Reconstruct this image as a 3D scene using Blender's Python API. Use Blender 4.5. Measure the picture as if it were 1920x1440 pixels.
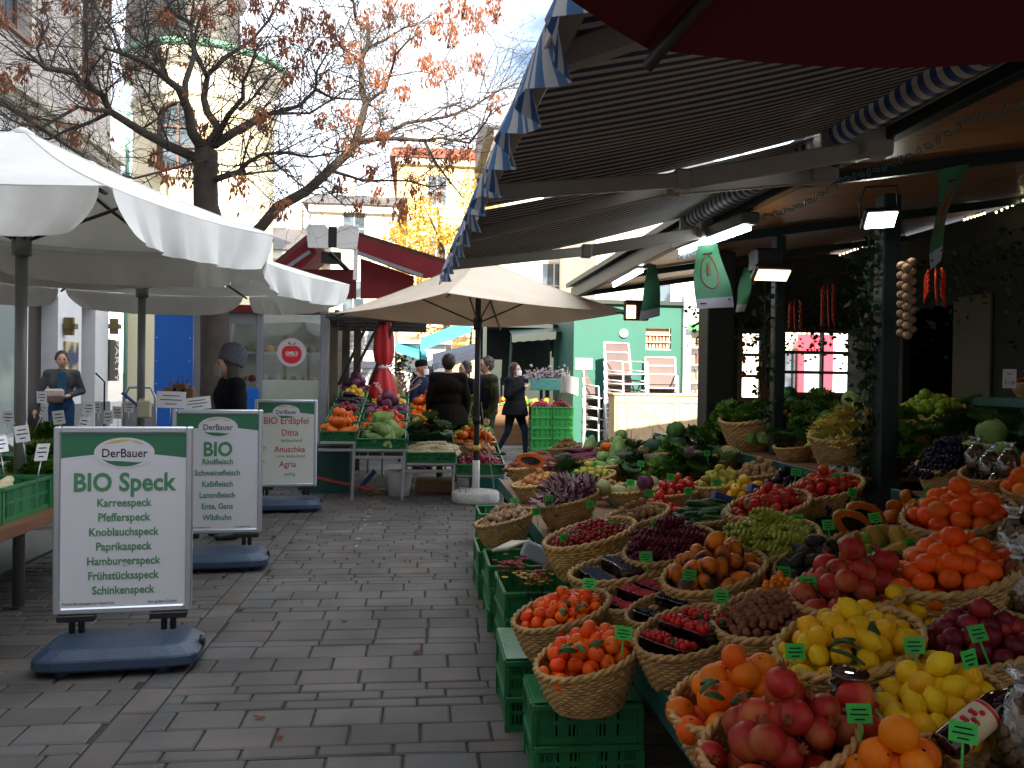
import bpy, math, random
from mathutils import Vector, Matrix, Euler
R = math.radians
rnd = random.Random(7)
scene = bpy.context.scene
for _o in list(bpy.data.objects): bpy.data.objects.remove(_o)

# ------------------------------------------------------------ camera, sky, sun, exposure
F = 1600.0                                  # focal length in pixels of the 1920 px wide photograph
CAM = Vector((0, 0, 1.5))
CR = Matrix.Rotation(R(-6.2), 3, 'Z') @ Matrix.Rotation(R(90 - 0.45), 3, 'X') @ Matrix.Rotation(R(0.8), 3, 'Z')
cd = bpy.data.cameras.new('camera'); cam = bpy.data.objects.new('camera', cd)
scene.collection.objects.link(cam); scene.camera = cam
cam.matrix_world = Matrix.Translation(CAM) @ CR.to_4x4()
cd.sensor_width = 36; cd.lens = F / 1920 * 36; cd.clip_start = 0.05; cd.clip_end = 3000

SUN_DIR = Vector((0.02, -1.0, 0.50)).normalized()      # towards the sun: low, behind the camera on the left
SUN_EL = math.asin(SUN_DIR.z)
world = bpy.data.worlds.new('World'); scene.world = world; world.use_nodes = True
wn = world.node_tree.nodes; wl = world.node_tree.links
bgn = wn['Background']
sky = wn.new('ShaderNodeTexSky'); sky.sky_type = 'NISHITA'; sky.sun_disc = False
sky.sun_elevation = SUN_EL; sky.sun_rotation = math.atan2(SUN_DIR.x, SUN_DIR.y)
sky.air_density = 1.0; sky.dust_density = 1.2; sky.ozone_density = 1.5
tcn = wn.new('ShaderNodeTexCoord'); mpn = wn.new('ShaderNodeMapping'); mpn.inputs['Scale'].default_value = (1, 1, 2.2)
nz = wn.new('ShaderNodeTexNoise'); nz.inputs['Scale'].default_value = 3.2; nz.inputs['Detail'].default_value = 7
rp = wn.new('ShaderNodeValToRGB'); rp.color_ramp.elements[0].position = .32; rp.color_ramp.elements[1].position = .50
mx = wn.new('ShaderNodeMixRGB'); mx.inputs[2].default_value = (13.0, 13.8, 15.0, 1)
wl.new(tcn.outputs['Generated'], mpn.inputs[0]); wl.new(mpn.outputs[0], nz.inputs['Vector'])
wl.new(nz.outputs['Fac'], rp.inputs[0]); wl.new(rp.outputs[0], mx.inputs[0]); wl.new(sky.outputs[0], mx.inputs[1])
wl.new(mx.outputs[0], bgn.inputs['Color']); bgn.inputs['Strength'].default_value = 0.064
sl = bpy.data.lights.new('sun', 'SUN'); sl.energy = 5.0; sl.angle = R(0.5); sl.color = (1.0, .89, .72)
so = bpy.data.objects.new('sun', sl); scene.collection.objects.link(so)
so.rotation_euler = SUN_DIR.to_track_quat('Z', 'Y').to_euler(); so.location = (0, 0, 30)
scene.view_settings.view_transform = 'Standard'; scene.view_settings.look = 'None'
scene.view_settings.exposure = 1.7; scene.view_settings.gamma = 1.0

# ------------------------------------------------------------ helpers
def ray(px, py):
    return CR @ Vector(((px - 960) / F, -(py - 720) / F, -1.0))
def W(px, py, x=None, y=None, z=None):
    """the world point on a plane x=, y= or z= that the photograph shows at pixel px, py"""
    d = ray(px, py)
    t = (x - CAM.x) / d.x if x is not None else (y - CAM.y) / d.y if y is not None else (z - CAM.z) / d.z
    return CAM + d * t
S0, S1, SX = .30, .22, .40                   # the sloping display of the fruit stall
def surf_h(x): return S0 + S1 * (x - SX)
def surf(px, py, off=0.0):
    d = ray(px, py)
    t = (S0 + off - S1 * SX - CAM.z) / (d.z - S1 * d.x)
    return CAM + d * t

def tag(o, label=None, cat=None, group=None, kind=None):
    if label: o['label'] = label
    if cat: o['category'] = cat
    if group: o['group'] = group
    if kind: o['kind'] = kind
    return o
def link(o, parent=None):
    scene.collection.objects.link(o)
    if parent is not None: o.parent = parent
    return o
def empty(name, loc, label=None, cat=None, group=None, rz=0, kind=None):
    o = bpy.data.objects.new(name, None); o.empty_display_size = .1
    o.location = loc; o.rotation_euler = (0, 0, rz); link(o)
    return tag(o, label, cat, group, kind)
def copy_tree(o, parent=None):
    c = o.copy(); scene.collection.objects.link(c)
    if parent is not None: c.parent = parent
    for ch in list(o.children): copy_tree(ch, c)
    return c

class MB:
    def __init__(s): s.v = []; s.f = []; s.m = []; s.sm = []; s.uv = None
    def add(s, vs, fs, m=0, smooth=False, X=None):
        b = len(s.v)
        s.v += [tuple(X @ Vector(p)) if X is not None else tuple(p) for p in vs]
        for f in fs: s.f.append([b + i for i in f]); s.m.append(m); s.sm.append(smooth)
        return s
    def box(s, c, d, m=0, rz=0, X=None, bev=0):
        x, y, z = d[0] / 2, d[1] / 2, d[2] / 2
        T = Matrix.Translation(c) @ Matrix.Rotation(rz, 4, 'Z')
        if X is not None: T = X @ T
        if bev > 0:
            b = min(bev, x * .9, y * .9, z * .9); vs = []; idx = {}
            for ax in range(3):
                for sx in (-1, 1):
                    for sy in (-1, 1):
                        for sz in (-1, 1):
                            p = [sx * (x - b), sy * (y - b), sz * (z - b)]
                            p[ax] = (sx * x, sy * y, sz * z)[ax]
                            idx[(ax, sx, sy, sz)] = len(vs); vs.append(p)
            fs = []
            def q(a): fs.append(a)
            g = lambda ax, a, b_, c_: idx[(ax, a, b_, c_)]
            for k in (-1, 1):
                q([g(0, k, -1, -1), g(0, k, 1, -1), g(0, k, 1, 1), g(0, k, -1, 1)][::k])
                q([g(1, -1, k, -1), g(1, 1, k, -1), g(1, 1, k, 1), g(1, -1, k, 1)][::-k])
                q([g(2, -1, -1, k), g(2, 1, -1, k), g(2, 1, 1, k), g(2, -1, 1, k)][::k])
            for a in (-1, 1):
                for b2 in (-1, 1):
                    q([g(0, a, b2, -1), g(0, a, b2, 1), g(1, a, b2, 1), g(1, a, b2, -1)])
                    q([g(0, a, -1, b2), g(0, a, 1, b2), g(2, a, 1, b2), g(2, a, -1, b2)])
                    q([g(1, -1, a, b2), g(1, 1, a, b2), g(2, 1, a, b2), g(2, -1, a, b2)])
            for a in (-1, 1):
                for b2 in (-1, 1):
                    for c2 in (-1, 1): q([g(0, a, b2, c2), g(1, a, b2, c2), g(2, a, b2, c2)])
            return s.add(vs, fs, m, False, T)
        vs = [(-x, -y, -z), (x, -y, -z), (x, y, -z), (-x, y, -z), (-x, -y, z), (x, -y, z), (x, y, z), (-x, y, z)]
        return s.add(vs, [(0, 3, 2, 1), (4, 5, 6, 7), (0, 1, 5, 4), (1, 2, 6, 5), (2, 3, 7, 6), (3, 0, 4, 7)], m, False, T)
    def bx(s, a, b, m=0, bev=0):
        return s.box([(a[i] + b[i]) / 2 for i in range(3)], [abs(b[i] - a[i]) for i in range(3)], m, bev=bev)
    def bar(s, p, q, w, h, m=0, bev=0):
        """a rectangular bar between two points"""
        p = Vector(p); q = Vector(q); d = q - p
        Q = d.to_track_quat('Y', 'Z').to_matrix().to_4x4()
        return s.box((0, 0, 0), (w, d.length, h), m, X=Matrix.Translation((p + q) / 2) @ Q, bev=bev)
    def tube(s, pts, r, n=8, m=0, smooth=True, caps=True):
        pts = [Vector(p) for p in pts]; rs = r if isinstance(r, (list, tuple)) else [r] * len(pts)
        vs = []; fs = []; up = Vector((0, 0, 1)); prev = None
        for i, p in enumerate(pts):
            t = (pts[min(i + 1, len(pts) - 1)] - pts[max(i - 1, 0)])
            if t.length < 1e-9: t = Vector((0, 0, 1))
            t.normalize()
            if prev is None:
                a = t.cross(up)
                if a.length < .05: a = t.cross(Vector((1, 0, 0)))
            else:
                a = prev - t * prev.dot(t)
                if a.length < 1e-6: a = t.cross(up)
            a.normalize(); prev = a; b = t.cross(a)
            for k in range(n):
                an = 2 * math.pi * k / n
                vs.append(p + (a * math.cos(an) + b * math.sin(an)) * rs[i])
        for i in range(len(pts) - 1):
            for k in range(n):
                k2 = (k + 1) % n
                fs.append((i * n + k, i * n + k2, (i + 1) * n + k2, (i + 1) * n + k))
        if caps: fs.append(list(range(n))[::-1]); fs.append([(len(pts) - 1) * n + k for k in range(n)])
        return s.add(vs, fs, m, smooth)
    def cyl(s, c, r, h, n=16, m=0, r2=None, smooth=True):
        return s.tube([(c[0], c[1], c[2]), (c[0], c[1], c[2] + h)], [r, r if r2 is None else r2], n, m, smooth)
    def lathe(s, prof, n=16, m=0, X=None, smooth=True, fn=None, a0=0, a1=None):
        """prof: (radius, z) from bottom to top; fn(ang, r, z) may reshape"""
        vs = []; fs = []
        for (r, z) in prof:
            for k in range(n):
                an = 2 * math.pi * k / n
                rr, zz = (r, z) if fn is None else fn(an, r, z)
                vs.append((rr * math.cos(an), rr * math.sin(an), zz))
        for i in range(len(prof) - 1):
            for k in range(n):
                k2 = (k + 1) % n; fs.append((i * n + k, i * n + k2, (i + 1) * n + k2, (i + 1) * n + k))
        fs.append(list(range(n))[::-1]); fs.append([(len(prof) - 1) * n + k for k in range(n)])
        return s.add(vs, fs, m, smooth, X)
    def ball(s, c, r, n=12, k=8, m=0, sc=(1, 1, 1), X=None):
        prof = [(max(1e-4, math.sin(math.pi * i / k)), -math.cos(math.pi * i / k)) for i in range(k + 1)]
        T = Matrix.Translation(c) @ Matrix.Diagonal((r * sc[0], r * sc[1], r * sc[2], 1))
        return s.lathe(prof, n, m, T if X is None else X @ T)
    def grid(s, fn, nu, nv, m=0, smooth=True, X=None, mfn=None):
        vs = [fn(i / nu, j / nv) for j in range(nv + 1) for i in range(nu + 1)]
        fs = []
        for j in range(nv):
            for i in range(nu):
                a = j * (nu + 1) + i; fs.append((a, a + 1, a + nu + 2, a + nu + 1))
        if mfn is None: return s.add(vs, fs, m, smooth, X)
        b = len(s.v); s.add(vs, fs, m, smooth, X)
        for q in range(nu * nv): s.m[len(s.m) - nu * nv + q] = mfn((q % nu) / nu, (q // nu) / nv)
        return s
    def sheet(s, fn, nu, nv, th, m=0, smooth=True):
        """a thin solid sheet: fn(u,v) point, th a thickness vector"""
        th = Vector(th); b = len(s.v); N = (nu + 1) * (nv + 1)
        A = [Vector(fn(i / nu, j / nv)) for j in range(nv + 1) for i in range(nu + 1)]
        fs = []
        for j in range(nv):
            for i in range(nu):
                a = j * (nu + 1) + i; q = (a, a + 1, a + nu + 2, a + nu + 1)
                fs.append(q); fs.append(tuple(N + k for k in q[::-1]))
        ring = [i for i in range(nu + 1)] + [j * (nu + 1) + nu for j in range(1, nv + 1)] + [nv * (nu + 1) + i for i in range(nu - 1, -1, -1)] + [j * (nu + 1) for j in range(nv - 1, 0, -1)]
        for i in range(len(ring)):
            pass
        s.add(A + [p + th for p in A], fs, m, smooth)
        n = len(ring); return s.add([A[i] for i in ring] + [A[i] + th for i in ring], [((i + 1) % n, i, n + i, n + (i + 1) % n) for i in range(n)], m, False)
    def poly(s, pts, th=None, m=0):
        """a flat polygon; th (a vector) makes it a prism"""
        n = len(pts); pts = [Vector(p) for p in pts]
        if th is None: return s.add(pts, [list(range(n))], m)
        th = Vector(th)
        fs = [list(range(n)), [n + i for i in range(n)][::-1]] + [(i, i + n, (i + 1) % n + n, (i + 1) % n) for i in range(n)]
        return s.add(pts + [p + th for p in pts], fs, m)
    def mesh(s, name, mats, off=(0, 0, 0)):
        me = bpy.data.meshes.new(name)
        o = Vector(off)
        me.from_pydata([tuple(Vector(p) - o) for p in s.v], [], s.f)
        for m in (mats if isinstance(mats, (list, tuple)) else [mats]): me.materials.append(m)
        me.polygons.foreach_set('material_index', s.m); me.polygons.foreach_set('use_smooth', s.sm)
        me.update(); return me
    def build(s, name, mats, parent=None, local=False, loc=None):
        """world coordinates; a parented part is stored relative to its (unrotated) parent"""
        off = Vector((0, 0, 0))
        if not local:
            if parent is not None:
                p = parent
                while p is not None: off += Vector(p.location); p = p.parent
            elif loc is not None: off = Vector(loc)
        o = bpy.data.objects.new(name, s.mesh(name, mats, off))
        if parent is None and loc is not None: o.location = loc
        return link(o, parent)

# ------------------------------------------------------------ materials
_m = {}
def mat(name, col, rough=.6, metal=0.0, var=0.0, vscale=4.0, bump=0.0, bscale=40.0, objvar=0.0, huevar=0.0, spec=.5,
        emit=0.0, col2=None, c2s=6.0, c2t=(.45, .6), trans=0.0, sheen=0, coat=0, alpha=1.0, stretch=None, detail=4):
    if name in _m: return _m[name]
    m = bpy.data.materials.new(name); m.use_nodes = True; _m[name] = m
    nt = m.node_tree; N = nt.nodes; L = nt.links; b = N['Principled BSDF']
    b.inputs['Roughness'].default_value = rough; b.inputs['Metallic'].default_value = metal
    b.inputs['Specular IOR Level'].default_value = spec
    if coat: b.inputs['Coat Weight'].default_value = coat; b.inputs['Coat Roughness'].default_value = .15
    if alpha < 1: b.inputs['Alpha'].default_value = alpha
    c = (*col, 1); cur = None
    tc = N.new('ShaderNodeTexCoord'); co = tc.outputs['Object']
    if stretch:
        mp = N.new('ShaderNodeMapping'); mp.inputs['Scale'].default_value = stretch; L.new(co, mp.inputs[0]); co = mp.outputs[0]
    if col2 is not None:
        n = N.new('ShaderNodeTexNoise'); n.inputs['Scale'].default_value = c2s; n.inputs['Detail'].default_value = detail; L.new(co, n.inputs['Vector'])
        r = N.new('ShaderNodeValToRGB'); r.color_ramp.elements[0].position = c2t[0]; r.color_ramp.elements[1].position = c2t[1]
        r.color_ramp.elements[0].color = c; r.color_ramp.elements[1].color = (*col2, 1)
        L.new(n.outputs['Fac'], r.inputs[0]); cur = r.outputs[0]
    if var > 0:
        n = N.new('ShaderNodeTexNoise'); n.inputs['Scale'].default_value = vscale; n.inputs['Detail'].default_value = 5; L.new(co, n.inputs['Vector'])
        mr = N.new('ShaderNodeMapRange'); mr.inputs[1].default_value = .25; mr.inputs[2].default_value = .75
        mr.inputs[3].default_value = 1 - var; mr.inputs[4].default_value = 1 + var; L.new(n.outputs['Fac'], mr.inputs[0])
        mu = N.new('ShaderNodeVectorMath'); mu.operation = 'SCALE'
        if cur is None: mu.inputs[0].default_value = col
        else: L.new(cur, mu.inputs[0])
        L.new(mr.outputs[0], mu.inputs['Scale']); cur = mu.outputs[0]
    if objvar > 0 or huevar > 0:
        oi = N.new('ShaderNodeObjectInfo'); hs = N.new('ShaderNodeHueSaturation')
        if cur is None: hs.inputs['Color'].default_value = c
        else: L.new(cur, hs.inputs['Color'])
        a = N.new('ShaderNodeMapRange'); a.inputs[3].default_value = 1 - objvar; a.inputs[4].default_value = 1 + objvar
        L.new(oi.outputs['Random'], a.inputs[0]); L.new(a.outputs[0], hs.inputs['Value'])
        if huevar:
            wv = N.new('ShaderNodeMath'); wv.operation = 'MULTIPLY'; wv.inputs[1].default_value = 7.3
            fr = N.new('ShaderNodeMath'); fr.operation = 'FRACT'; h = N.new('ShaderNodeMapRange')
            h.inputs[3].default_value = .5 - huevar; h.inputs[4].default_value = .5 + huevar
            L.new(oi.outputs['Random'], wv.inputs[0]); L.new(wv.outputs[0], fr.inputs[0]); L.new(fr.outputs[0], h.inputs[0]); L.new(h.outputs[0], hs.inputs['Hue'])
        cur = hs.outputs[0]
    if cur is None: b.inputs['Base Color'].default_value = c
    else: L.new(cur, b.inputs['Base Color'])
    if emit > 0:
        b.inputs['Emission Color'].default_value = c; b.inputs['Emission Strength'].default_value = emit
    if bump > 0:
        n = N.new('ShaderNodeTexNoise'); n.inputs['Scale'].default_value = bscale; n.inputs['Detail'].default_value = 4; L.new(co, n.inputs['Vector'])
        bp = N.new('ShaderNodeBump'); bp.inputs['Strength'].default_value = bump; bp.inputs['Distance'].default_value = .01
        L.new(n.outputs['Fac'], bp.inputs['Height']); L.new(bp.outputs[0], b.inputs['Normal'])
    if trans > 0:
        tr = N.new('ShaderNodeBsdfTranslucent'); mxs = N.new('ShaderNodeMixShader'); mxs.inputs[0].default_value = trans
        if cur is None: tr.inputs[0].default_value = c
        else: L.new(cur, tr.inputs[0])
        L.new(b.outputs[0], mxs.inputs[1]); L.new(tr.outputs[0], mxs.inputs[2]); L.new(mxs.outputs[0], N['Material Output'].inputs[0])
    return m
def glassy(name, tint=(.9, .95, 1), refl=.12, rough=.03):
    if name in _m: return _m[name]
    m = bpy.data.materials.new(name); m.use_nodes = True; _m[name] = m
    nt = m.node_tree; N = nt.nodes; L = nt.links; N.remove(N['Principled BSDF'])
    t = N.new('ShaderNodeBsdfTransparent'); t.inputs[0].default_value = (*tint, 1)
    g = N.new('ShaderNodeBsdfGlossy'); g.inputs['Roughness'].default_value = rough
    fr = N.new('ShaderNodeFresnel'); fr.inputs[0].default_value = 1.5
    ad = N.new('ShaderNodeMath'); ad.operation = 'ADD'; ad.inputs[1].default_value = refl; ad.use_clamp = True
    mxs = N.new('ShaderNodeMixShader'); L.new(fr.outputs[0], ad.inputs[0]); L.new(ad.outputs[0], mxs.inputs[0])
    L.new(t.outputs[0], mxs.inputs[1]); L.new(g.outputs[0], mxs.inputs[2]); L.new(mxs.outputs[0], N['Material Output'].inputs[0])
    return m
def stripes(name, c1, c2, period, duty=.5, axis=1, trans=.25, rough=.8, extra=None):
    if name in _m: return _m[name]
    m = bpy.data.materials.new(name); m.use_nodes = True; _m[name] = m
    nt = m.node_tree; N = nt.nodes; L = nt.links; b = N['Principled BSDF']; b.inputs['Roughness'].default_value = rough
    tc = N.new('ShaderNodeTexCoord'); sp = N.new('ShaderNodeSeparateXYZ'); L.new(tc.outputs['Object'], sp.inputs[0])
    dv = N.new('ShaderNodeMath'); dv.operation = 'DIVIDE'; dv.inputs[1].default_value = period
    fr = N.new('ShaderNodeMath'); fr.operation = 'FRACT'; lt = N.new('ShaderNodeMath'); lt.operation = 'LESS_THAN'; lt.inputs[1].default_value = duty
    L.new(sp.outputs[axis], dv.inputs[0]); L.new(dv.outputs[0], fr.inputs[0]); L.new(fr.outputs[0], lt.inputs[0])
    mxr = N.new('ShaderNodeMixRGB'); mxr.inputs[1].default_value = (*c2, 1); mxr.inputs[2].default_value = (*c1, 1); L.new(lt.outputs[0], mxr.inputs[0])
    n = N.new('ShaderNodeTexNoise'); n.inputs['Scale'].default_value = 3; n.inputs['Detail'].default_value = 6; L.new(tc.outputs['Object'], n.inputs['Vector'])
    mr = N.new('ShaderNodeMapRange'); mr.inputs[3].default_value = .7; mr.inputs[4].default_value = 1.15; L.new(n.outputs['Fac'], mr.inputs[0])
    mu = N.new('ShaderNodeVectorMath'); mu.operation = 'SCALE'; L.new(mxr.outputs[0], mu.inputs[0]); L.new(mr.outputs[0], mu.inputs['Scale'])
    L.new(mu.outputs[0], b.inputs['Base Color'])
    tr = N.new('ShaderNodeBsdfTranslucent'); L.new(mu.outputs[0], tr.inputs[0]); ms = N.new('ShaderNodeMixShader'); ms.inputs[0].default_value = trans
    L.new(b.outputs[0], ms.inputs[1]); L.new(tr.outputs[0], ms.inputs[2]); L.new(ms.outputs[0], N['Material Output'].inputs[0])
    return m

M_wood = mat('brown_wood', (.20, .10, .045), .6, var=.3, vscale=3, stretch=(1, 8, 8), bump=.2, bscale=20)
M_teal = mat('teal_paint', (.012, .085, .07), .45, var=.2)
M_dgreen = mat('dark_green_paint', (.004, .016, .014), .45, var=.2)
M_steel = mat('galvanised_steel', (.45, .47, .5), .35, metal=.8, var=.15)
M_alu = mat('aluminium', (.62, .65, .7), .33, metal=.75, var=.05)
M_white = mat('white_paint', (.75, .75, .73), .5, var=.06)
M_black = mat('black_metal', (.012, .012, .013), .4)
M_crate = mat('green_crate_plastic', (.012, .15, .045), .4, var=.15, vscale=8, objvar=.15)
M_crate_in = mat('crate_inner_dark', (.006, .05, .02), .6)
M_wick = mat('wicker', (.52, .32, .115), .55, var=.35, vscale=30, objvar=.18, huevar=.008, bump=.3, bscale=200)
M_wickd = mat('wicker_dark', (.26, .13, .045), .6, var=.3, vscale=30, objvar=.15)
M_card = mat('white_card', (.72, .72, .74), .6)
M_green_card = mat('green_price_card', (.06, .60, .09), .5, var=.1, objvar=.2, trans=.25)
M_ink = mat('black_ink', (.02, .02, .025), .6)
M_leafd = mat('dark_leaf_green', (.012, .035, .010), .6, objvar=.3, var=.4, vscale=15, trans=.1)
M_leaf = mat('leaf_green', (.035, .11, .018), .5, objvar=.3, huevar=.02, var=.3, vscale=15, trans=.2)
M_clear = glassy('clear_plastic')
M_pane = glassy('window_glass', (.8, .88, .88), .10)

def text_mesh(s, size, extrude=.0006, offset=0.0, align='CENTER', shear=0, sx=1.0):
    cu = bpy.data.curves.new('lettering', 'FONT'); cu.body = s; cu.size = size; cu.extrude = extrude; cu.offset = offset
    cu.align_x = align; cu.align_y = 'BOTTOM_BASELINE'; cu.shear = shear; cu.resolution_u = 3
    o = bpy.data.objects.new('tmp', cu); scene.collection.objects.link(o)
    bpy.context.view_layer.update()
    me = bpy.data.meshes.new_from_object(o.evaluated_get(bpy.context.evaluated_depsgraph_get()))
    sx *= .89
    vs = [(v.co.x * sx, v.co.y, v.co.z) for v in me.vertices]; fs = [list(p.vertices) for p in me.polygons]
    bpy.data.objects.remove(o); bpy.data.meshes.remove(me); bpy.data.curves.remove(cu)
    return vs, fs
def add_text(mb, s, size, X, m=0, **k):
    vs, fs = text_mesh(s, size, **k); mb.add(vs, fs, m, False, X)
UP = Matrix.Rotation(R(90), 4, 'X')          # lays x-y lettering upright, facing -y

# ------------------------------------------------------------ ground and paving
M_paver = None
def paver_mat():
    m = bpy.data.materials.new('stone_pavers'); m.use_nodes = True; N = m.node_tree.nodes; L = m.node_tree.links; b = N['Principled BSDF']
    at = N.new('ShaderNodeAttribute'); at.attribute_name = 'tone'
    tc = N.new('ShaderNodeTexCoord')
    n = N.new('ShaderNodeTexNoise'); n.inputs['Scale'].default_value = 1.6; n.inputs['Detail'].default_value = 10; L.new(tc.outputs['Object'], n.inputs['Vector'])
    n2 = N.new('ShaderNodeTexNoise'); n2.inputs['Scale'].default_value = 160; n2.inputs['Detail'].default_value = 3; L.new(tc.outputs['Object'], n2.inputs['Vector'])
    mr = N.new('ShaderNodeMapRange'); mr.inputs[1].default_value = .3; mr.inputs[2].default_value = .7; mr.inputs[3].default_value = .58; mr.inputs[4].default_value = 1.32; L.new(n.outputs['Fac'], mr.inputs[0])
    mr2 = N.new('ShaderNodeMapRange'); mr2.inputs[3].default_value = .75; mr2.inputs[4].default_value = 1.25; L.new(n2.outputs['Fac'], mr2.inputs[0])
    mu = N.new('ShaderNodeMath'); mu.operation = 'MULTIPLY'; L.new(mr.outputs[0], mu.inputs[0]); L.new(mr2.outputs[0], mu.inputs[1])
    sc = N.new('ShaderNodeVectorMath'); sc.operation = 'SCALE'; L.new(at.outputs['Color'], sc.inputs[0]); L.new(mu.outputs[0], sc.inputs['Scale'])
    L.new(sc.outputs[0], b.inputs['Base Color']); b.inputs['Roughness'].default_value = .72
    bp = N.new('ShaderNodeBump'); bp.inputs['Strength'].default_value = .35; bp.inputs['Distance'].default_value = .004; L.new(n2.outputs['Fac'], bp.inputs['Height']); L.new(bp.outputs[0], b.inputs['Normal'])
    return m
def paving():
    vs = []; fs = []; tones = []
    def paver(x0, x1, y0, y1):
        g = .005; bv = .008; dz = rnd.uniform(-.002, .002)
        x0 += g; x1 -= g; y0 += g; y1 -= g
        if x1 - x0 < .03 or y1 - y0 < .03: return
        j = [rnd.uniform(-.002, .002) for _ in range(4)]
        b = len(vs)
        vs.extend([(x0, y0, -.03), (x1, y0, -.03), (x1, y1, -.03), (x0, y1, -.03),
                   (x0, y0, -.006), (x1, y0, -.006), (x1, y1, -.006), (x0, y1, -.006),
                   (x0 + bv, y0 + bv, dz + j[0]), (x1 - bv, y0 + bv, dz + j[1]), (x1 - bv, y1 - bv, dz + j[2]), (x0 + bv, y1 - bv, dz + j[3])])
        q = [(8, 9, 10, 11)]
        for k in range(4):
            k2 = (k + 1) % 4; q.append((k, k2, k2 + 4, k + 4)); q.append((k + 4, k2 + 4, k2 + 8, k + 8))
        fs.extend([tuple(b + i for i in f) for f in q])
        t = rnd.uniform(.80, 1.15); w = rnd.uniform(-.07, .07)
        c = (.092 * t * (1 + w), .084 * t, .077 * t * (1 - w), 1)
        tones.extend([c] * len(q))
    def rows(xa, xb, ya, yb):
        y = ya; i = 0; last = 0
        while y < yb:
            h = .10 if rnd.random() < .52 else .20
            x = xa - rnd.uniform(0, .3)
            while x < xb:
                w = .30
                paver(max(x, xa), min(x + w, xb), y, min(y + h, yb)); x += w
            y += h
    rows(-1.14, 2.6, 1.2, 18.0)
    y = 1.2
    while y < 18: paver(-1.30, -1.14, y, y + .30); y += .30
    rows(-6.75, -1.30, 2.6, 18.0)
    me = bpy.data.meshes.new('paving'); me.from_pydata(vs, [], fs)
    ca = me.color_attributes.new('tone', 'FLOAT_COLOR', 'CORNER'); d = []
    for p, c in zip(me.polygons, tones): d.extend(list(c) * p.loop_total)
    ca.data.foreach_set('color', d)
    me.materials.append(paver_mat()); me.update()
    o = bpy.data.objects.new('paving', me); link(o); tag(o, kind='structure')
paving()
M_joint = mat('joint_sand', (.03, .028, .026), .95, var=.4, vscale=10)
g = MB(); g.poly([(-6.8, -1, -.012), (2.6, -1, -.012), (2.6, 18, -.012), (-6.8, 18, -.012)]); tag(g.build('paving_bed', M_joint), kind='structure')
M_ground = mat('far_asphalt', (.17, .16, .15), .85, var=.2, vscale=.6, bump=.3, bscale=30)
g = MB(); g.poly([(-700, -500, -.04), (700, -500, -.04), (700, 900, -.04), (-700, 900, -.04)]); tag(g.build('ground', M_ground), kind='structure')
M_slab = mat('far_paving', (.16, .15, .14), .8, var=.25, vscale=1.5)
g = MB(); g.poly([(-6.8, 18, -.016), (14, 18, -.016), (14, 60, -.016), (-6.8, 60, -.016)]); tag(g.build('street', M_slab), kind='structure')

# ------------------------------------------------------------ buildings
M_stucco = mat('grey_stucco', (.42, .38, .36), .85, var=.10, vscale=1.2, bump=.15, bscale=30)
M_cream = mat('cream_stucco', (.76, .68, .47), .85, var=.06, vscale=1.2, bump=.15, bscale=30)
M_creamw = mat('pale_stucco', (.74, .70, .60), .85, var=.06, vscale=1)
M_ochre = mat('ochre_stucco', (.74, .58, .28), .85, var=.12, vscale=.5)
M_redroof = mat('red_roof_tiles', (.36, .09, .04), .8, var=.2, vscale=5)
M_darkroof = mat('dark_roof', (.10, .09, .09), .7, var=.2)
M_copper = mat('green_copper', (.20, .42, .30), .6, var=.2)
M_winglass = mat('window_pane_dark', (.05, .07, .09), .12, spec=.8, col2=(.12, .16, .2), c2s=1.5)
M_winframe = mat('window_frame_white', (.62, .60, .56), .6)
M_winbrown = mat('window_frame_brown', (.10, .045, .03), .5)
M_plinth = mat('grey_plinth', (.16, .16, .17), .8, var=.12)
M_stonec = mat('stone_cornice', (.48, .45, .38), .8, var=.15)

def wall_with_openings(mb, ax, c, a0, a1, z0, z1, th, holes, m=0):
    """a wall slab along axis ax ('x' or 'y') at coordinate c, thickness th, with rectangular holes (a0,a1,z0,z1), cut as butted boxes"""
    xs = sorted(set([a0, a1] + [h[0] for h in holes] + [h[1] for h in holes])); zs = sorted(set([z0, z1] + [h[2] for h in holes] + [h[3] for h in holes]))
    for i in range(len(xs) - 1):
        run = None
        for j in range(len(zs) - 1):
            cx = (xs[i] + xs[i + 1]) / 2; cz = (zs[j] + zs[j + 1]) / 2
            hole = any(h[0] < cx < h[1] and h[2] < cz < h[3] for h in holes)
            if not hole:
                if run is None: run = zs[j]
                end = zs[j + 1]
            if (hole or j == len(zs) - 2) and run is not None:
                e = zs[j] if hole else end
                if ax == 'y': mb.bx((c - th / 2, xs[i], run), (c + th / 2, xs[i + 1], e), m)
                else: mb.bx((xs[i], c - th / 2, run), (xs[i + 1], c + th / 2, e), m)
                run = None
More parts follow.
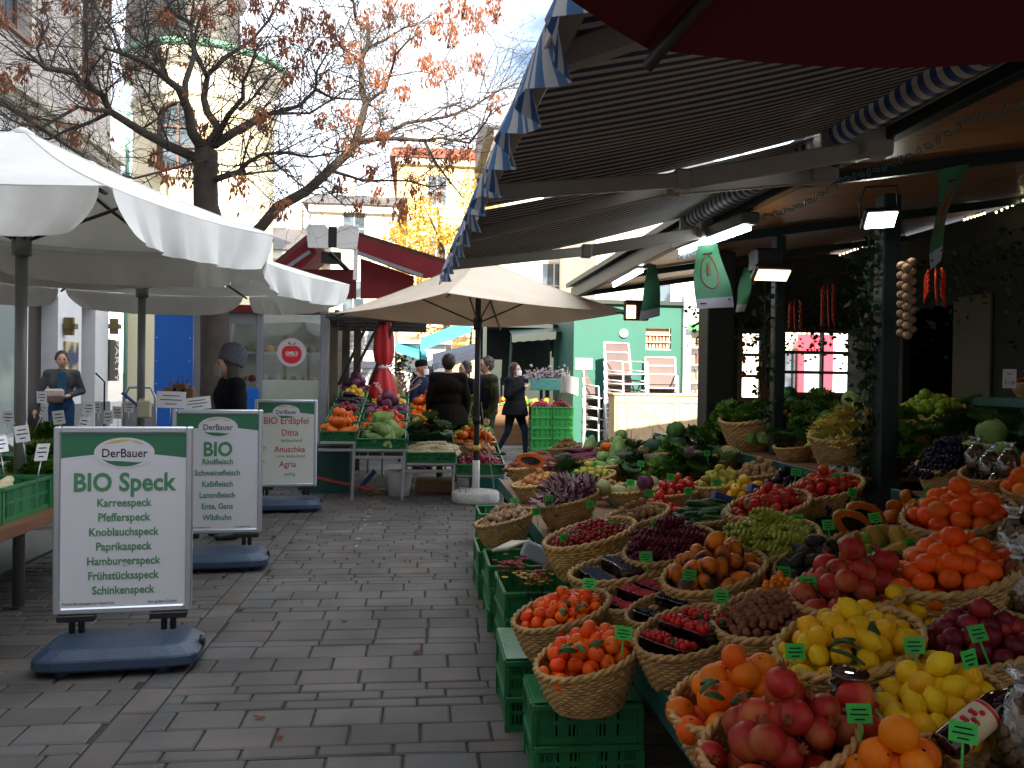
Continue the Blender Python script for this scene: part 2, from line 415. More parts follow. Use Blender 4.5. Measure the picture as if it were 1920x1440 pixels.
def window(parent, ax, c, a0, a1, z0, z1, side, frame=None, nx=2, nz=2, deep=.12, sill=True):
    """window part with pane sub-part, set back into the wall; side = +1/-1: direction it faces"""
    fm = frame or M_winframe; f = MB(); w = .07; d0 = c - side * deep; 
    def bxx(p0, p1, q0, q1, da, db):
        if ax == 'y': f.bx((da, p0, q0), (db, p1, q1))
        else: f.bx((p0, da, q0), (p1, db, q1))
    da, db = sorted((d0, d0 + side * .06))
    bxx(a0, a0 + w, z0, z1, da, db); bxx(a1 - w, a1, z0, z1, da, db)
    bxx(a0 + w, a1 - w, z0, z0 + w, da, db); bxx(a0 + w, a1 - w, z1 - w, z1, da, db)
    for i in range(1, nx):
        p = a0 + (a1 - a0) * i / nx; bxx(p - .025, p + .025, z0 + w, z1 - w, da, db)
    for j in range(1, nz):
        q = z0 + (z1 - z0) * j / nz; bxx(a0 + w, a1 - w, q - .02, q + .02, da + .005, db - .005)
    if sill:
        s0, s1 = sorted((c - side * .02, c + side * .09)); bxx(a0 - .08, a1 + .08, z0 - .09, z0 - .003, s0, s1)
    o = f.build('window', fm, parent)
    g = MB(); e = d0 + side * .012
    if ax == 'y': g.bx((e - .006, a0 + w, z0 + w), (e + .006, a1 - w, z1 - w))
    else: g.bx((a0 + w, e - .006, z0 + w), (a1 - w, e + .006, z1 - w))
    g.build('pane', M_winglass, o)
    return o

# --- left street house: shaded facade along the aisle (x = -6.8)
XF = -6.8
def fy(px, z=1.5):                     # the y on the facade plane seen at pixel px near the horizon
    return W(px, 700, x=XF).y
bA = empty('apartment_house', (XF, 8, 0), 'tall grey stucco house in shade along the left edge, long cornice above the shops', 'building')
holes = []
wy = [fy(20) - 1.15, fy(152) - .1]
wins = [(4.2, 5.5), (7.2, 8.5), (10.2, 11.5), (fy(0) - .35, fy(42)), (fy(140), fy(172))]
for z in (7.2, 11.0, 14.6):
    for (a, b) in wins: holes.append((a, b, z, z + 2.3))
mb = MB(); wall_with_openings(mb, 'y', XF - .2, -4, 19.6, 6.1, 18.5, .4, holes); mb.bx((XF - 8, -4, 0), (XF - .42, 19.58, 18.4)); mb.build('wall', M_stucco, bA)
for z in (7.2, 11.0, 14.6):
    for (a, b) in wins: window(bA, 'y', XF, a, b, z, z + 2.3, 1, M_winbrown if a > 13.5 else None, nx=2, nz=3, deep=.2)
for k, (d, zz, hh) in enumerate(((.35, 6.02, .16), (.22, 5.86, .157), (.28, 10.1, .16), (.55, 18.4, .4))):
    mb = MB(); mb.bx((XF + .002, -4, zz), (XF + d, 19.6, zz + hh)); mb.build('cornice', M_stonec, bA)
for (a, b) in wins:
    for z in (7.2, 11.0, 14.6):
        mb = MB()
        for y_ in (a - .2, b + .02): mb.bx((XF + .003, y_, z - .05), (XF + .09, y_ + .18, z + 2.5))
        mb.bx((XF + .003, a - .3, z + 2.5), (XF + .16, b + .3, z + 2.68)); mb.build('window_surround', M_stonec, bA)
# ground floor: white piers, shop glass, dark doorway, grey plinth
sh = [(13.2, fy(45), 0.35, 2.95), (fy(52), fy(108), .05, 2.9), (fy(152), fy(178), .02, 2.9)]
mb = MB(); wall_with_openings(mb, 'y', XF - .2, 3, 19.6, 0, 5.8, .4, [(4, 8, .4, 2.9), (8.6, 12.8, .4, 2.9)] + sh); mb.build('ground_floor_wall', mat('white_plaster', (.62, .62, .64), .8, var=.06), bA)
mb = MB(); mb.bx((XF + .003, 16.2, 0), (XF + .05, fy(152), .85)); mb.bx((XF + .003, fy(179), 0), (XF + .05, 19.6, .85)); mb.build('plinth', M_plinth, bA)
fr = MB()
for (a, b) in ((4, 8), (8.6, 12.8), (13.2, fy(45))):
    fr.bx((XF - .12, a, .35), (XF - .04, a + .06, 2.9)); fr.bx((XF - .12, b - .06, .35), (XF - .04, b, 2.9)); fr.bx((XF - .12, a + .06, .35), (XF - .04, b - .06, .43))
fw = fr.build('shop_window', M_alu, bA)
g = MB()
for (a, b) in ((4, 8), (8.6, 12.8), (13.2, fy(45))): g.bx((XF - .09, a + .06, .43), (XF - .08, b - .06, 2.9))
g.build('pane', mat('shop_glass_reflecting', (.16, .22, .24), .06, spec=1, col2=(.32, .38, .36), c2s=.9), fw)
g = MB(); g.bx((XF - .35, fy(52), 0), (XF - .3, fy(108), 2.9)); g.bx((XF - .35, fy(152), 0), (XF - .3, fy(178), 2.9)); g.build('door', mat('dark_brown_door', (.03, .02, .018), .5, var=.3), bA)
# wall lamps, posters on the piers
for p in (130, 214):
    l = W(p, 612, x=XF + .1); g = MB(); g.box(l, (.16, .1, .34)); g.box((l.x + .02, l.y, l.z), (.22, .17, .1)); o = g.build('wall_lamp', mat('brass_lamp', (.16, .12, .05), .4, metal=.5), bA)
a = W(122, 640, x=XF + .03); b = W(142, 740, x=XF + .03)
g = MB(); g.bx((XF + .01, a.y, b.z), (XF + .04, b.y + .1, a.z)); g.build('poster', mat('night_poster', (.03, .05, .12), .4, col2=(.55, .45, .2), c2s=2.5), bA)
a = W(205, 636, x=XF + .03); b = W(222, 714, x=XF + .03)
g = MB(); g.bx((XF + .01, a.y, b.z), (XF + .04, b.y, a.z)); sg = g.build('sign_board', mat('dark_board', (.02, .02, .025), .5), bA)
g = MB(); add_text(g, 'PARTY', .36, Matrix.Translation((XF + .045, (a.y + b.y) / 2 + .14, (a.z + b.z) / 2)) @ Matrix.Rotation(R(90), 4, 'Z') @ UP @ Matrix.Rotation(R(-90), 4, 'Z') @ Matrix.Translation((0, -.12, 0)))
g.build('lettering', M_card, sg)
g = MB(); p0 = W(180, 700, x=XF + .12); p1 = W(196, 716, x=XF + .12); g.tube([p0, p1, (p1.x, p1.y, 0)], .02, 6); g.build('handrail', M_black, bA)

# --- round tower house with the arched window (sunlit)
TX, TY, TR = W(343, 700, y=22.6).x, 24.6, 1.85
tw = empty('tower_house', (TX, TY, 0), 'sunlit cream corner tower with arched window and green copper rim behind the tree', 'building')
TA = [R(-90 + a) for a in range(-150, 151, 10)]
def twr(mb, r0, r1, z0, z1, m=0, skip=None):
    vs = []; fs = []
    for a in TA:
        for (r, z) in ((r0, z0), (r1, z1)): vs.append((TX + r * math.cos(a), TY + r * math.sin(a), z))
    for i in range(len(TA) - 1):
        fs.append((2 * i, 2 * i + 2, 2 * i + 3, 2 * i + 1))
    mb.add(vs, fs, m, True)
hz = lambda py: W(343, py, y=TY - TR).z
zw0, zw1, zt = hz(318), hz(188), hz(92)
wa0, wa1 = None, None
mb = MB()
angs = [R(-90) + (k - 24) * R(5) for k in range(49)]
ww = .47
def inwin(a, z):
    x = TR * math.cos(a)
    if abs(x - (-.25)) > ww: return False
    if z < zw0: return False
    zc = zw1 - ww
    return z <= zc or (x + .25) ** 2 + (z - zc) ** 2 < ww * ww
zs = [0] + [zw0 + (zt - zw0) * k / 44 for k in range(45)]
angs = [R(-90) + (k - 90) * R(1.5) for k in range(181)]
vs = [(TX + TR * math.cos(a), TY + TR * math.sin(a), z) for z in zs for a in angs]; fs = []
for j in range(len(zs) - 1):
    for i in range(len(angs) - 1):
        if not inwin((angs[i] + angs[i + 1]) / 2, (zs[j] + zs[j + 1]) / 2):
            q = j * len(angs) + i; fs.append((q, q + 1, q + 1 + len(angs), q + len(angs)))
mb.add(vs, fs, 0, True); mb.build('wall', M_cream, tw)
mb = MB(); pr = [(TR - .3, zt - 1.2), (TR + .06, zt - 1.15), (TR + .06, zt - 1.0), (TR + .02, zt - .95), (TR + .04, zt - .35), (TR + .2, zt - .3), (TR + .3, zt - .1), (TR + .3, zt), (TR - .3, zt + .02)]
mb.lathe(pr, 48, X=Matrix.Translation((TX, TY, 0))); mb.build('cornice', M_creamw, tw)
mb = MB(); mb.lathe([(TR + .34, zt + .02), (TR + .36, zt + .16), (TR + .1, zt + .3)], 48, X=Matrix.Translation((TX, TY, 0))); mb.build('roof_edge', M_copper, tw)
mb = MB(); mb.lathe([(TR - .2, zt + .2), (TR - .3, zt + 2.6), (TR - .1, zt + 2.7), (TR - 1.5, zt + 4.4)], 32, X=Matrix.Translation((TX - 1, TY + 1.5, 0))); mb.build('upper_storey', mat('pink_grey_stucco', (.40, .33, .32), .85, var=.1), tw)
# arched window: frame ring, mullions and pane
mb = MB(); zc = zw1 - ww; yf = TY - TR + .10; cx = TX - .25
pts = [(cx - ww, yf, zw0)] + [(cx - ww * math.cos(R(k * 15)), yf, zc + ww * math.sin(R(k * 15))) for k in range(13)] + [(cx + ww, yf, zw0)]
mb.tube(pts, .06, 6); mb.bx((cx - ww, yf - .05, zw0 - .05), (cx + ww, yf + .05, zw0 + .05)); mb.bx((cx - .03, yf - .03, zw0 + .05), (cx + .03, yf + .03, zw1 - .04))
for t in (.33, .62): mb.bx((cx - ww, yf - .02, zw0 + (zw1 - zw0) * t), (cx + ww, yf + .02, zw0 + (zw1 - zw0) * t + .05))
wf = mb.build('window', M_winbrown, tw)
mb = MB(); mb.poly([(cx - ww, yf + .05, zw0)] + [(cx - ww * math.cos(R(k * 15)), yf + .05, zc + ww * math.sin(R(k * 15))) for k in range(13)] + [(cx + ww, yf + .05, zw0)], (0, .02, 0)); mb.build('pane', M_winglass, wf)
mb = MB(); mb.bx((cx - ww - .15, yf - .22, zw0 - .2), (cx + ww + .15, yf - .02, zw0 - .08)); mb.build('window_sill', M_creamw, tw)
# lower wall with the green downpipe
lw = empty('garden_wall', (-5.2, 19.75, 0), 'beige shaded lower wall with a green downpipe at its left end, behind the blue panel', 'wall')
xl = W(232, 700, y=19.75).x; mb = MB(); mb.bx((xl, 19.7, .8), (xl + 2.4, 19.9, 4.6)); mb.build('wall', M_cream, lw)
mb = MB(); mb.bx((xl - .01, 19.66, 0), (xl + 2.41, 19.92, .797)); mb.build('plinth', M_plinth, lw)
mb = MB(); mb.tube([(xl + .08, 19.6, .9), (xl + .08, 19.6, 8)], .045, 8); mb.build('downpipe', M_copper, lw)

# --- far buildings
def house(name, label, x0, x1, y0, y1, h, wm, roof, roofh, faces, cat='building', win=(1.1, 1.7, 2.6, 3.2, 1.0), over=.4, wz=None, frame=None, rz=None):
    r = empty(name, ((x0 + x1) / 2, y0, 0), label, cat)
    ww_, wh, dx, dz, z0 = win
    hs = []
    n = max(1, int((x1 - x0 - .8) / dx)); sx = x0 + ((x1 - x0) - n * dx) / 2 + dx / 2
    rowsn = int((h - z0 - wh) / dz) + 1
    for j in range(rowsn):
        for i in range(n): hs.append((sx + i * dx - ww_ / 2, sx + i * dx + ww_ / 2, z0 + j * dz, z0 + j * dz + wh))
    mb = MB(); wall_with_openings(mb, 'x', y0 + .15, x0, x1, 0, h, .3, hs); mb.bx((x0, y0 + .303, 0), (x1, y1, h - .002)); mb.build('wall', wm, r)
    for hh in hs: window(r, 'x', y0, *hh, -1, frame, nx=2, nz=2)
    mb = MB(); mb.bx((x0 - .1, y0 - .25, h - .35), (x1 + .1, y0 - .003, h)); 
    mb.build('cornice', M_creamw, r)
    for j in range(1, rowsn): mb = MB(); mb.bx((x0, y0 - .08, z0 + j * dz - .6), (x1, y0 - .003, z0 + j * dz - .45)); mb.build('string_course', M_creamw, r)
    mb = MB(); ym = (y0 + y1) / 2
    mb.poly([(x0 - over, y0 - over, h + .003), (x0 - over, ym, h + roofh), (x0 - over, y1 + over, h + .003)], (x1 - x0 + 2 * over, 0, 0)); ro = mb.build('roof', roof, r)
    for t in (.25, .7): mb = MB(); mb.bx((x0 + (x1 - x0) * t, ym - .3, h + roofh * .6), (x0 + (x1 - x0) * t + .7, ym + .3, h + roofh + .9)); mb.build('chimney', M_creamw, ro)
    return r
Y = 46; house('town_house', 'ochre yellow house with a red tiled roof, far back left of the striped awning', W(745, 300, y=Y).x, W(985, 300, y=Y).x, Y, 58, W(850, 300, y=Y).z, M_ochre, M_redroof, 2.2, 1)
Y = 40; house('town_house', 'pale cream house with small windows behind the red market roof', W(585, 300, y=Y).x, W(745, 300, y=Y).x, Y, 50, W(640, 385, y=Y).z, M_creamw, M_darkroof, 1.5, 1)
Y = 36; house('town_house', 'low white house with a grey roof behind the tree trunk fork', W(478, 300, y=Y).x, W(585, 300, y=Y).x, Y, 46, W(520, 470, y=Y).z, M_creamw, M_darkroof, 1.8, 1)
Y = 38; house('town_house', 'bright cream house with tall windows seen through the gap below the striped awning', W(925, 300, y=Y).x + .1, 13.5, Y, 50, 12.5, M_creamw, M_darkroof, 2, 1, win=(1.2, 2.1, 2.4, 3.4, 1.2))
Y = 30; house('shop_house', 'sunlit white house with rose red door frame seen through the stall windows', 6.2, 16, Y, 38, 8.5, M_creamw, M_darkroof, 2, 1)
# unseen houses behind the camera, put in and sized to shade the market lane
house('rear_shade_house', 'tall grey house behind the viewer that shades the lane', -22, -0.9, -20, -9, 20.5, M_stucco, M_darkroof, 1.2, 1)
house('rear_shade_house', 'lower plain unseen house behind the viewer on the right, sized to let sun reach the kiosk', 2.97, 24, -20, -9, 12.3, M_stucco, M_darkroof, .6, 1)

mb = MB()
for i, (px, py) in enumerate([(707, 922), (703, 932), (698, 945), (694, 956), (690, 968), (685, 984), (677, 992), (672, 1010), (668, 1024), (712, 981), (699, 951), (683, 975)]):
    p = W(px, py, z=.004); r_ = rnd.uniform(.012, .03); mb.poly([(p.x + r_ * rnd.uniform(.5, 1.2) * math.cos(k * 1.05), p.y + r_ * rnd.uniform(.4, 1.0) * math.sin(k * 1.05), .0045) for k in range(6)])
tag(mb.build('paint_specks', mat('worn_paint', (.45, .45, .45), .8)), kind='structure')

house('rear_shade_house', 'narrow grey unseen house behind the viewer between the tall and the low one, sized to shade the middle', -.88, 2.95, -20, -9, 14.4, M_stucco, M_darkroof, .5, 1)  # unseen middle step, added to shade the people and the red canvas

rd_ = empty('shop_door', (W(1530, 700, y=29.5).x, 29.5, 0), 'rose red shop door with pale glass seen through the wide hut window', 'door')
xa, xb = W(1497, 700, y=29.5).x, W(1562, 700, y=29.5).x
mb = MB(); mb.bx((xa, 29.5, 0), (xa + .22, 29.6, 3.2)); mb.bx((xb - .40, 29.5, 0), (xb, 29.6, 3.2)); mb.bx((xa + .22, 29.5, 2.5), (xb - .40, 29.6, 3.2)); mb.build('frame', mat('rose_red_paint', (.55, .03, .06), .5), rd_)
mb = MB(); mb.bx((xa + .22, 29.54, 0), (xb - .40, 29.58, 2.5)); mb.build('pane', mat('pale_green_glass', (.30, .42, .36), .2, var=.3, vscale=2), rd_)

# ------------------------------------------------------------ the bare tree
M_bark = mat('dark_bark', (.055, .042, .032), .9, var=.35, vscale=6, bump=.8, bscale=25)
M_dry = mat('dry_red_leaf', (.30, .105, .045), .7, var=.4, vscale=4, trans=.35)
YT = 11.6
tree = empty('plane_tree', (W(402, 700, y=YT).x, YT, 0), 'bare street tree with dark forked branches and hanging bunches of dry rust leaves', 'tree')
def cp(n, x, y): return (x / 3.6 + (450 if n == 2 else 0), y / 3.6)
def limb(pts, dy0, dy1, r0, r1):
    """pixel polyline -> branch in space, its depth swinging from dy0 to dy1 around the trunk"""
    out = []
    for i, (px, py) in enumerate(pts):
        t = i / (len(pts) - 1); out.append(W(px, py, y=YT + dy0 + (dy1 - dy0) * t + (rnd.uniform(-.12, .12) if 0 < i < len(pts) - 1 else 0)))
    n = len(out); k_ = 1.0 if r0 > .12 else .84; return out, [k_ * (r0 + (r1 - r0) * (i / (n - 1)) ** .8) for i in range(n)]
limbs = []
tb = MB()
P, r = limb([(405, 702), (403, 640), (402, 560), (400, 480), (396, 420), (386, 385), (385, 330), (387, 285)], 0, 0, .20, .15)
P = [Vector((P[0].x + .02, YT, 0.0))] + P; r = [.27] + r; r[0] = .26
tb.tube(P, r, 12)
L = lambda n, pts: [cp(n, *p) for p in pts]
def L12(a, b): return L(1, a) + L(2, b)
spec = [
 (L(1, [(1390, 1030), (1300, 900), (1270, 740), (1210, 600), (1130, 540), (1060, 480), (960, 410), (820, 360), (700, 320)]), 0, -1.4, .095, .02),
 (L(1, [(1250, 650), (1250, 560), (1310, 380), (1310, 300), (1280, 150), (1140, 60), (1120, -60)]), -.2, 1.0, .055, .018),
 (L(1, [(1120, 540), (1100, 430), (1000, 300), (960, 150), (940, -40)]), -.5, .5, .04, .012),
 (L(1, [(1400, 1000), (1480, 870), (1400, 760), (1375, 660), (1400, 520), (1370, 460), (1300, 310), (1340, 150), (1400, -40)]), 0, 1.5, .085, .02),
 (L(1, [(1395, 510), (1520, 390), (1700, 270), (1820, 130), (1900, -30)]), .6, 1.8, .045, .015),
 (L(1, [(1430, 990), (1500, 860), (1540, 780), (1640, 660), (1640, 560), (1700, 430), (1740, 300)]), 0, -1.6, .055, .015),
 (L12([(1440, 980), (1600, 880), (1740, 800)], [(0, 890), (120, 790), (400, 715), (510, 605), (520, 480), (600, 340)]), 0, 1.6, .075, .014),
 (L(2, [(510, 605), (620, 660), (740, 670), (820, 670)]), 1.2, 1.6, .03, .015),
 (L(2, [(120, 770), (330, 765), (470, 765), (620, 670), (730, 600), (830, 560)]), .5, 1.3, .03, .01),
 (L(2, [(0, 740), (100, 650), (200, 520), (330, 440)]), .6, 1.7, .03, .01),
 (L(1, [(1350, 1080), (1130, 980), (960, 890), (740, 750), (690, 640), (560, 570), (500, 490), (300, 460), (180, 350)]), 0, -1.8, .085, .02),
 (L(1, [(740, 750), (600, 740), (530, 720), (280, 860), (130, 835), (-20, 760)]), -.9, -2.0, .035, .012),
 (L(1, [(740, 760), (600, 830), (450, 880), (330, 940), (220, 930), (100, 880), (-30, 880)]), -.9, .2, .03, .01),
 (L(1, [(1150, 1000), (1060, 760), (950, 560), (880, 420)]), -.3, 1.2, .02, .008),
 (L(1, [(960, 870), (1080, 790), (1200, 820)]), -.3, .8, .02, .008),
 (L12([(1400, 1230), (1500, 1195), (1650, 1150)], [(0, 1150), (60, 1090), (160, 1040), (300, 1030), (480, 1060), (700, 1020)]), 0, -1.0, .06, .012),
 (L(2, [(180, 1050), (280, 1140), (400, 1240), (480, 1290)]), -.6, -1.2, .02, .008),
 (L(2, [(0, 1180), (150, 1160), (260, 1150), (370, 1060)]), -.5, .6, .022, .008),
 ([(402, 560), (430, 480), (490, 425)] + L(2, [(250, 1400), (450, 1290), (560, 1190), (700, 1060), (780, 965)]), 0, .5, .10, .075),
 (L(2, [(780, 965), (800, 880), (850, 700), (820, 600), (820, 400), (860, 310), (870, 200), (780, 130), (760, -40)]), .5, 1.2, .08, .02),
 (L(2, [(860, 320), (980, 270), (1100, 190), (1180, 170), (1330, 80)]), 1.1, 1.8, .03, .008),
 (L(2, [(860, 690), (980, 600), (1030, 450), (1050, 370), (1130, 280), (1200, 230)]), .8, -.4, .03, .01),
 (L(2, [(780, 965), (950, 930), (1050, 870), (1120, 830), (1390, 790), (1560, 725), (1750, 610), (1880, 560)]), .5, 2.0, .05, .012),
 (L(2, [(900, 940), (1080, 935), (1250, 950), (1350, 930), (1550, 965), (1660, 820), (1700, 740)]), .6, -1.0, .04, .01),
 (L(2, [(1250, 960), (1320, 1100), (1420, 1230), (1500, 1330)]), 0, -1.5, .025, .008),
 (L(2, [(860, 700), (940, 745), (950, 850), (900, 930)]), .8, .6, .02, .012),
 (L(2, [(1380, 790), (1400, 720), (1480, 690), (1540, 560)]), 1.4, 2.4, .018, .007),
 (L(2, [(640, 1160), (740, 1190), (830, 1220), (1130, 1220), (1280, 1260), (1400, 1250)]), .3, -.8, .03, .008),
 (L(2, [(850, 690), (870, 640), (1000, 520), (1200, 480), (1320, 500)]), .9, 2.2, .02, .008),
 (L(2, [(820, 420), (700, 330), (600, 200), (560, 60), (520, -30)]), .9, 2.0, .025, .008),
 (L(2, [(450, 1290), (560, 1260), (640, 1330), (720, 1400)]), .2, -.9, .02, .008),
 (L(1, [(640, 600), (560, 500), (600, 300), (680, 100), (620, -20)]), -1.2, -.2, .03, .01),
 (L(1, [(300, 460), (250, 330), (330, 160), (280, -20)]), -1.6, -1.0, .022, .008),
 (L(1, [(820, 370), (760, 200), (650, 60), (600, -30)]), -1.0, .5, .025, .01),
 ([(387, 300), (250, 335), (130, 300), (40, 250)], -.2, -2.3, .02, .008),
]
for (pts, d0, d1, r0, r1) in spec:
    P, r = limb(pts, d0, d1, r0, r1); limbs.append((P, r)); tb.tube(P, r, 8)
trunk = tb.build('trunk', M_bark, tree)
# twigs: recursive, thin, upward then arching
tw_ = MB(); leafpos = []
def twig(p, d, ln, r, lev):
    pts = [p]; n = 4 if lev else 5; dd = d.copy()
    for i in range(n):
        dd = (dd + Vector((rnd.uniform(-.28, .28), rnd.uniform(-.28, .28), rnd.uniform(-.22, .25)))).normalized()
        pts.append(pts[-1] + dd * ln / n)
    tw_.tube(pts, [r * (1 - .65 * i / n) for i in range(n + 1)], 3, caps=False)
    if lev < 2:
        for _ in range(4 if lev == 0 else 3):
            i = rnd.randint(1, n); a = rnd.uniform(-1, 1)
            side = Vector((rnd.uniform(-1, 1), rnd.uniform(-1, 1), rnd.uniform(-.5, .7))).normalized()
            twig(pts[i], (dd * .5 + side).normalized(), ln * rnd.uniform(.45, .75), r * .55, lev + 1)
    leafpos.append(pts[-1])
for (P, r) in limbs:
    tot = sum((P[i + 1] - P[i]).length for i in range(len(P) - 1))
    nt = int(tot * 9)
    for _ in range(nt):
        i = rnd.randint(0, len(P) - 2) if rnd.random() < .45 else rnd.randint(len(P) // 2 - 1, len(P) - 2); t = rnd.random()
        if r[i] > .10: continue
        p = P[i].lerp(P[i + 1], t); dd = (P[i + 1] - P[i]).normalized()
        side = Vector((rnd.uniform(-1, 1), rnd.uniform(-1, 1), rnd.uniform(-.35, .9))).normalized()
        twig(p, (dd * .6 + side).normalized(), rnd.uniform(.5, 1.15), min(.011, r[i] * .5), 0)
tw_.build('twigs', M_bark, tree)
clusters = [cp(1, *p) for p in [(20, 110), (265, 235), (600, 440), (875, 490), (1080, 370), (1560, 60), (1610, 470), (510, 900), (200, 840), (1030, 1070), (1130, 1170), (1450, 1170), (1370, 910), (1620, 1260), (150, 500), (1390, 110), (1120, 120), (30, 560), (1770, 820), (720, 10), (300, 60), (460, 20), (620, 680), (1250, 1190), (1310, 1100)]] + \
  [cp(2, *p) for p in [(300, 320), (320, 540), (570, 160), (545, 340), (745, 350), (390, 440), (860, 130), (1000, 30), (1140, 90), (1010, 140), (1400, 40), (1510, 60), (1600, 140), (1710, 110), (1330, 170), (1450, 190), (1430, 280), (1200, 250), (1250, 420), (1305, 500), (1425, 470), (1610, 430), (1100, 640), (935, 540), (1720, 700), (715, 780), (550, 830), (160, 820), (740, 980), (970, 950), (1150, 1050), (1400, 1090), (890, 1170), (1180, 1260), (660, 1250), (920, 1320), (1330, 1320), (790, 1400), (290, 1420), (1080, 1420), (1520, 1030), (600, 570), (1040, 370), (1720, 20), (640, 250), (400, 200), (110, 30), (280, 10), (460, 120), (60, 250)]]
lf = MB()
def leaf(mb, p, d, ln, w):
    s = d.cross(Vector((rnd.uniform(-1, 1), rnd.uniform(-1, 1), rnd.uniform(-1, 1)))).normalized(); nrm = d.cross(s)
    a = p; b = p + d * ln * .45 + s * w + nrm * w * .4; c = p + d * ln; e = p + d * ln * .45 - s * w + nrm * w * .3
    mb.add([a, b, c, e], [(0, 1, 2), (0, 2, 3)])
for (px, py) in clusters:
    c = W(px + rnd.uniform(-2, 2), py, y=YT + rnd.uniform(-1.2, 1.2)); s = rnd.uniform(.6, 1.1)
    c.z += .08
    for _ in range(int(75 * s)):
        d = Vector((rnd.gauss(0, .35), rnd.gauss(0, .35), -1)).normalized()
        leaf(lf, c + Vector((rnd.gauss(0, .07), rnd.gauss(0, .07), rnd.uniform(-.20, .1))) * s, d, rnd.uniform(.06, .11), rnd.uniform(.012, .022))
for p in leafpos:
    if rnd.random() < .014:
        for _ in range(3): leaf(lf, p, Vector((rnd.gauss(0, .5), rnd.gauss(0, .5), -1)).normalized(), .08, .016)
lf.build('dry_leaves', M_dry, tree)

# golden tree far behind, fallen leaves on the paving
gt = empty('golden_tree', (W(830, 700, y=36).x, 36, 0), 'golden leaved tree far back in the sun left of the striped awning', 'tree')
mb = MB(); mb.tube([(gt.location.x, 36, 0), (gt.location.x + .2, 36, 4), (gt.location.x - .3, 36, 8.5)], [.25, .18, .05], 8)
for k in range(9):
    a = k * 2.4; z = 3.2 + k * .5; mb.tube([(gt.location.x, 36, z), (gt.location.x + 1.1 * math.cos(a), 36 + 1.1 * math.sin(a), z + 1.0), (gt.location.x + 1.9 * math.cos(a), 36 + 1.9 * math.sin(a), z + 1.6)], [.07, .04, .01], 5)
mb.build('trunk', M_bark, gt)
mb = MB(); blobs = [(rnd.gauss(0, 1.0), rnd.gauss(0, 1.0), rnd.uniform(3.6, 9.0), rnd.uniform(.45, .95)) for _ in range(34)]
for i in range(5200):
    bx0, by0, bz0, br = blobs[i % 34]; d = Vector((rnd.gauss(0, 1), rnd.gauss(0, 1), rnd.gauss(0, 1))).normalized() * br * rnd.uniform(.55, 1.05); c_ = Vector((gt.location.x + bx0, 36 + by0, bz0)) + d
    u = Vector((rnd.gauss(0, 1), rnd.gauss(0, 1), rnd.gauss(0, 1))).normalized(); v = u.cross(Vector((rnd.gauss(0, 1), rnd.gauss(0, 1), rnd.gauss(0, 1)))).normalized(); q = rnd.uniform(.06, .11)
    mb.add([c_, c_ + u * q + v * q * .6, c_ + u * q * 2, c_ + u * q - v * q * .6], [(0, 1, 2, 3)], m=i % 3 // 2)
mb.build('crown', [mat('golden_leaf', (.62, .36, .05), .6, trans=.35), mat('deep_golden_leaf', (.42, .24, .03), .6, trans=.3)], gt)
for i in range(24):
    x, y = rnd.uniform(-1.9, .35), rnd.uniform(3.0, 10.2)
    mb = MB(); q = rnd.uniform(.018, .035); w_ = rnd.uniform(.3, .55); cu_ = rnd.uniform(.002, .010)
    mb.grid(lambda u, v: (2 * q * (v - .5), q * w_ * 2 * (u - .5) * math.sin(math.pi * (.04 + .92 * v)), cu_ * (4 * (u - .5) ** 2 + 2 * (v - .5) ** 2) + .001), 4, 5)
    o = mb.build('fallen_leaf', M_dry, loc=(x, y, .004), local=True); o.rotation_euler = (0, 0, rnd.uniform(0, 6.3)); tag(o, 'small dry brown leaf lying flat on the grey paving', 'leaf', 'fallen leaves on the paving')

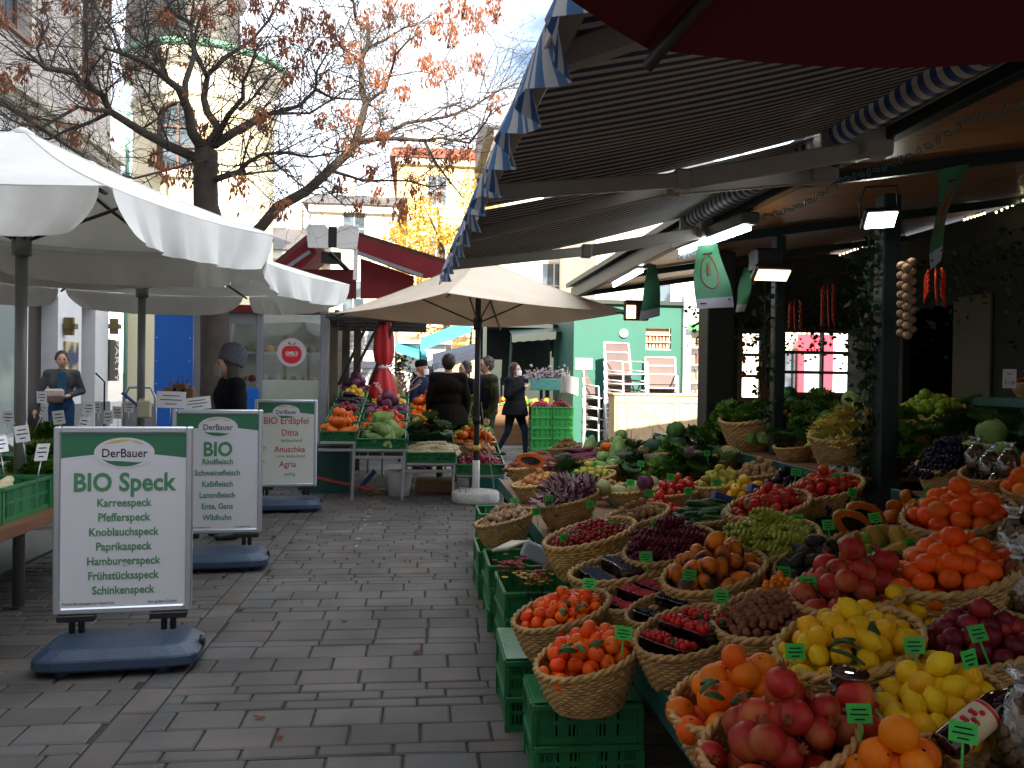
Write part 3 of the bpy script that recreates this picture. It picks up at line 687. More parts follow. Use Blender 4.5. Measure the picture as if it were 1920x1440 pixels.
# ------------------------------------------------------------ fabric umbrellas
M_canvas = mat('white_canvas', (.86, .85, .81), .85, var=.10, vscale=2, bump=.6, bscale=7, trans=.22)
M_tan = mat('sand_canvas', (.78, .67, .53), .85, var=.10, vscale=2, bump=.6, bscale=7, trans=.2)
M_pole = mat('grey_umbrella_pole', (.20, .21, .20), .4, metal=.4)
M_rib = mat('dark_rib', (.05, .04, .035), .5)
def umbrella(loc, r, n, a0, h_edge, h_top, label, cloth, valance=.2, group=None, tiltx=0, tilty=0, pole_r=.035, rcol=None, ribs=True, pole=True, polem=None):
    u = empty('market_umbrella', (*loc, 0), label, 'umbrella', group)
    cs = [Vector((r * math.cos(a0 + 2 * math.pi * k / n), r * math.sin(a0 + 2 * math.pi * k / n), 0)) for k in range(n)]
    def H(p): return h_edge + tiltx * p.x + tilty * p.y
    mb = MB(); apex = Vector((0, 0, h_top))
    for k in range(n):
        A, B = cs[k], cs[(k + 1) % n]
        def fn(a, b, A=A, B=B):
            e = A.lerp(B, a); e = Vector((e.x, e.y, H(e) - .03 * math.sin(math.pi * a)))
            p = apex.lerp(e, b); p.z -= .035 * math.sin(math.pi * b); return p
        mb.sheet(fn, 8, 8, (0, 0, .006))
    mb.lathe([(.07, h_top - .03), (.07, h_top - .01), (.02, h_top + .02)], 12)
    mb.build('canopy', cloth, u, local=True)
    mb = MB()
    for k in range(n):
        A, B = cs[k], cs[(k + 1) % n]
        mb.tube([apex.lerp(Vector((A.x, A.y, H(A))), b) - Vector((0, 0, .035 * math.sin(math.pi * b) - .006)) for b in (0, .2, .4, .6, .8, 1)], .006, 4)
        mb.tube([Vector((A.lerp(B, q / 8).x, A.lerp(B, q / 8).y, H(A.lerp(B, q / 8)) - .03 * math.sin(math.pi * q / 8) + .006)) for q in range(9)], .005, 4)
    mb.build('seams', cloth, u, local=True)
    if valance:
        mb = MB()
        for k in range(n):
            A, B = cs[k], cs[(k + 1) % n]; nn = ((A + B) / 2).normalized()
            ph = rnd.uniform(0, 6)
            def fn(a, b, A=A, B=B, nn=nn, ph=ph):
                t = .02 + .96 * a; e = A.lerp(B, t); cv = 1 - min(1, min(t, 1 - t) / .12) ** .6 if False else 1
                t2 = .5 + (t - .5) * (1 - .16 * b ** 2)
                e = A.lerp(B, t2)
                o = nn * (.010 + .035 * math.sin(t * 15 + ph) * b + .02 * math.sin(t * 37 + ph * 2) * b + .008 * math.sin(t * 90) * b)
                return Vector((e.x, e.y, H(e) - .03 * math.sin(math.pi * t) - valance * b * (1 - .22 * math.exp(-min(t, 1 - t) * 18)) )) + o
            mb.sheet(fn, 44, 6, nn * .003)
        mb.build('valance', cloth, u, local=True)
    if ribs:
        mb = MB()
        for c in cs:
            e = Vector((c.x, c.y, H(c)));
            pts = [apex.lerp(e, b) - Vector((0, 0, .03 + .035 * math.sin(math.pi * b))) for b in (0, .25, .5, .75, 1)]
            mb.tube(pts, .012, 5)
            q = apex.lerp(e, .5) - Vector((0, 0, .07)); mb.tube([Vector((0, 0, h_edge - .12)), q], .010, 5)
        mb.build('ribs', M_rib, u, local=True)
    if pole:
        mb = MB(); mb.cyl((0, 0, .02), pole_r, h_top - .03, 10); mb.cyl((0, 0, h_edge - .2), pole_r * 1.6, .14, 10); mb.build('pole', polem or M_pole, u, local=True)
    return u
grp = None
umbrella((-2.49, 5.66), 1.52, 6, R(7.5), 2.42, 3.0, 'nearest big white market umbrella above the left crates, scalloped valance', M_canvas, .25)
umbrella((-2.60, 8.35), 1.93, 6, R(12), 2.40, 2.98, 'second white market umbrella, lower and behind the nearest one', M_canvas, .22)
umbrella((-3.3, 2.3), 1.2, 6, R(0), 2.42, 2.9, 'white market umbrella at the very left edge', M_canvas, .2) if False else None
u3c = W(887, 941, z=0)
u3 = umbrella((u3c.x + .03, u3c.y), 1.78, 4, R(-104), 2.26, 2.92, 'flat sand coloured square umbrella on a concrete foot in the middle of the lane', M_tan, 0, tilty=-.035, polem=mat('dark_pole', (.03, .035, .035), .4))
mb = MB(); mb.lathe([(.27, 0), (.285, .02), (.285, .11), (.26, .135), (.06, .16), (.05, .17)], 32); mb.build('concrete_base', mat('white_concrete', (.55, .54, .52), .9, var=.2, vscale=12, bump=.5), u3, local=True)
mb = MB(); mb.cyl((0, 0, .16), .045, .34, 12); mb.build('base_tube', M_white, u3, local=True)
mb = MB(); mb.cyl((0, 0, .93), .05, .1, 10); mb.cyl((0, 0, .62), .05, .06, 10, m=1); mb.tube([(.05, 0, 1.2), (.09, -.02, .9), (.16, -.05, .5), (.22, -.06, .15)], .006, 5, m=2); mb.tube([(-.05, 0, 1.2), (-.10, 0, 1.0), (-.06, 0, .95)], .006, 5, m=2)
mb.tube([(-.2, -.15, .13), (-.2, -.15, .19), (-.13, -.2, .19), (-.13, -.2, .13)], .008, 5, m=2)
mb.build('collar', [M_black, mat('yellow_tape', (.7, .5, .05), .5), mat('rope', (.4, .36, .3), .8)], u3, local=True)
# the deep red umbrella overhead, right
_A, _B = W(1215, 92, z=2.07), W(2080, 98, z=2.07); _s = (_B - _A).length; _d = (_B - _A).normalized(); _c = (_A + _B) / 2 + Vector((_d.y, -_d.x, 0)) * _s * .866
ru = umbrella((_c.x, _c.y), _s, 6, math.atan2(_A.y - _c.y, _A.x - _c.x), 2.07, 2.5, 'deep red umbrella close overhead at the top right corner', mat('deep_red_canvas', (.13, .004, .008), .8, var=.1, trans=.1), 0, pole=True, pole_r=.03)

# ------------------------------------------------------------ green crates
def crate_mesh(w, d, h, slots=True):
    """open plastic crate: w along x, d along y, real slotted walls"""
    mb = MB(); t = .012
    mb.bx((-w / 2, -d / 2, 0), (w / 2, d / 2, .012))
    for s in (-1, 1):
        y0, y1 = sorted((s * d / 2, s * (d / 2 - t)))
        x0, x1 = sorted((s * w / 2, s * (w / 2 - t)))
        # top rim and bottom band
        mb.bx((-w / 2 - .006, s * d / 2 - .012, h - .025), (w / 2 + .006, s * d / 2 + .008, h), bev=.004); mb.bx((-w / 2, y0, .012), (w / 2, y1, .03))
        mb.bx((s * w / 2 - .012, -d / 2 + .013, h - .025), (s * w / 2 + .008, d / 2 - .013, h - .001), bev=.004); mb.bx((x0, -d / 2 + t, .012), (x1, d / 2 - t, .03))
        z1 = h - .025; zm = .03 + (z1 - .03) * .52
        mb.bx((-w / 2, y0 + .001, zm - .008), (w / 2, y1 - .001, zm + .008)); mb.bx((x0 + .001, -d / 2 + t, zm - .007), (x1 - .001, d / 2 - t, zm + .007))
        for (L_, ax) in ((w, 0), (d, 1)):
            n = max(6, int(L_ / .017))
            for i in range(n + 1):
                p = -L_ / 2 + t + (L_ - 2 * t) * i / n; edge = i in (0, n)
                cw = .03 if edge else .0045
                if abs(p) < L_ * .09: cw = .009
                if abs(abs(p) - L_ * .22) < .012: cw = .012
                pp = max(-L_ / 2 + t + cw, min(L_ / 2 - t - cw, p))
                if ax == 0: mb.bx((pp - cw, y0 + .002, .03), (pp + cw, y1 - .002, z1))
                else: mb.bx((x0 + .002, pp - cw, .03), (x1 - .002, pp + cw, z1))
    for sx in (-1, 1):
        for sy in (-1, 1): mb.bx((sx * (w / 2 - .002) - .010, sy * (d / 2 - .002) - .010, .002), (sx * (w / 2 - .002) + .010, sy * (d / 2 - .002) + .010, h - .026))
    return mb.mesh('crate', M_crate)
CM = {}
def crate(x, y, z, label, group=None, size=(.4, .3, .15), rz=0, tilt=None, m=None):
    k = (size, m.name if m else '')
    if k not in CM:
        CM[k] = crate_mesh(*size)
        if m: CM[k].materials[0] = m
    o = bpy.data.objects.new('green_crate' if not m else 'plastic_crate', CM[k]); o.location = (x, y, z); o.rotation_euler = (tilt or 0, 0, rz); link(o)
    return tag(o, label, 'crate', group)
names = ['nearest', 'second', 'third', 'fourth', 'fifth', 'sixth', 'seventh']
xs0 = .637
for i, y in enumerate((3.235, 3.80, 4.62, 5.25)):
    top = (2, 2, 3, 3)[i]; dx = (0, -.055, -.0, -.03)[i]; lev = ('lowest', 'upper') if top == 2 else ('lowest', 'middle', 'topmost')
    for k in range(top):
        crate(xs0 + dx + rnd.uniform(-.006, .006), y, .152 * k if top == 2 else .13 * k, 'green slotted crate, %s of the %s stack along the fruit stall edge' % (lev[k], names[i]), 'green crates under the fruit stall edge', (.4, .3, .15) if i == 0 else (.4, .45, .15) if top == 2 else (.36, .5, .128), rz=rnd.uniform(-.03, .03))
for i, y in enumerate((6.0, 6.7, 7.6)):
    for k in range(2): crate(.62 + .06 * i, y, .16 * k, 'green slotted crate, %s of the %s stack along the fruit stall edge' % (('lower', 'upper')[k], names[4 + i]), 'green crates under the fruit stall edge', (.4, .5, .158))
# lid sheets on the crates under the baskets
for i, y in enumerate((3.235, 3.80)):
    mb = MB(); mb.box((0, 0, 0), (.405, .30 if i == 0 else .45, .006), bev=.002); o = mb.build('plastic_sheet', mat('green_lid', (.015, .17, .06), .25, var=.1), loc=(xs0 + (0, -.055)[i], y, .308), local=True)
    tag(o, 'flat glossy green sheet lying on the %s crate stack under a basket of %s' % (names[i], ('mandarins', 'clementines')[i]), 'sheet')

# ------------------------------------------------------------ the terraced fruit stall
st = empty('display_table', (1.6, 5, 0), 'long terraced display table of brown boards with teal edges carrying the fruit baskets', 'display table')
mbw = MB(); mbf = MB(); mbl = MB()
for k in range(5):
    x0 = .86 + .34 * k; h = surf_h(x0 + .17) - .012; ys = 1.2 if k else 1.7
    mbw.bx((x0, ys, h - .02), (x0 + .36, 8.9, h), bev=.003); mbf.bx((x0 - .022, ys, h - .10), (x0 - .002, 8.9, h + .012), bev=.003)
    for y in (1.9, 3.6, 5.3, 7.0, 8.7): mbl.bx((x0 + .02, y, 0), (x0 + .06, y + .04, h - .022))
mbw.build('shelf', M_wood, st); mbf.build('shelf_edge', M_teal, st); mbl.build('legs', M_black, st)
sh = empty('raised_shelf', (2.9, 5, 0), 'raised brown shelf with teal front board behind the posts, full of wicker baskets', 'shelf')
hs_ = .93
mb = MB(); mb.bx((2.50, 1.8, hs_ - .025), (3.35, 4.25, hs_), bev=.003); mb.bx((2.50, 4.85, hs_ - .025), (3.35, 8.8, hs_), bev=.003); mb.build('shelf', M_wood, sh)
mb = MB(); mb.bx((2.98, 3.0, 1.05), (3.34, 8.7, 1.07), bev=.003); mb.bx((2.985, 3.0, hs_ + .002), (3.0, 4.2, 1.049)); mb.bx((2.985, 4.9, hs_ + .002), (3.0, 8.7, 1.049)); mb.build('riser', M_wood, sh)
mb = MB(); mb.bx((2.475, 1.8, hs_ - .10), (2.498, 4.25, hs_ + .012), bev=.003); mb.bx((2.475, 4.85, hs_ - .07), (2.498, 8.8, hs_ + .012), bev=.003); mb.build('shelf_edge', M_teal, sh)
mb = MB()
for y in (1.9, 4.1, 4.95, 6.6, 8.6):
    for x in (2.56, 3.28): mb.bx((x, y, 0), (x + .05, y + .05, hs_ - .027))
mb.build('legs', M_dgreen, sh)
hp = W(1880, 745, x=3.3)
hs2 = empty('corner_shelf', (3.3, hp.y, 0), 'small teal shelf high at the right edge holding a basket of red jars', 'shelf')
mb = MB(); mb.bx((3.16, hp.y - .5, hp.z - .05), (3.6, hp.y + .12, hp.z), bev=.004); mb.build('shelf', M_teal, hs2)
mb = MB(); mb.bx((3.4, hp.y - .3, 0), (3.46, hp.y - .24, hp.z - .052)); mb.build('post', M_dgreen, hs2)

# ------------------------------------------------------------ stall building: posts, roof, walls
hut = empty('market_hut', (3.4, 5, 0), 'dark green market hut with plank ceiling, posts, window wall and open door on the right', 'market hut')
M_ceil = mat('varnished_ceiling_boards', (.36, .155, .05), .38, var=.3, vscale=2, stretch=(1, 6, 1), bump=.15, bscale=12)
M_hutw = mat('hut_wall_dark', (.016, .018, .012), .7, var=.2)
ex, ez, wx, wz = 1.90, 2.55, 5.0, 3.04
def ceil_z(x): return ez + (wz - ez) * (x - ex) / (wx - ex)
mb = MB(); nb = 12
for i in range(24):
    y0 = .2 + i * .42; mb.poly([(ex, y0 + .004, ez), (wx + .3, y0 + .004, ceil_z(wx + .3)), (wx + .3, y0 + .416, ceil_z(wx + .3)), (ex, y0 + .416, ez)], (0, 0, .02))
mb.build('ceiling', M_ceil, hut)
mb = MB(); mb.poly([(ex - .12, .0, ez + .06), (wx + .4, .0, ceil_z(wx + .4) + .08), (wx + .4, 10.4, ceil_z(wx + .4) + .08), (ex - .12, 10.4, ez + .06)], (0, 0, .05)); mb.build('roof', M_dgreen, hut)
mb = MB(); mb.bx((ex - .06, .0, ez - .08), (ex - .002, 10.38, ez + .055), bev=.004); mb.build('roof_beam', M_dgreen, hut)
mb = MB()
for y in (1.6, 4.2, 6.3, 8.4, 10.2): mb = MB(); mb.bar((ex, y, ez - .035), (wx, y, wz - .035), .05, .06); mb.build('rafter', M_dgreen, hut)
for (x, y, w, d) in ((W(1660, 700, y=4.82).x, 4.82, .11, .11), (W(1457, 700, y=6.32).x, 6.32, .085, .085)):
    mb = MB(); mb.bx((x - w / 2, y - d / 2, 0), (x + w / 2, y + d / 2, ceil_z(x) - .07), bev=.008); mb.build('post', M_dgreen, hut)
mb = MB(); x = W(1344, 700, y=7.6).x; mb.bx((x - .13, 7.5, 0), (x + .13, 7.76, ceil_z(x) - .01), bev=.01); mb.build('pillar', mat('dark_pillar', (.018, .022, .016), .6, var=.2), hut)
# window wall (end) with two openings, then long wall with doorway
yE = 9.6
wl_ = lambda px: W(px, 700, y=yE).x; wz_ = lambda py: W(1480, py, y=yE).z
h1 = (wl_(1388), wl_(1424), wz_(746), wz_(627)); h2 = (wl_(1468), wl_(1610), wz_(735), wz_(623))
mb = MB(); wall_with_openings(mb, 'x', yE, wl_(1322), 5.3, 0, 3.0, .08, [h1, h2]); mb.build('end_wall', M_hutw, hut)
for (a, b, z0, z1) in (h1, h2):
    mb = MB(); n = 4
    for k in range(1, 3): zz = z0 + (z1 - z0) * k / 3; mb.bx((a, yE - .05, zz - .018), (b, yE + .03, zz + .018))
    if b - a > .5:
        mb.bx((a + (b - a) * .5 - .012, yE - .045, z0), (a + (b - a) * .5 + .012, yE + .025, z1))
    mb.bx((a - .05, yE - .06, z0 - .05), (b + .05, yE - .042, z0)); mb.bx((a - .05, yE - .06, z1), (b + .05, yE - .042, z1 + .05)); mb.bx((a - .05, yE - .06, z0), (a, yE - .042, z1)); mb.bx((b, yE - .06, z0), (b + .05, yE - .042, z1))
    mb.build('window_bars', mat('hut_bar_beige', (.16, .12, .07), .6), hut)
dy0, dy1 = W(1788, 700, x=5.0).y, W(1692, 700, x=5.0).y
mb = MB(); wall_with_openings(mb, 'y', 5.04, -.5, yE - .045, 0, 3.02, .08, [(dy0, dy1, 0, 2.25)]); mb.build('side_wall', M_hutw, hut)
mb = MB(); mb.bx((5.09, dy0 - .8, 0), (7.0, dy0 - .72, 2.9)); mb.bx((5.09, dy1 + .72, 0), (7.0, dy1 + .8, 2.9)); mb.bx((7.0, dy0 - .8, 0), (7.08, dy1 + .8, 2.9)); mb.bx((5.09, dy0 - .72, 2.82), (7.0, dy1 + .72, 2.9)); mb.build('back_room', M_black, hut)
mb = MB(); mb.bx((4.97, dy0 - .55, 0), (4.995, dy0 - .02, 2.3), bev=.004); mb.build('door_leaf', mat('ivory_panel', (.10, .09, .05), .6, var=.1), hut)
# beige curtain in the small window
mb = MB(); mb.grid(lambda a, b: (h1[1] - .01 + .16 * a - .03 * math.sin(b * 3.1), yE - .09 + .015 * math.sin(a * 20), h1[2] - .1 + (h1[3] - h1[2] + .15) * b), 16, 8); mb.build('curtain', mat('wine_curtain', (.16, .04, .04), .8), hut)

# ------------------------------------------------------------ striped awning
M_stripe = stripes('blue_white_stripes', (.008, .032, .11), (.50, .44, .34), .060, .52, 1, trans=.16)
M_stripev = stripes('valance_stripes', (.12, .28, .55), (.76, .78, .82), .05, .5, 1, trans=.4)
M_arm = mat('ivory_arm', (.33, .30, .25), .45, var=.08)
ax0, az0, ax1, az1 = .27, 2.19, 1.74, 2.58
def AX(y): return ax0 - .026 * (y - 1.3)
def awning(y0, y1, label, first):
    a = empty('striped_awning', (1.0, (y0 + y1) / 2, 2.0), label, 'awning')
    def fn(u, v):
        y = y0 + (y1 - y0) * v; x = AX(y) + (ax1 - AX(y)) * u
        return (x, y, az0 + (az1 - az0) * u - .022 * math.sin(math.pi * u) + .006 * math.sin(y * 9) * math.sin(math.pi * u))
    mb = MB(); mb.sheet(fn, 12, 40, (0, 0, .003)); mb.build('fabric', M_stripe, a)
    mb = MB(); n = int((y1 - y0) / .04)
    per = .36
    def fv(u, v):
        y = y0 + (y1 - y0) * u; drop = .09 + .035 * abs(math.sin(math.pi * y / per))
        return (AX(y) - .02 - .035 * v * math.sin(y * 17 + 2) - .012 * math.sin(y * 41) * v, y + .02 * v * math.sin(y * 5), az0 + .015 - drop * v)
    mb.sheet(fv, n * 2, 5, (.003, 0, 0)); mb.build('valance', M_stripev, a)
    mb = MB(); mb.bar((AX(y0) + .006, y0, az0 - .004), (AX(y1) + .006, y1, az0 - .004), .048, .052, bev=.004); mb.build('front_bar', M_arm, a)
    mb = MB(); mb.tube([(ax1 + .03, y0, az1 - .02), (ax1 + .03, y1, az1 - .02)], .058, 20); mb.build('fabric_roll', stripes('roll_stripes', (.014, .06, .21), (.62, .58, .50), .072, .52, 1, trans=0), a)
    mb = MB(); mb.bx((ax1 + .095, y0, az1 - .06), (ax1 + .155, y1, az1 + .04), bev=.004)
    for y in (y0 + .03, y1 - .03): mb.bx((ax1 - .05, y - .012, az1 - .10), (ax1 + .11, y + .012, az1 + .06), bev=.004)
    mb.build('bracket', M_arm, a)
    for t in ((.08, .9) if first else (.9,)):
        y = y0 + (y1 - y0) * t; e = (AX(y) + .02, y - (.25 if t > .5 else -.25), az0 - .03); el = (1.06, y + (.12 if t > .5 else -.2), az0 + .13); s_ = (ax1 + .08, y, az1 - .13)
        mb = MB(); mb.bar(s_, el, .035, .075, bev=.006); mb.bar(el, e, .03, .06, bev=.006); mb.box(el, (.07, .07, .085), bev=.01); mb.box((s_[0], s_[1], s_[2] + .02), (.12, .13, .12), bev=.01); mb.build('folding_arm', M_arm, a)
    return a
awning(1.32, 3.52, 'near blue and white striped awning with scalloped valance over the fruit', True)
awning(3.60, 5.5, 'farther blue and white striped awning section beyond the bright gap', True)
# chain hanging along the roof edge
ch = MB()
for i in range(70):
    y = 1.9 + i * .06; z = 2.40 - .03 * abs(math.sin(i * .22)); T = Matrix.Translation((1.86, y, z)) @ Matrix.Rotation(R(90) if i % 2 else 0, 4, 'Y') @ Matrix.Rotation(R(90), 4, 'X')
    ring = [(.016 * math.cos(k * math.pi / 4), .007 * math.sin(k * math.pi / 4), 0) for k in range(9)]
    ch.tube([T @ Matrix.Diagonal((1, 1, 1, 1)) @ Vector((p[1] * 1, p[2], p[0] * 2.2)) if False else T @ Vector((p[0], p[1], 0)) + Vector((0, (p[0] if False else 0), 0)) for p in ring], .003, 4, caps=False)
tag(ch.build('chain', mat('blue_grey_chain', (.12, .20, .22), .4, metal=.5)), 'thin blue grey chain hanging along the hut roof edge', 'chain')

# ------------------------------------------------------------ lamps
M_tube = mat('lit_tube', (.85, .93, 1.0), .5, emit=9.0)
M_warm = mat('lit_warm_panel', (1.0, .50, .18), .5, emit=3.2)
M_cool = mat('lit_cool_panel', (.95, 1.0, .85), .5, emit=14.0)
def tube_lamp(pa, pb, x, label):
    a = W(*pa, x=x); b = W(*pb, x=x); o = empty('strip_lamp', a, label, 'lamp')
    mb = MB(); mb.bar(a + Vector((0, 0, .06)), b + Vector((0, 0, .06)), .11, .07, bev=.01); mb.build('housing', mat('grey_lamp_housing', (.16, .15, .14), .5), o)
    mb = MB(); mb.tube([a + Vector((0, .03, .005)), b + Vector((0, -.03, .005))], .016, 8); mb.build('tube', M_tube, o)
    mb = MB(); mb.bar(a + Vector((-.0, 0, .1)), a + Vector((.0, 0, .22)), .02, .02); mb.bar(b + Vector((0, 0, .1)), b + Vector((0, 0, .2)), .02, .02); mb.build('hanger', M_black, o)
tube_lamp((1408, 428), (1274, 476), 1.85, 'nearer lit white strip lamp under the hut roof edge')
tube_lamp((1205, 508), (1150, 537), 1.9, 'farther lit white strip lamp under the hut roof edge')
fl = W(1652, 413, y=4.6); o = empty('flood_lamp', fl, 'square lit cool white flood lamp under the plank ceiling', 'lamp')
T = Matrix.Translation(fl) @ Matrix.Rotation(R(40), 4, 'X') @ Matrix.Rotation(R(-6), 4, 'Y')
mb = MB(); mb.box((0, .02, 0), (.20, .035, .13), X=T, bev=.008); mb.box((0, .05, .0), (.14, .03, .09), X=T); mb.build('housing', M_black, o)
mb = MB(); mb.box((0, -.0005, 0), (.165, .006, .095), X=T); mb.build('lit_panel', M_cool, o)
mb = MB(); mb.tube([T @ Vector((-.11, .02, 0)), T @ Vector((-.11, .09, .08)), T @ Vector((-.09, .1, .16)), T @ Vector((.09, .1, .16)), T @ Vector((.11, .09, .08)), T @ Vector((.11, .02, 0))], .006, 5); mb.build('bracket', M_black, o)
hl = W(1447, 520, y=6.0); o = empty('flood_lamp', hl, 'warm amber flood lamp with a black hood beside the green banner', 'lamp')
T = Matrix.Translation(hl) @ Matrix.Rotation(R(50), 4, 'X')
mb = MB(); mb.box((0, .03, .02), (.28, .05, .14), X=T, bev=.01); mb.bx((hl.x - .12, hl.y + .02, hl.z + .04), (hl.x + .10, hl.y + .16, hl.z + .22), bev=.02); mb.build('housing', M_black, o)
mb = MB(); mb.box((0, -.0005, .02), (.24, .006, .10), X=T); mb.build('lit_panel', M_warm, o)
l3 = W(1183, 583, y=9.0); o = empty('flood_lamp', l3, 'small warm lit lamp on a black box in front of the green kiosk', 'lamp')
mb = MB(); mb.bx((l3.x - .06, l3.y, l3.z - .10), (l3.x + .20, l3.y + .10, l3.z + .12), bev=.01); mb.build('housing', M_black, o)
mb = MB(); mb.bx((l3.x - .05, l3.y - .008, l3.z - .08), (l3.x + .05, l3.y - .002, l3.z + .06)); mb.build('lit_panel', M_warm, o)
# small fairy lights on the ceiling-wall line
mb = MB()
for (pa, pb, n) in (((1575, 478), (1616, 463), 7), ((1808, 412), (1846, 400), 7), ((1868, 398), (1919, 376), 6)):
    for i in range(n):
        t = i / (n - 1); p = W(pa[0] + (pb[0] - pa[0]) * t, pa[1] + (pb[1] - pa[1]) * t, x=4.7); mb.ball(p, .009, 6, 4)
    a = W(*pa, x=4.7); b = W(*pb, x=4.7); mb.tube([a + Vector((0, 0, .02)), b + Vector((0, 0, .02))], .006, 4, m=1)
tag(mb.build('fairy_lights', [mat('lit_fairy', (1, .85, .45), .5, emit=6.0), M_black]), 'string of tiny warm lights along the back of the ceiling', 'lights')

# ------------------------------------------------------------ green paper banners
M_ban = mat('green_banner', (.10, .33, .17), .55, var=.12, trans=.3); M_banw = mat('banner_white', (.62, .62, .70), .6, trans=.3); M_banr = mat('banner_red', (.45, .10, .05), .6)
def banner(pts, y, label, red=True, turn=0.0):
    """pts: four pixel corners (top left, top right, bottom right, bottom left) on the plane at distance y"""
    TL, TR_, BR, BL = [W(*p, y=y) for p in pts]
    o = empty('paper_banner', ((TL + TR_) / 2), label, 'banner'); w = (TR_ - TL).length
    def fn(u, v, off=0):
        p = TL.lerp(TR_, u).lerp(BL.lerp(BR, u), v); p.y += .035 * math.sin(v * 5 + u * 2 + y) + turn * (u - .5) + off; return p
    mb = MB(); mb.sheet(lambda u, v: fn(u, v * .84), 8, 12, (0, .002, 0)); mb.build('cloth', M_ban, o)
    mb = MB(); mb.sheet(lambda u, v: fn(u, .84 + .16 * v), 8, 3, (0, .002, 0)); mb.build('white_hem', M_banw, o)
    if red:
        mb = MB()
        mb.tube([fn(.5 + .26 * math.cos(k * math.pi / 12), .42 + .27 * math.sin(k * math.pi / 12), -.004) for k in range(25)], .0035, 4, caps=False)
        mb.tube([fn(.42 + .16 * (k / 6), .36 + .13 * math.sin(k * 1.9), -.004) for k in range(7)], .003, 4)
        mb.build('emblem', M_banr, o)
        mb = MB(); mb.tube([fn(.1, .92, -.004), fn(.25, .92, -.004)], .004, 4); mb.tube([fn(.85, .88, -.004), fn(.92, .88, -.004)], .004, 4); mb.tube([fn(.3, .14, -.004), fn(.7, .14, -.004)], .004, 4); mb.build('lettering', M_ink, o)
banner([(1304, 462), (1348, 454), (1375, 576), (1304, 580)], 5.3, 'green banner with a red oval emblem hanging below the nearer strip lamp')
banner([(1212, 495), (1238, 492), (1246, 590), (1190, 604)], 6.6, 'small twisted green banner in front of the teal kiosk', red=False, turn=.2)
banner([(1735, 328), (1832, 302), (1775, 486), (1733, 508)], 3.6, 'dark green banner hanging at the right under the ceiling', turn=.15)
banner([(1396, 500), (1412, 500), (1398, 584), (1376, 586)], 6.2, 'narrow pale banner seen edge on, left of the amber lamp', red=False)

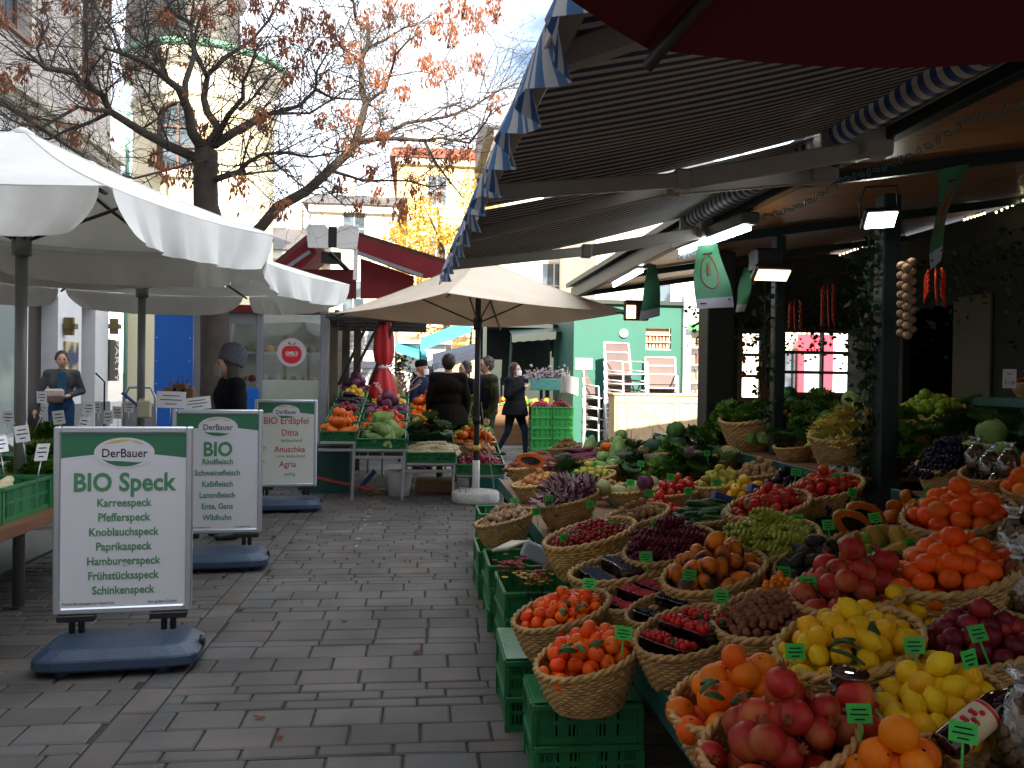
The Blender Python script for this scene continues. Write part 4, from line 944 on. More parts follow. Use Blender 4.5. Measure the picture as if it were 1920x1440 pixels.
# ------------------------------------------------------------ poster stands on the left
M_post = mat('poster_white', (.66, .67, .72), .35, var=.03, vscale=3); M_pgreen = mat('poster_green', (.035, .17, .09), .4); M_plet = mat('poster_lettering_green', (.07, .25, .12), .5)
M_dred = mat('poster_red_ink', (.45, .04, .05), .5); M_base = mat('blue_grey_base_plastic', (.028, .055, .10), .45, var=.15, vscale=5, bump=.2, bscale=60)
M_yel = mat('poster_ochre', (.65, .45, .14), .5)
def poster_stand(pxc, pyb, label, lines, rz, W_=.665, kind=0):
    g0 = W(pxc, pyb, z=0); H_ = .955; zb = .265
    o = empty('poster_stand', (g0.x, g0.y + .14, 0), label, 'sign', rz=rz)
    bm = MB()      # the rounded water-filled base
    bm.sheet(lambda u, v: (0, 0, 0), 1, 1, (0, 0, .001)) if False else None
    def base(u, v):
        pass
    prof = [(.33, -.01), (.375, .0), (.39, .012), (.39, .050), (.382, .060), (.325, .100), (.312, .104), (.10, .106)]
    vs = []; fs = []; n = 40
    for (s, z) in prof:
        for k in range(n):
            a = 2 * math.pi * k / n; c, s_ = math.cos(a), math.sin(a); ex_ = 7.0
            rr = (abs(c) ** ex_ + abs(s_) ** ex_) ** (-1 / ex_)
            vs.append((rr * c * s * 1.0, rr * s_ * s * .56, z + .035))
    for i in range(len(prof) - 1):
        for k in range(n): k2 = (k + 1) % n; fs.append((i * n + k, i * n + k2, (i + 1) * n + k2, (i + 1) * n + k))
    fs.append([(len(prof) - 1) * n + k for k in range(n)]); fs.append(list(range(n))[::-1])
    bm.add(vs, fs, 0, False)
    for sx in (-.24, .22):
        for sy in (-.15, .15): bm.cyl((sx, sy, 0), .035, .05, 10)
    bm.build('base', M_base, o, local=True)
    mb = MB(); mb.lathe([(.03, 0), (.03, .02)], 12, X=Matrix.Translation((.375, .0, .10)) @ Matrix.Rotation(R(90), 4, 'Y')); mb.build('filler_cap', M_black, o, local=True)
    for sx in (-.22, .22):
        mb = MB()
        for d in (-.022, .022): mb.cyl((sx + d, 0, .17), .016, .10, 8)
        mb.bx((sx - .09, -.028, zb - .035), (sx + .09, .028, zb - .002), bev=.004); mb.build('spring_foot', M_black, o, local=True)
    w = W_ / 2; fw = .034; mb = MB(); z1 = zb + H_
    mb.bx((-w, -.019, zb), (-w + fw, .019, z1), bev=.007); mb.bx((w - fw, -.019, zb), (w, .019, z1), bev=.007)
    mb.bx((-w + fw, -.0185, zb), (w - fw, .0185, zb + fw), bev=.007); mb.bx((-w + fw, -.0185, z1 - fw), (w - fw, .0185, z1), bev=.007); mb.build('frame', M_alu, o, local=True)
    mb = MB(); mb.bx((-w + fw, -.008, zb + fw), (w - fw, .008, z1 - fw)); ps = mb.build('poster', M_post if kind < 2 else mat('poster_ivory', (.64, .66, .60), .4), o, local=True)
    pw = w - fw; yF = -.0088
    mb = MB()                                   # green header with a curved lower edge
    zt = z1 - fw - .002; pts = [(-pw, yF, zt), (-pw, yF, zt - .125)] + [(-pw + 2 * pw * k / 24, yF, zt - .125 + .025 * math.sin(math.pi * k / 24)) for k in range(1, 24)] + [(pw, yF, zt - .125), (pw, yF, zt)]
    mb.poly(pts); mb.build('header', M_pgreen, ps, local=True)
    zc = zt - .098
    mb = MB(); mb.poly([(.145 * math.cos(2 * math.pi * k / 32), yF - .0006, zc + .078 * math.sin(2 * math.pi * k / 32)) for k in range(32)]); mb.build('logo_oval', M_post, ps, local=True)
    def arc(a0, a1, rx, rz_, th, y):
        A = [(rx * math.cos(R(a)), rz_ * math.sin(R(a))) for a in [a0 + (a1 - a0) * k / 16 for k in range(17)]]
        out = [(x, y, zc + z) for (x, z) in A]; inn = [(x * .98, y, zc + z * (1 - th * math.sin(math.pi * k / 16))) for k, (x, z) in enumerate(A)]
        return out + inn[::-1]
    mb = MB(); mb.poly(arc(75, 140, .125, .068, .22, yF - .0011)); mb.poly(arc(40, 78, .125, .068, .18, yF - .0011)); mb.build('logo_arc', M_yel, ps, local=True)
    mb = MB(); mb.poly(arc(205, 320, .115, .070, .38, yF - .0011)); mb.build('logo_swoosh', M_pgreen, ps, local=True)
    mb = MB(); add_text(mb, 'DerBauer', .062, Matrix.Translation((0, yF - .0012, zc - .022)) @ UP, offset=.0005); mb.build('logo_lettering', M_ink, ps, local=True)
    cur = {}
    for (txt, size, z, col, bold, x, al) in lines:
        mb = cur.setdefault(col, MB()); add_text(mb, txt, size, Matrix.Translation((x, yF - .0004, zb + z)) @ UP, offset=bold, align=al)
    for col, mb in cur.items(): mb.build('lettering', {'g': M_plet, 'r': M_dred, 'k': mat('poster_small_print', (.08, .15, .10), .5)}[col], ps, local=True)
    if kind == 2:
        mb = MB()
        for (x, z) in ((-.255, .60), (-.235, .43), (-.245, .28)): mb.ball((x, yF - .001, zb + z), .022, 8, 6, sc=(1.3, .05, .8))
        mb.build('drawn_potatoes', M_yel, ps, local=True)
    return o
C = 'CENTER'
ln = ['Karreespeck', 'Pfefferspeck', 'Knoblauchspeck', 'Paprikaspeck', 'Hamburgerspeck', 'Frühstücksspeck', 'Schinkenspeck']
poster_stand(212, 1262, 'nearest poster stand listing smoked bacon kinds, silver frame on a blue grey base', [('BIO Speck', .128, .628, 'g', .0035, 0, C)] + [(t, .057, .547 - .0745 * i, 'g', .0012, 0, C) for i, t in enumerate(ln)] + [('Frische Bio-Qualität vom Bauer-Hof', .019, .048, 'k', 0, -.165, C), ('Aus gutem Grund.', .022, .046, 'k', 0, .19, C)], R(6.0))
ln = ['Rindfleisch', 'Schweinefleisch', 'Kalbfleisch', 'Lammfleisch', 'Ente, Gans', 'Wildhuhn']
poster_stand(398, 1072, 'middle poster stand listing meat kinds, partly hidden by the nearest stand', [('BIO', .150, .60, 'g', .0045, 0, C)] + [(t, .060, .535 - .086 * i, 'g', .0014, 0, C) for i, t in enumerate(ln)] + [('Frische Bio-Qualität vom Bauer-Hof', .018, .045, 'k', 0, -.165, C), ('Aus gutem Grund.', .018, .045, 'k', 0, .19, C)], R(6.0))
poster_stand(531, 961, 'farthest poster stand with red handwritten potato names on ivory paper', [('BIO Erdäpfel', .105, .69, 'r', .0006, .0, C), ('Ditta', .10, .56, 'r', .0006, .04, C), ('festkochend', .052, .49, 'g', .0002, .06, C), ('Anuschka', .095, .38, 'r', .0006, .04, C), ('vorw. festkochend', .046, .32, 'g', .0002, .05, C), ('Agria', .095, .215, 'r', .0006, .02, C), ('mehlig', .052, .12, 'g', .0002, .04, C)], R(6.0), kind=2)

# ------------------------------------------------------------ left vegetable stall with big crates
lt = empty('market_table', (-3.2, 6.5, 0), 'long low dark table with a brown edge under the white umbrellas', 'table')
mb = MB(); mb.bx((-4.4, 2.6, .63), (-2.18, 7.3, .66)); mb.build('table_top', M_wood, lt)
mb = MB(); mb.bx((-2.18, 2.6, .60), (-2.155, 7.3, .665), bev=.003); mb.build('edge_board', mat('reddish_board', (.16, .06, .025), .5, var=.2), lt)
for y in (3.0, 4.6, 6.1, 7.2):
    for x in (-2.28, -4.3): mb = MB(); mb.bx((x, y, 0), (x + .05, y + .05, .63)); mb.build('leg', M_black, lt)
mb = MB(); mb.bx((-4.35, 2.8, .2), (-2.6, 7.2, .22)); mb.build('lower_shelf', M_black, lt)
M_pk = mat('lettuce_mass', (.05, .12, .02), .6)
k = 0
rowname = ['front', 'second', 'third', 'fourth']; colname = ['nearest', 'second', 'third', 'fourth', 'fifth', 'sixth', 'last']
LCR = []
for r_ in range(3):
    for i in range(7):
        x = -2.44 - .45 * r_; y = 3.3 + .63 * i
        crate(x, y, .662, 'deep green crate on the left table, %s from the viewer in the %s row' % (colname[i], rowname[r_]), 'deep green crates on the left table', (.4, .6, .20))
        LCR.append((x, y, r_, i))
# price cards on stems
def price_card(p, label, group, m=None, w=.10, h=.07, tiltx=-.35, rz=0.0, stem=.12):
    k = ('pc', w, h, (m or M_card).name)
    if k not in CM:
        mb = MB(); mb.box((0, 0, stem + h / 2), (w, .0025, h), 0)
        mb.cyl((0, .003, 0), .003, stem + .01, 5, m=1)
        s = mb
        for q, L_ in enumerate((.6, .75, .4)): mb.bx((-w * L_ / 2, -.0022, stem + h * (.75 - .25 * q) - .004), (w * L_ / 2, -.00145, stem + h * (.75 - .25 * q) - (.0005 if m is M_green_card else -.002)), 2)
        CM[k] = mb.mesh('price_card', [m or M_card, M_clear if False else M_green_card if m is M_green_card else M_steel, mat('card_ink', (.01, .03, .04), .95, spec=.1)])
    o = bpy.data.objects.new('price_card', CM[k]); o.location = p; o.rotation_euler = (tiltx, rnd.uniform(-.15, .15), rz); link(o)
    return tag(o, label, 'price card', group)
for n, (px, py, y) in enumerate([(8, 850, 4.3), (50, 835, 4.9), (68, 870, 4.5), (35, 800, 5.6), (62, 785, 6.2), (118, 800, 5.9), (160, 782, 6.3), (185, 780, 6.7), (202, 800, 6.0), (222, 790, 6.4), (12, 800, 6), (240, 778, 7.0), (80, 760, 6.6), (138, 812, 5.4)]):
    p = W(px, py, y=y); price_card((p.x, p.y, p.z - .1), 'small white price card standing in the left crates', 'white price cards in the left crates', rz=rnd.uniform(-.9, .9), tiltx=rnd.uniform(-.6, .2), w=.07, h=.09)
p = W(318, 765, y=6.9); price_card((p.x, p.y, p.z - .12), 'wide white price card right of the umbrella pole above the middle poster stand', None, w=.22, h=.13, tiltx=-.1)
p = W(374, 768, y=7.0); price_card((p.x, p.y, p.z - .12), 'wide white price card in front of the person in the knitted cap', None, w=.21, h=.10, tiltx=-.1)
p = W(255, 757, y=6.6); mb = MB(); mb.bar((-.1, 0, .08), (.02, 0, -.02), .015, .02, 0); mb.box((.06, 0, -.04), (.10, .03, .13), 1, bev=.01); mb.box((.04, .01, .02), (.04, .02, .04), 1); tag(mb.build('hand_scoop', [mat('blue_handle', (.02, .08, .3), .4), mat('pale_scoop', (.5, .5, .35), .5)], loc=p, local=True), 'pale scoop with a blue handle sticking up from the left crates', 'scoop')

# ------------------------------------------------------------ apple-sign kiosk with the red roof
YK = 12.6
kx = lambda px: W(px, 680, y=YK).x; kz = lambda py, px=500: W(px, py, y=YK).z
M_kgrey = mat('kiosk_grey_frame', (.20, .21, .23), .5, var=.08); M_kred = mat('red_awning_cloth', (.20, .007, .013), .7, var=.12, trans=.15)
kk = empty('fruit_kiosk', (kx(450), YK, 0), 'grey framed glass kiosk with an apple sign and a steep red canvas roof', 'kiosk')
zt = kz(588)
mb = MB()
for (a, b) in ((363, 378), (480, 492), (600, 614)): mb.bx((kx(a), YK, 0), (kx(b), YK + .12, zt), bev=.01)
mb.bx((kx(363), YK - .003, zt + .001), (kx(614), YK + .14, zt + .12), bev=.01); mb.bx((kx(378) + .001, YK + .01, 0), (kx(480) - .001, YK + .11, .5)); mb.bx((kx(492) + .001, YK + .01, 0), (kx(600) - .001, YK + .11, .5))
mb.bx((kx(378) + .001, YK + .02, kz(608)), (kx(480) - .001, YK + .10, zt)); mb.bx((kx(425), YK + .01, .5), (kx(432), YK + .10, kz(608)))
mb.build('frame', M_kgrey, kk)
mb = MB(); mb.bx((kx(378), YK + .05, .5), (kx(425), YK + .06, kz(608))); mb.bx((kx(432), YK + .05, .5), (kx(480), YK + .06, kz(608))); mb.bx((kx(492), YK + .05, .5), (kx(600), YK + .06, zt)); mb.build('glass', M_pane, kk)
mb = MB(); mb.bx((kx(492), YK + .035, .5), (kx(600), YK + .045, kz(712))); mb.build('frosted_band', mat('frosted_glass', (.36, .40, .34), .5, var=.2, vscale=1.5), kk)
mb = MB(); mb.bx((kx(290), YK - .03, .42), (kx(363) - .01, YK + .02, zt + .01), bev=.004)
bp_ = mb.build('blue_panel', mat('bright_blue_panel', (.008, .13, .55), .45, var=.04), kk)
mb = MB(); mb.bx((kx(432), YK - .02, .35), (kx(486), YK - .003, kz(728)), bev=.004); mb.build('low_blue_panel', mat('bright_blue_panel', (0, 0, 0)), kk)
mb = MB()
for px in (292, 362):
    for py in (590, 637, 680, 722): mb.ball((kx(px) - (.04 if px > 300 else -.02), YK - .032, kz(py)), .012, 6, 4)
mb.build('screws', M_steel, bp_)
# interior: back wall, shelves with fruit colours
mb = MB(); mb.bx((kx(290), YK + 2.6, 0), (kx(614), YK + 2.68, 2.6)); mb.bx((kx(290), YK + .14, 0), (kx(290) + .08, YK + 2.6, 2.6)); mb.bx((kx(363) + .02, YK + .13, .01), (kx(614), YK + 2.6, .05)); mb.build('inner_wall', mat('kiosk_inside', (.40, .36, .30), .8, var=.15, vscale=2, col2=(.22, .20, .17), c2s=1.5), kk)
mb = MB()
for z in (.9, 1.35, 1.8): mb.bx((kx(378), YK + .5, z), (kx(595), YK + .9, z + .03))
shf = mb.build('shelf', M_white, kk)
mb = MB()
for i in range(110):
    z = rnd.choice((.93, 1.38, 1.83)); mb.ball((rnd.uniform(kx(380), kx(592)), YK + rnd.uniform(.55, .85), z + .05), rnd.uniform(.03, .06), 7, 5, m=rnd.randint(0, 3))
mb.build('shelf_goods', [mat('good_red', (.4, .03, .02)), mat('good_yellow', (.6, .35, .03)), mat('good_green', (.08, .2, .03)), mat('good_pale', (.5, .42, .3))], kk)
# apple disc
ac = W(547, 661, y=YK - .01); rr = .205
mb = MB(); mb.lathe([(rr, 0), (rr, .012)], 32, X=Matrix.Translation((ac.x, YK - .005, ac.z)) @ Matrix.Rotation(R(90), 4, 'X'), smooth=False)
ad = mb.build('apple_sign', mat('sign_pale_grey', (.48, .44, .46), .6), kk)
M_apple = mat('apple_red', (.52, .015, .03), .5)
mb = MB(); pts = []
for k in range(40):
    a = 2 * math.pi * k / 40; x = math.sin(a); z = math.cos(a); r_ = .135 * (1 - .16 * max(0, math.cos(a)) ** 6 - .05 * max(0, -math.cos(a)) ** 6) * (1 + .10 * max(0, z) * abs(x))
    pts.append((ac.x + x * r_ * 1.05, YK - .0185, ac.z - .025 + z * r_ * 1.06))
mb.poly(pts[::-1]); mb.build('apple', M_apple, ad)
mb = MB(); mb.poly([(ac.x, YK - .019, ac.z + .10), (ac.x + .02, YK - .019, ac.z + .17), (ac.x + .005, YK - .019, ac.z + .13)]); mb.poly([(ac.x, YK - .0192, ac.z + .10), (ac.x - .04, YK - .0192, ac.z + .16), (ac.x - .05, YK - .0192, ac.z + .13)]); mb.poly([(ac.x, YK - .0188, ac.z + .10), (ac.x + .06, YK - .0188, ac.z + .15), (ac.x + .05, YK - .0188, ac.z + .12)]); mb.build('apple_leaf', M_ink, ad)
mb = MB(); add_text(mb, "GMEL'S", .062, Matrix.Translation((ac.x, YK - .0205, ac.z - .03)) @ UP, offset=.0012); mb.bx((ac.x - .085, YK - .021, ac.z - .052), (ac.x + .085, YK - .0195, ac.z - .046)); mb.build('lettering', M_card, ad)
# red canvas roof: white ridge box, slopes left and right
rz_, rx0, rx1 = kz(440, 620), kx(578), kx(674)
mb = MB()
sl_ = lambda px, py, yy=YK: W(px, py, y=yy)
A = sl_(585, 468); Bl = sl_(500, 520); Br = sl_(668, 440); Cr = sl_(850, 500); Cl = sl_(505, 500)
mb.sheet(lambda u, v: Vector((rx0 + .05, YK - .3 + 2.8 * v, rz_ - .02)).lerp(Vector((kx(505), YK - .3 + 2.8 * v, kz(508))), u), 8, 4, (0, 0, .01))
mb.sheet(lambda u, v: Vector((rx1 - .05, YK - .3 + 2.8 * v, rz_ + .0)).lerp(Vector((kx(856), YK - .3 + 2.8 * v, kz(500, 856))), u), 8, 4, (0, 0, .01))
pw2 = lambda L_, yy: [W(*q, y=yy) for q in L_]
mb.poly(pw2([(668, 442), (852, 500), (800, 522), (766, 514), (668, 476)], YK - .33), (0, .02, 0)); mb.poly(pw2([(582, 446), (518, 500), (560, 508), (594, 476)], YK - .33), (0, .02, 0))
mb.poly(pw2([(676, 484), (776, 518), (776, 560), (676, 560)], YK - .1), (0, .02, 0))
rf = mb.build('canvas_roof', M_kred, kk)
mb = MB(); mb.poly(pw2([(560, 505), (668, 505), (668, 560), (500, 560), (500, 530)], YK - .05), (0, .02, 0)); mb.build('red_fascia', mat('dark_red_cloth', (.14, .008, .012), .7), kk)
mb = MB(); mb.bx((kx(289), YK - .06, zt + .013), (kx(600), YK - .035, zt + .115)); mb.build('red_trim', M_kred, kk)
zp0, zp1 = kz(473, 620), kz(431, 620)
for (a, b) in ((578, 618), (634, 674)):
    mb = MB(); xa, xb = kx(a), kx(b); s_ = 3 if a < 600 else -3
    pts = [(xa + (.03 if a < 600 else 0), YK - .42, zp0), (xb - (.03 if a > 600 else 0), YK - .42, zp0), (xb, YK - .42, zp1 - .05), (xb - .04, YK - .42, zp1), (xa + .04, YK - .42, zp1), (xa, YK - .42, zp1 - .05)]
    mb.poly(pts, (0, .06, 0)); mb.build('ridge_cover', M_white, kk)
mb = MB(); mb.bx((kx(618) + .002, YK - .40, zp0 + .01), (kx(634) - .002, YK - .37, zp1 - .02)); mb.bx((kx(664), YK - .38, kz(530, 668)), (kx(672), YK - .34, kz(475, 668)), m=1); mb.bar((kx(672), YK - .36, kz(476)), (kx(790), YK - .36, kz(515)), .05, .05, m=2); mb.bar((kx(585), YK - .36, kz(476)), (kx(545), YK - .36, kz(505)), .05, .05, m=2)
mb.bar((kx(620), YK - .36, kz(476)), (kx(652), YK - .2, kz(506)), .10, .03, m=0); mb.bx((kx(604), YK - .3, kz(496)), (kx(640), YK - .2, kz(474)), m=0)
mb.build('roof_frame', [M_black, M_white, M_kgrey], kk)
# slatted pergola right of the kiosk
pg = empty('pergola', (kx(700), YK + .4, 0), 'weathered pergola with plank posts and slatted dark roof right of the apple kiosk', 'pergola')
M_plank = mat('weathered_plank', (.10, .075, .05), .8, var=.3)
pzt = kz(598, 700)
for px in (622, 641, 660):
    mb = MB(); mb.bx((kx(px) - .055, YK + .2 + (px - 620) * .02, 0), (kx(px) + .055, YK + .32 + (px - 620) * .02, pzt)); mb.build('post', M_plank, pg)
mb = MB()
for k in range(5): mb.bx((kx(614), YK - .25 + .35 * k, pzt - .03 * k), (kx(800), YK - .15 + .35 * k, pzt - .03 * k + .05), bev=.01)
for k in range(6): mb.bx((kx(630) + .28 * k, YK - .3, pzt + .06), (kx(630) + .28 * k + .06, YK + 1.5, pzt + .1))
mb.bx((kx(614), YK - .33, pzt - .02), (kx(802), YK - .28, pzt + .04), bev=.01)
mb.build('slats', mat('dark_slats', (.035, .04, .04), .5), pg)
for a, b in ((632, 690), (650, 712), (690, 740)): mb = MB(); mb.bar((kx(a), YK + .3, kz(720)), (kx(b), YK + .2, pzt), .03, .04); mb.build('brace', M_black, pg)
# closed red umbrella
cu_ = W(719, 700, y=12.9); o = empty('closed_umbrella', (cu_.x, cu_.y, 0), 'closed red umbrella tied in the middle, beside the pergola', 'umbrella')
pf = [(.03, 2.38), (.10, 2.30), (.14, 2.10), (.15, 1.85), (.13, 1.72), (.07, 1.63), (.12, 1.52), (.19, 1.30), (.21, 1.12), (.19, 1.06)]
mb = MB(); mb.lathe([(r_ * .95, z - .0) for (r_, z) in pf[::-1]], 32, fn=lambda a, r_, z: (r_ * (1 + .16 * math.sin(a * 6 + z * 1.5)), z - .05 * math.sin(a * 3) * (1 if z < 1.2 else 0))); mb.build('cloth', mat('bright_red_cloth', (.50, .012, .018), .6, var=.1), o, local=True)
mb = MB(); mb.lathe([(.078, 1.60), (.085, 1.63), (.078, 1.66)], 16); mb.build('tie', M_card, o, local=True)
mb = MB(); mb.cyl((0, 0, .0), .022, 2.45, 8); mb.build('pole', M_white, o, local=True)
mb = MB(); add_text(mb, 'Almdudler', .10, Matrix.Translation((-.02, -.225, 1.24)) @ UP @ Matrix.Rotation(R(-52), 4, 'Z'), offset=.001, shear=.3); mb.build('lettering', M_card, o, local=True)

# ------------------------------------------------------------ wicker baskets (woven strands round upright stakes)
BA, BB = .18, .15                      # rim half axes
def basket_rim(a, hf, hb): return (hf + hb) / 2 + (hb - hf) / 2 * math.cos(a)
def basket_mesh(hf, hb, rows, ns=26, flare=.62):
    mb = MB(); N = ns * 4
    def pt(a, t, dr=0.0):
        H = basket_rim(a, hf, hb); s = flare + (1 - flare) * (t ** .75); r = s + dr / BA
        return Vector((BA * r * math.cos(a), BB * r * math.sin(a), .006 + H * t))
    for j in range(rows):
        t = (j + .5) / rows; ph = j % 2
        pts = [pt(2 * math.pi * k / N, t, .0045 * math.sin(math.pi * (2 * k / 4.0) + math.pi * ph + .4)) for k in range(N)]
        # closed tube
        vs = []; fs = []; n = 5; hh = (hf + hb) / 2 / rows * .52
        for k in range(N):
            p = pts[k]; d = (pts[(k + 1) % N] - pts[k - 1]).normalized(); o = Vector((d.y, -d.x, 0)); up = Vector((0, 0, 1)); q = basket_rim(2 * math.pi * k / N, hf, hb) / ((hf + hb) / 2)
            for m_ in range(n):
                an = 2 * math.pi * m_ / n; vs.append(p + o * math.cos(an) * .0042 + up * math.sin(an) * hh * q)
        for k in range(N):
            k2 = (k + 1) % N
            for m_ in range(n): m2 = (m_ + 1) % n; fs.append((k * n + m_, k2 * n + m_, k2 * n + m2, k * n + m2))
        mb.add(vs, fs, 0, True)
    for i in range(ns):
        a = 2 * math.pi * (i + .25) / ns; mb.tube([pt(a, 0), pt(a, .5), pt(a, 1.02)], .0045, 4, m=0)
    for q in range(2):                  # braided rim
        pts = []
        for k in range(97):
            a = 2 * math.pi * k / 96; w = a * 16 + q * math.pi; p = pt(a, 1.0, .005 * math.cos(w)); p.z += .006 + .006 * math.sin(w); pts.append(p)
        mb.tube(pts, .0075, 6, m=0, caps=False)
    for q in range(1):
        pts = [pt(2 * math.pi * k / 48, 0.0, .002 * math.cos(k * 2)) for k in range(49)]; mb.tube(pts, .007, 5, caps=False)
    mb.poly([pt(2 * math.pi * k / 24, .01) for k in range(24)], (0, 0, .004), m=0)
    # inner lining so nothing shows through
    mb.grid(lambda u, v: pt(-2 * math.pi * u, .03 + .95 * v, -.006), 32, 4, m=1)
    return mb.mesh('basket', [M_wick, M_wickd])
B_deep = basket_mesh(.12, .21, 13); B_low = basket_mesh(.09, .15, 9)
bcount = [0]
def basket(p, s, rz, label, low=False, group=None):
    o = bpy.data.objects.new('wicker_basket', B_low if low else B_deep); o.location = p; o.rotation_euler = (0, 0, rz); o.scale = (s, s, s); link(o)
    return tag(o, label, 'basket', group)

# ------------------------------------------------------------ fruit meshes (unit: metres, centred)
FM = {}
def fmat(n, c, rough=.4, **k):
    k.setdefault('spec', .28); k.setdefault('var', .12); k.setdefault('vscale', 22)
    return mat(n, c, min(.9, rough + .08), **k)
def sphere_prof(r, sq=1.0, k=9, top=0, bot=0, pw=1):
    out = []
    for i in range(k + 1):
        a = math.pi * i / k; rr = max(1e-4, r * math.sin(a) ** pw); z = -r * sq * math.cos(a)
        if top and i >= k - 1: z -= top * r * (1 if i == k else .35)
        if bot and i <= 1: z += bot * r * (1 if i == 0 else .35)
        out.append((rr, z))
    return out
def mk(name, mats, fn): mb = MB(); fn(mb); FM[name] = mb.mesh(name, mats)
M_stem = fmat('fruit_stem', (.05, .06, .02), .7)
M_orange = fmat('orange_peel', (.86, .165, .003), .38, bump=.25, bscale=260, objvar=.14, huevar=.012, var=.06, vscale=12)
M_mand = fmat('mandarin_peel', (.86, .115, .003), .3, bump=.2, bscale=240, objvar=.14, huevar=.01, var=.06, vscale=12)
M_lemon = fmat('lemon_peel', (.84, .50, .008), .4, bump=.3, bscale=220, objvar=.10, huevar=.015, var=.08, vscale=10)
M_pom = fmat('pomegranate_skin', (.42, .022, .018), .35, col2=(.48, .14, .035), c2s=9, c2t=(.45, .7), objvar=.2, var=.12)
M_plum = fmat('plum_skin', (.13, .008, .018), .3, objvar=.25, col2=(.28, .02, .02), c2s=7)
M_tom = fmat('tomato_skin', (.50, .018, .008), .2, objvar=.2, huevar=.01)
M_tomd = fmat('cherry_skin', (.30, .01, .012), .2, objvar=.25)
M_apple2 = fmat('apple_green_skin', (.25, .36, .03), .3, objvar=.2, huevar=.02)
M_pear = fmat('pear_skin', (.42, .40, .06), .45, col2=(.36, .26, .05), c2s=8, objvar=.2)
M_mango = fmat('mango_skin', (.68, .18, .01), .3, col2=(.05, .018, .012), c2s=9, objvar=.2)
M_avo = fmat('avocado_skin', (.018, .016, .012), .35, bump=.6, bscale=120, objvar=.3)
M_cuc = fmat('courgette_skin', (.018, .075, .015), .25, objvar=.3)
M_pot = fmat('potato_skin', (.36, .22, .10), .8, objvar=.2, var=.2)
M_sweet = fmat('sweet_potato_skin', (.26, .07, .05), .7, objvar=.25, var=.2)
M_oni = fmat('onion_skin', (.45, .20, .07), .35, objvar=.2, huevar=.01)
M_redo = fmat('red_onion_skin', (.30, .03, .06), .3, objvar=.25)
M_gar = fmat('garlic_skin', (.42, .29, .17), .5, objvar=.15, col2=(.36, .2, .12), c2s=14)
M_pump = fmat('orange_pumpkin_skin', (.70, .14, .01), .4, objvar=.15, var=.1)
M_pumpg = fmat('green_pumpkin_skin', (.025, .075, .03), .45, objvar=.2, var=.2)
M_cab = fmat('cabbage_leaf', (.30, .42, .14), .5, objvar=.2, col2=(.12, .26, .06), c2s=9, bump=.3, bscale=50)
M_cabd = fmat('dark_cabbage_leaf', (.03, .10, .03), .5, objvar=.3, col2=(.10, .22, .06), c2s=9)
M_rcab = fmat('red_cabbage_leaf', (.12, .02, .07), .4, objvar=.3, col2=(.22, .07, .13), c2s=9)
M_caul = fmat('cauliflower_head', (.55, .48, .28), .8, bump=1, bscale=70, objvar=.1)
M_lett = fmat('lettuce_leaf', (.16, .30, .04), .5, objvar=.2, col2=(.05, .15, .02), c2s=9, trans=.2)
M_gg = fmat('green_grape', (.36, .42, .05), .25, objvar=.15, coat=.2); M_rg = fmat('red_grape', (.13, .012, .035), .3, objvar=.2); M_bg = fmat('dark_grape', (.018, .012, .04), .35, objvar=.2)
M_ras = fmat('raspberry', (.42, .012, .03), .4, objvar=.15, var=.3, vscale=60); M_blue = fmat('blueberry', (.02, .028, .075), .5, var=.3, vscale=60); M_blk = fmat('blackberry', (.012, .008, .02), .25)
M_straw = fmat('strawberry', (.55, .015, .012), .3, bump=.4, bscale=300, objvar=.15)
M_parsn = fmat('parsnip_skin', (.66, .56, .36), .6, objvar=.12, var=.12); M_carr = fmat('carrot_skin', (.66, .17, .02), .5, objvar=.15); M_pcar = fmat('purple_carrot_skin', (.14, .03, .05), .5, objvar=.3)
M_lyc = fmat('dry_fruit_skin', (.20, .07, .035), .6, objvar=.35, var=.3, vscale=20); M_nut = fmat('nut_shell', (.30, .17, .07), .6, objvar=.3)
M_yel2 = fmat('yellow_leaf', (.62, .50, .12), .45, objvar=.1, col2=(.45, .45, .12), c2s=8); M_eggp = fmat('aubergine_skin', (.02, .008, .02), .12, objvar=.3); M_pep = fmat('pepper_skin', (.55, .03, .01), .15, objvar=.2); M_pepy = fmat('yellow_pepper_skin', (.7, .38, .02), .15, objvar=.2)
M_kum = fmat('kumquat_skin', (.80, .22, .01), .3, objvar=.15)
mk('orange', [M_orange, M_stem], lambda m: (m.lathe(sphere_prof(.042, .95, 10, top=.10, bot=.04), 16), m.cyl((0, 0, .034), .004, .003, 6, m=1)))
mk('mandarin', [M_mand, M_stem], lambda m: (m.lathe(sphere_prof(.034, .80, 10, top=.16, bot=.08), 16, fn=lambda a, r, z: (r * (1 + .015 * math.sin(9 * a)), z)), m.cyl((0, 0, .0205), .0045, .004, 6, m=1)))
mk('clementine', [M_mand, M_stem], lambda m: (m.lathe(sphere_prof(.028, .85, 9, top=.14, bot=.08), 14), m.cyl((0, 0, .0195), .004, .003, 6, m=1), ))
mk('persimmon', [M_mand, M_stem], lambda m: (m.lathe(sphere_prof(.041, .93, 10, top=.08), 16), m.lathe([(.002, .029), (.018, .031), (.002, .034)], 8, m=1, fn=lambda a, r, z: (r * (1 + .35 * math.cos(4 * a)), z))))
mk('lemon', [M_lemon, M_stem], lambda m: m.lathe([(.001, -.047), (.006, -.044), (.013, -.038), (.026, -.027), (.0325, -.010), (.033, .006), (.027, .023), (.015, .036), (.007, .041), (.005, .044), (.001, .045)], 16))
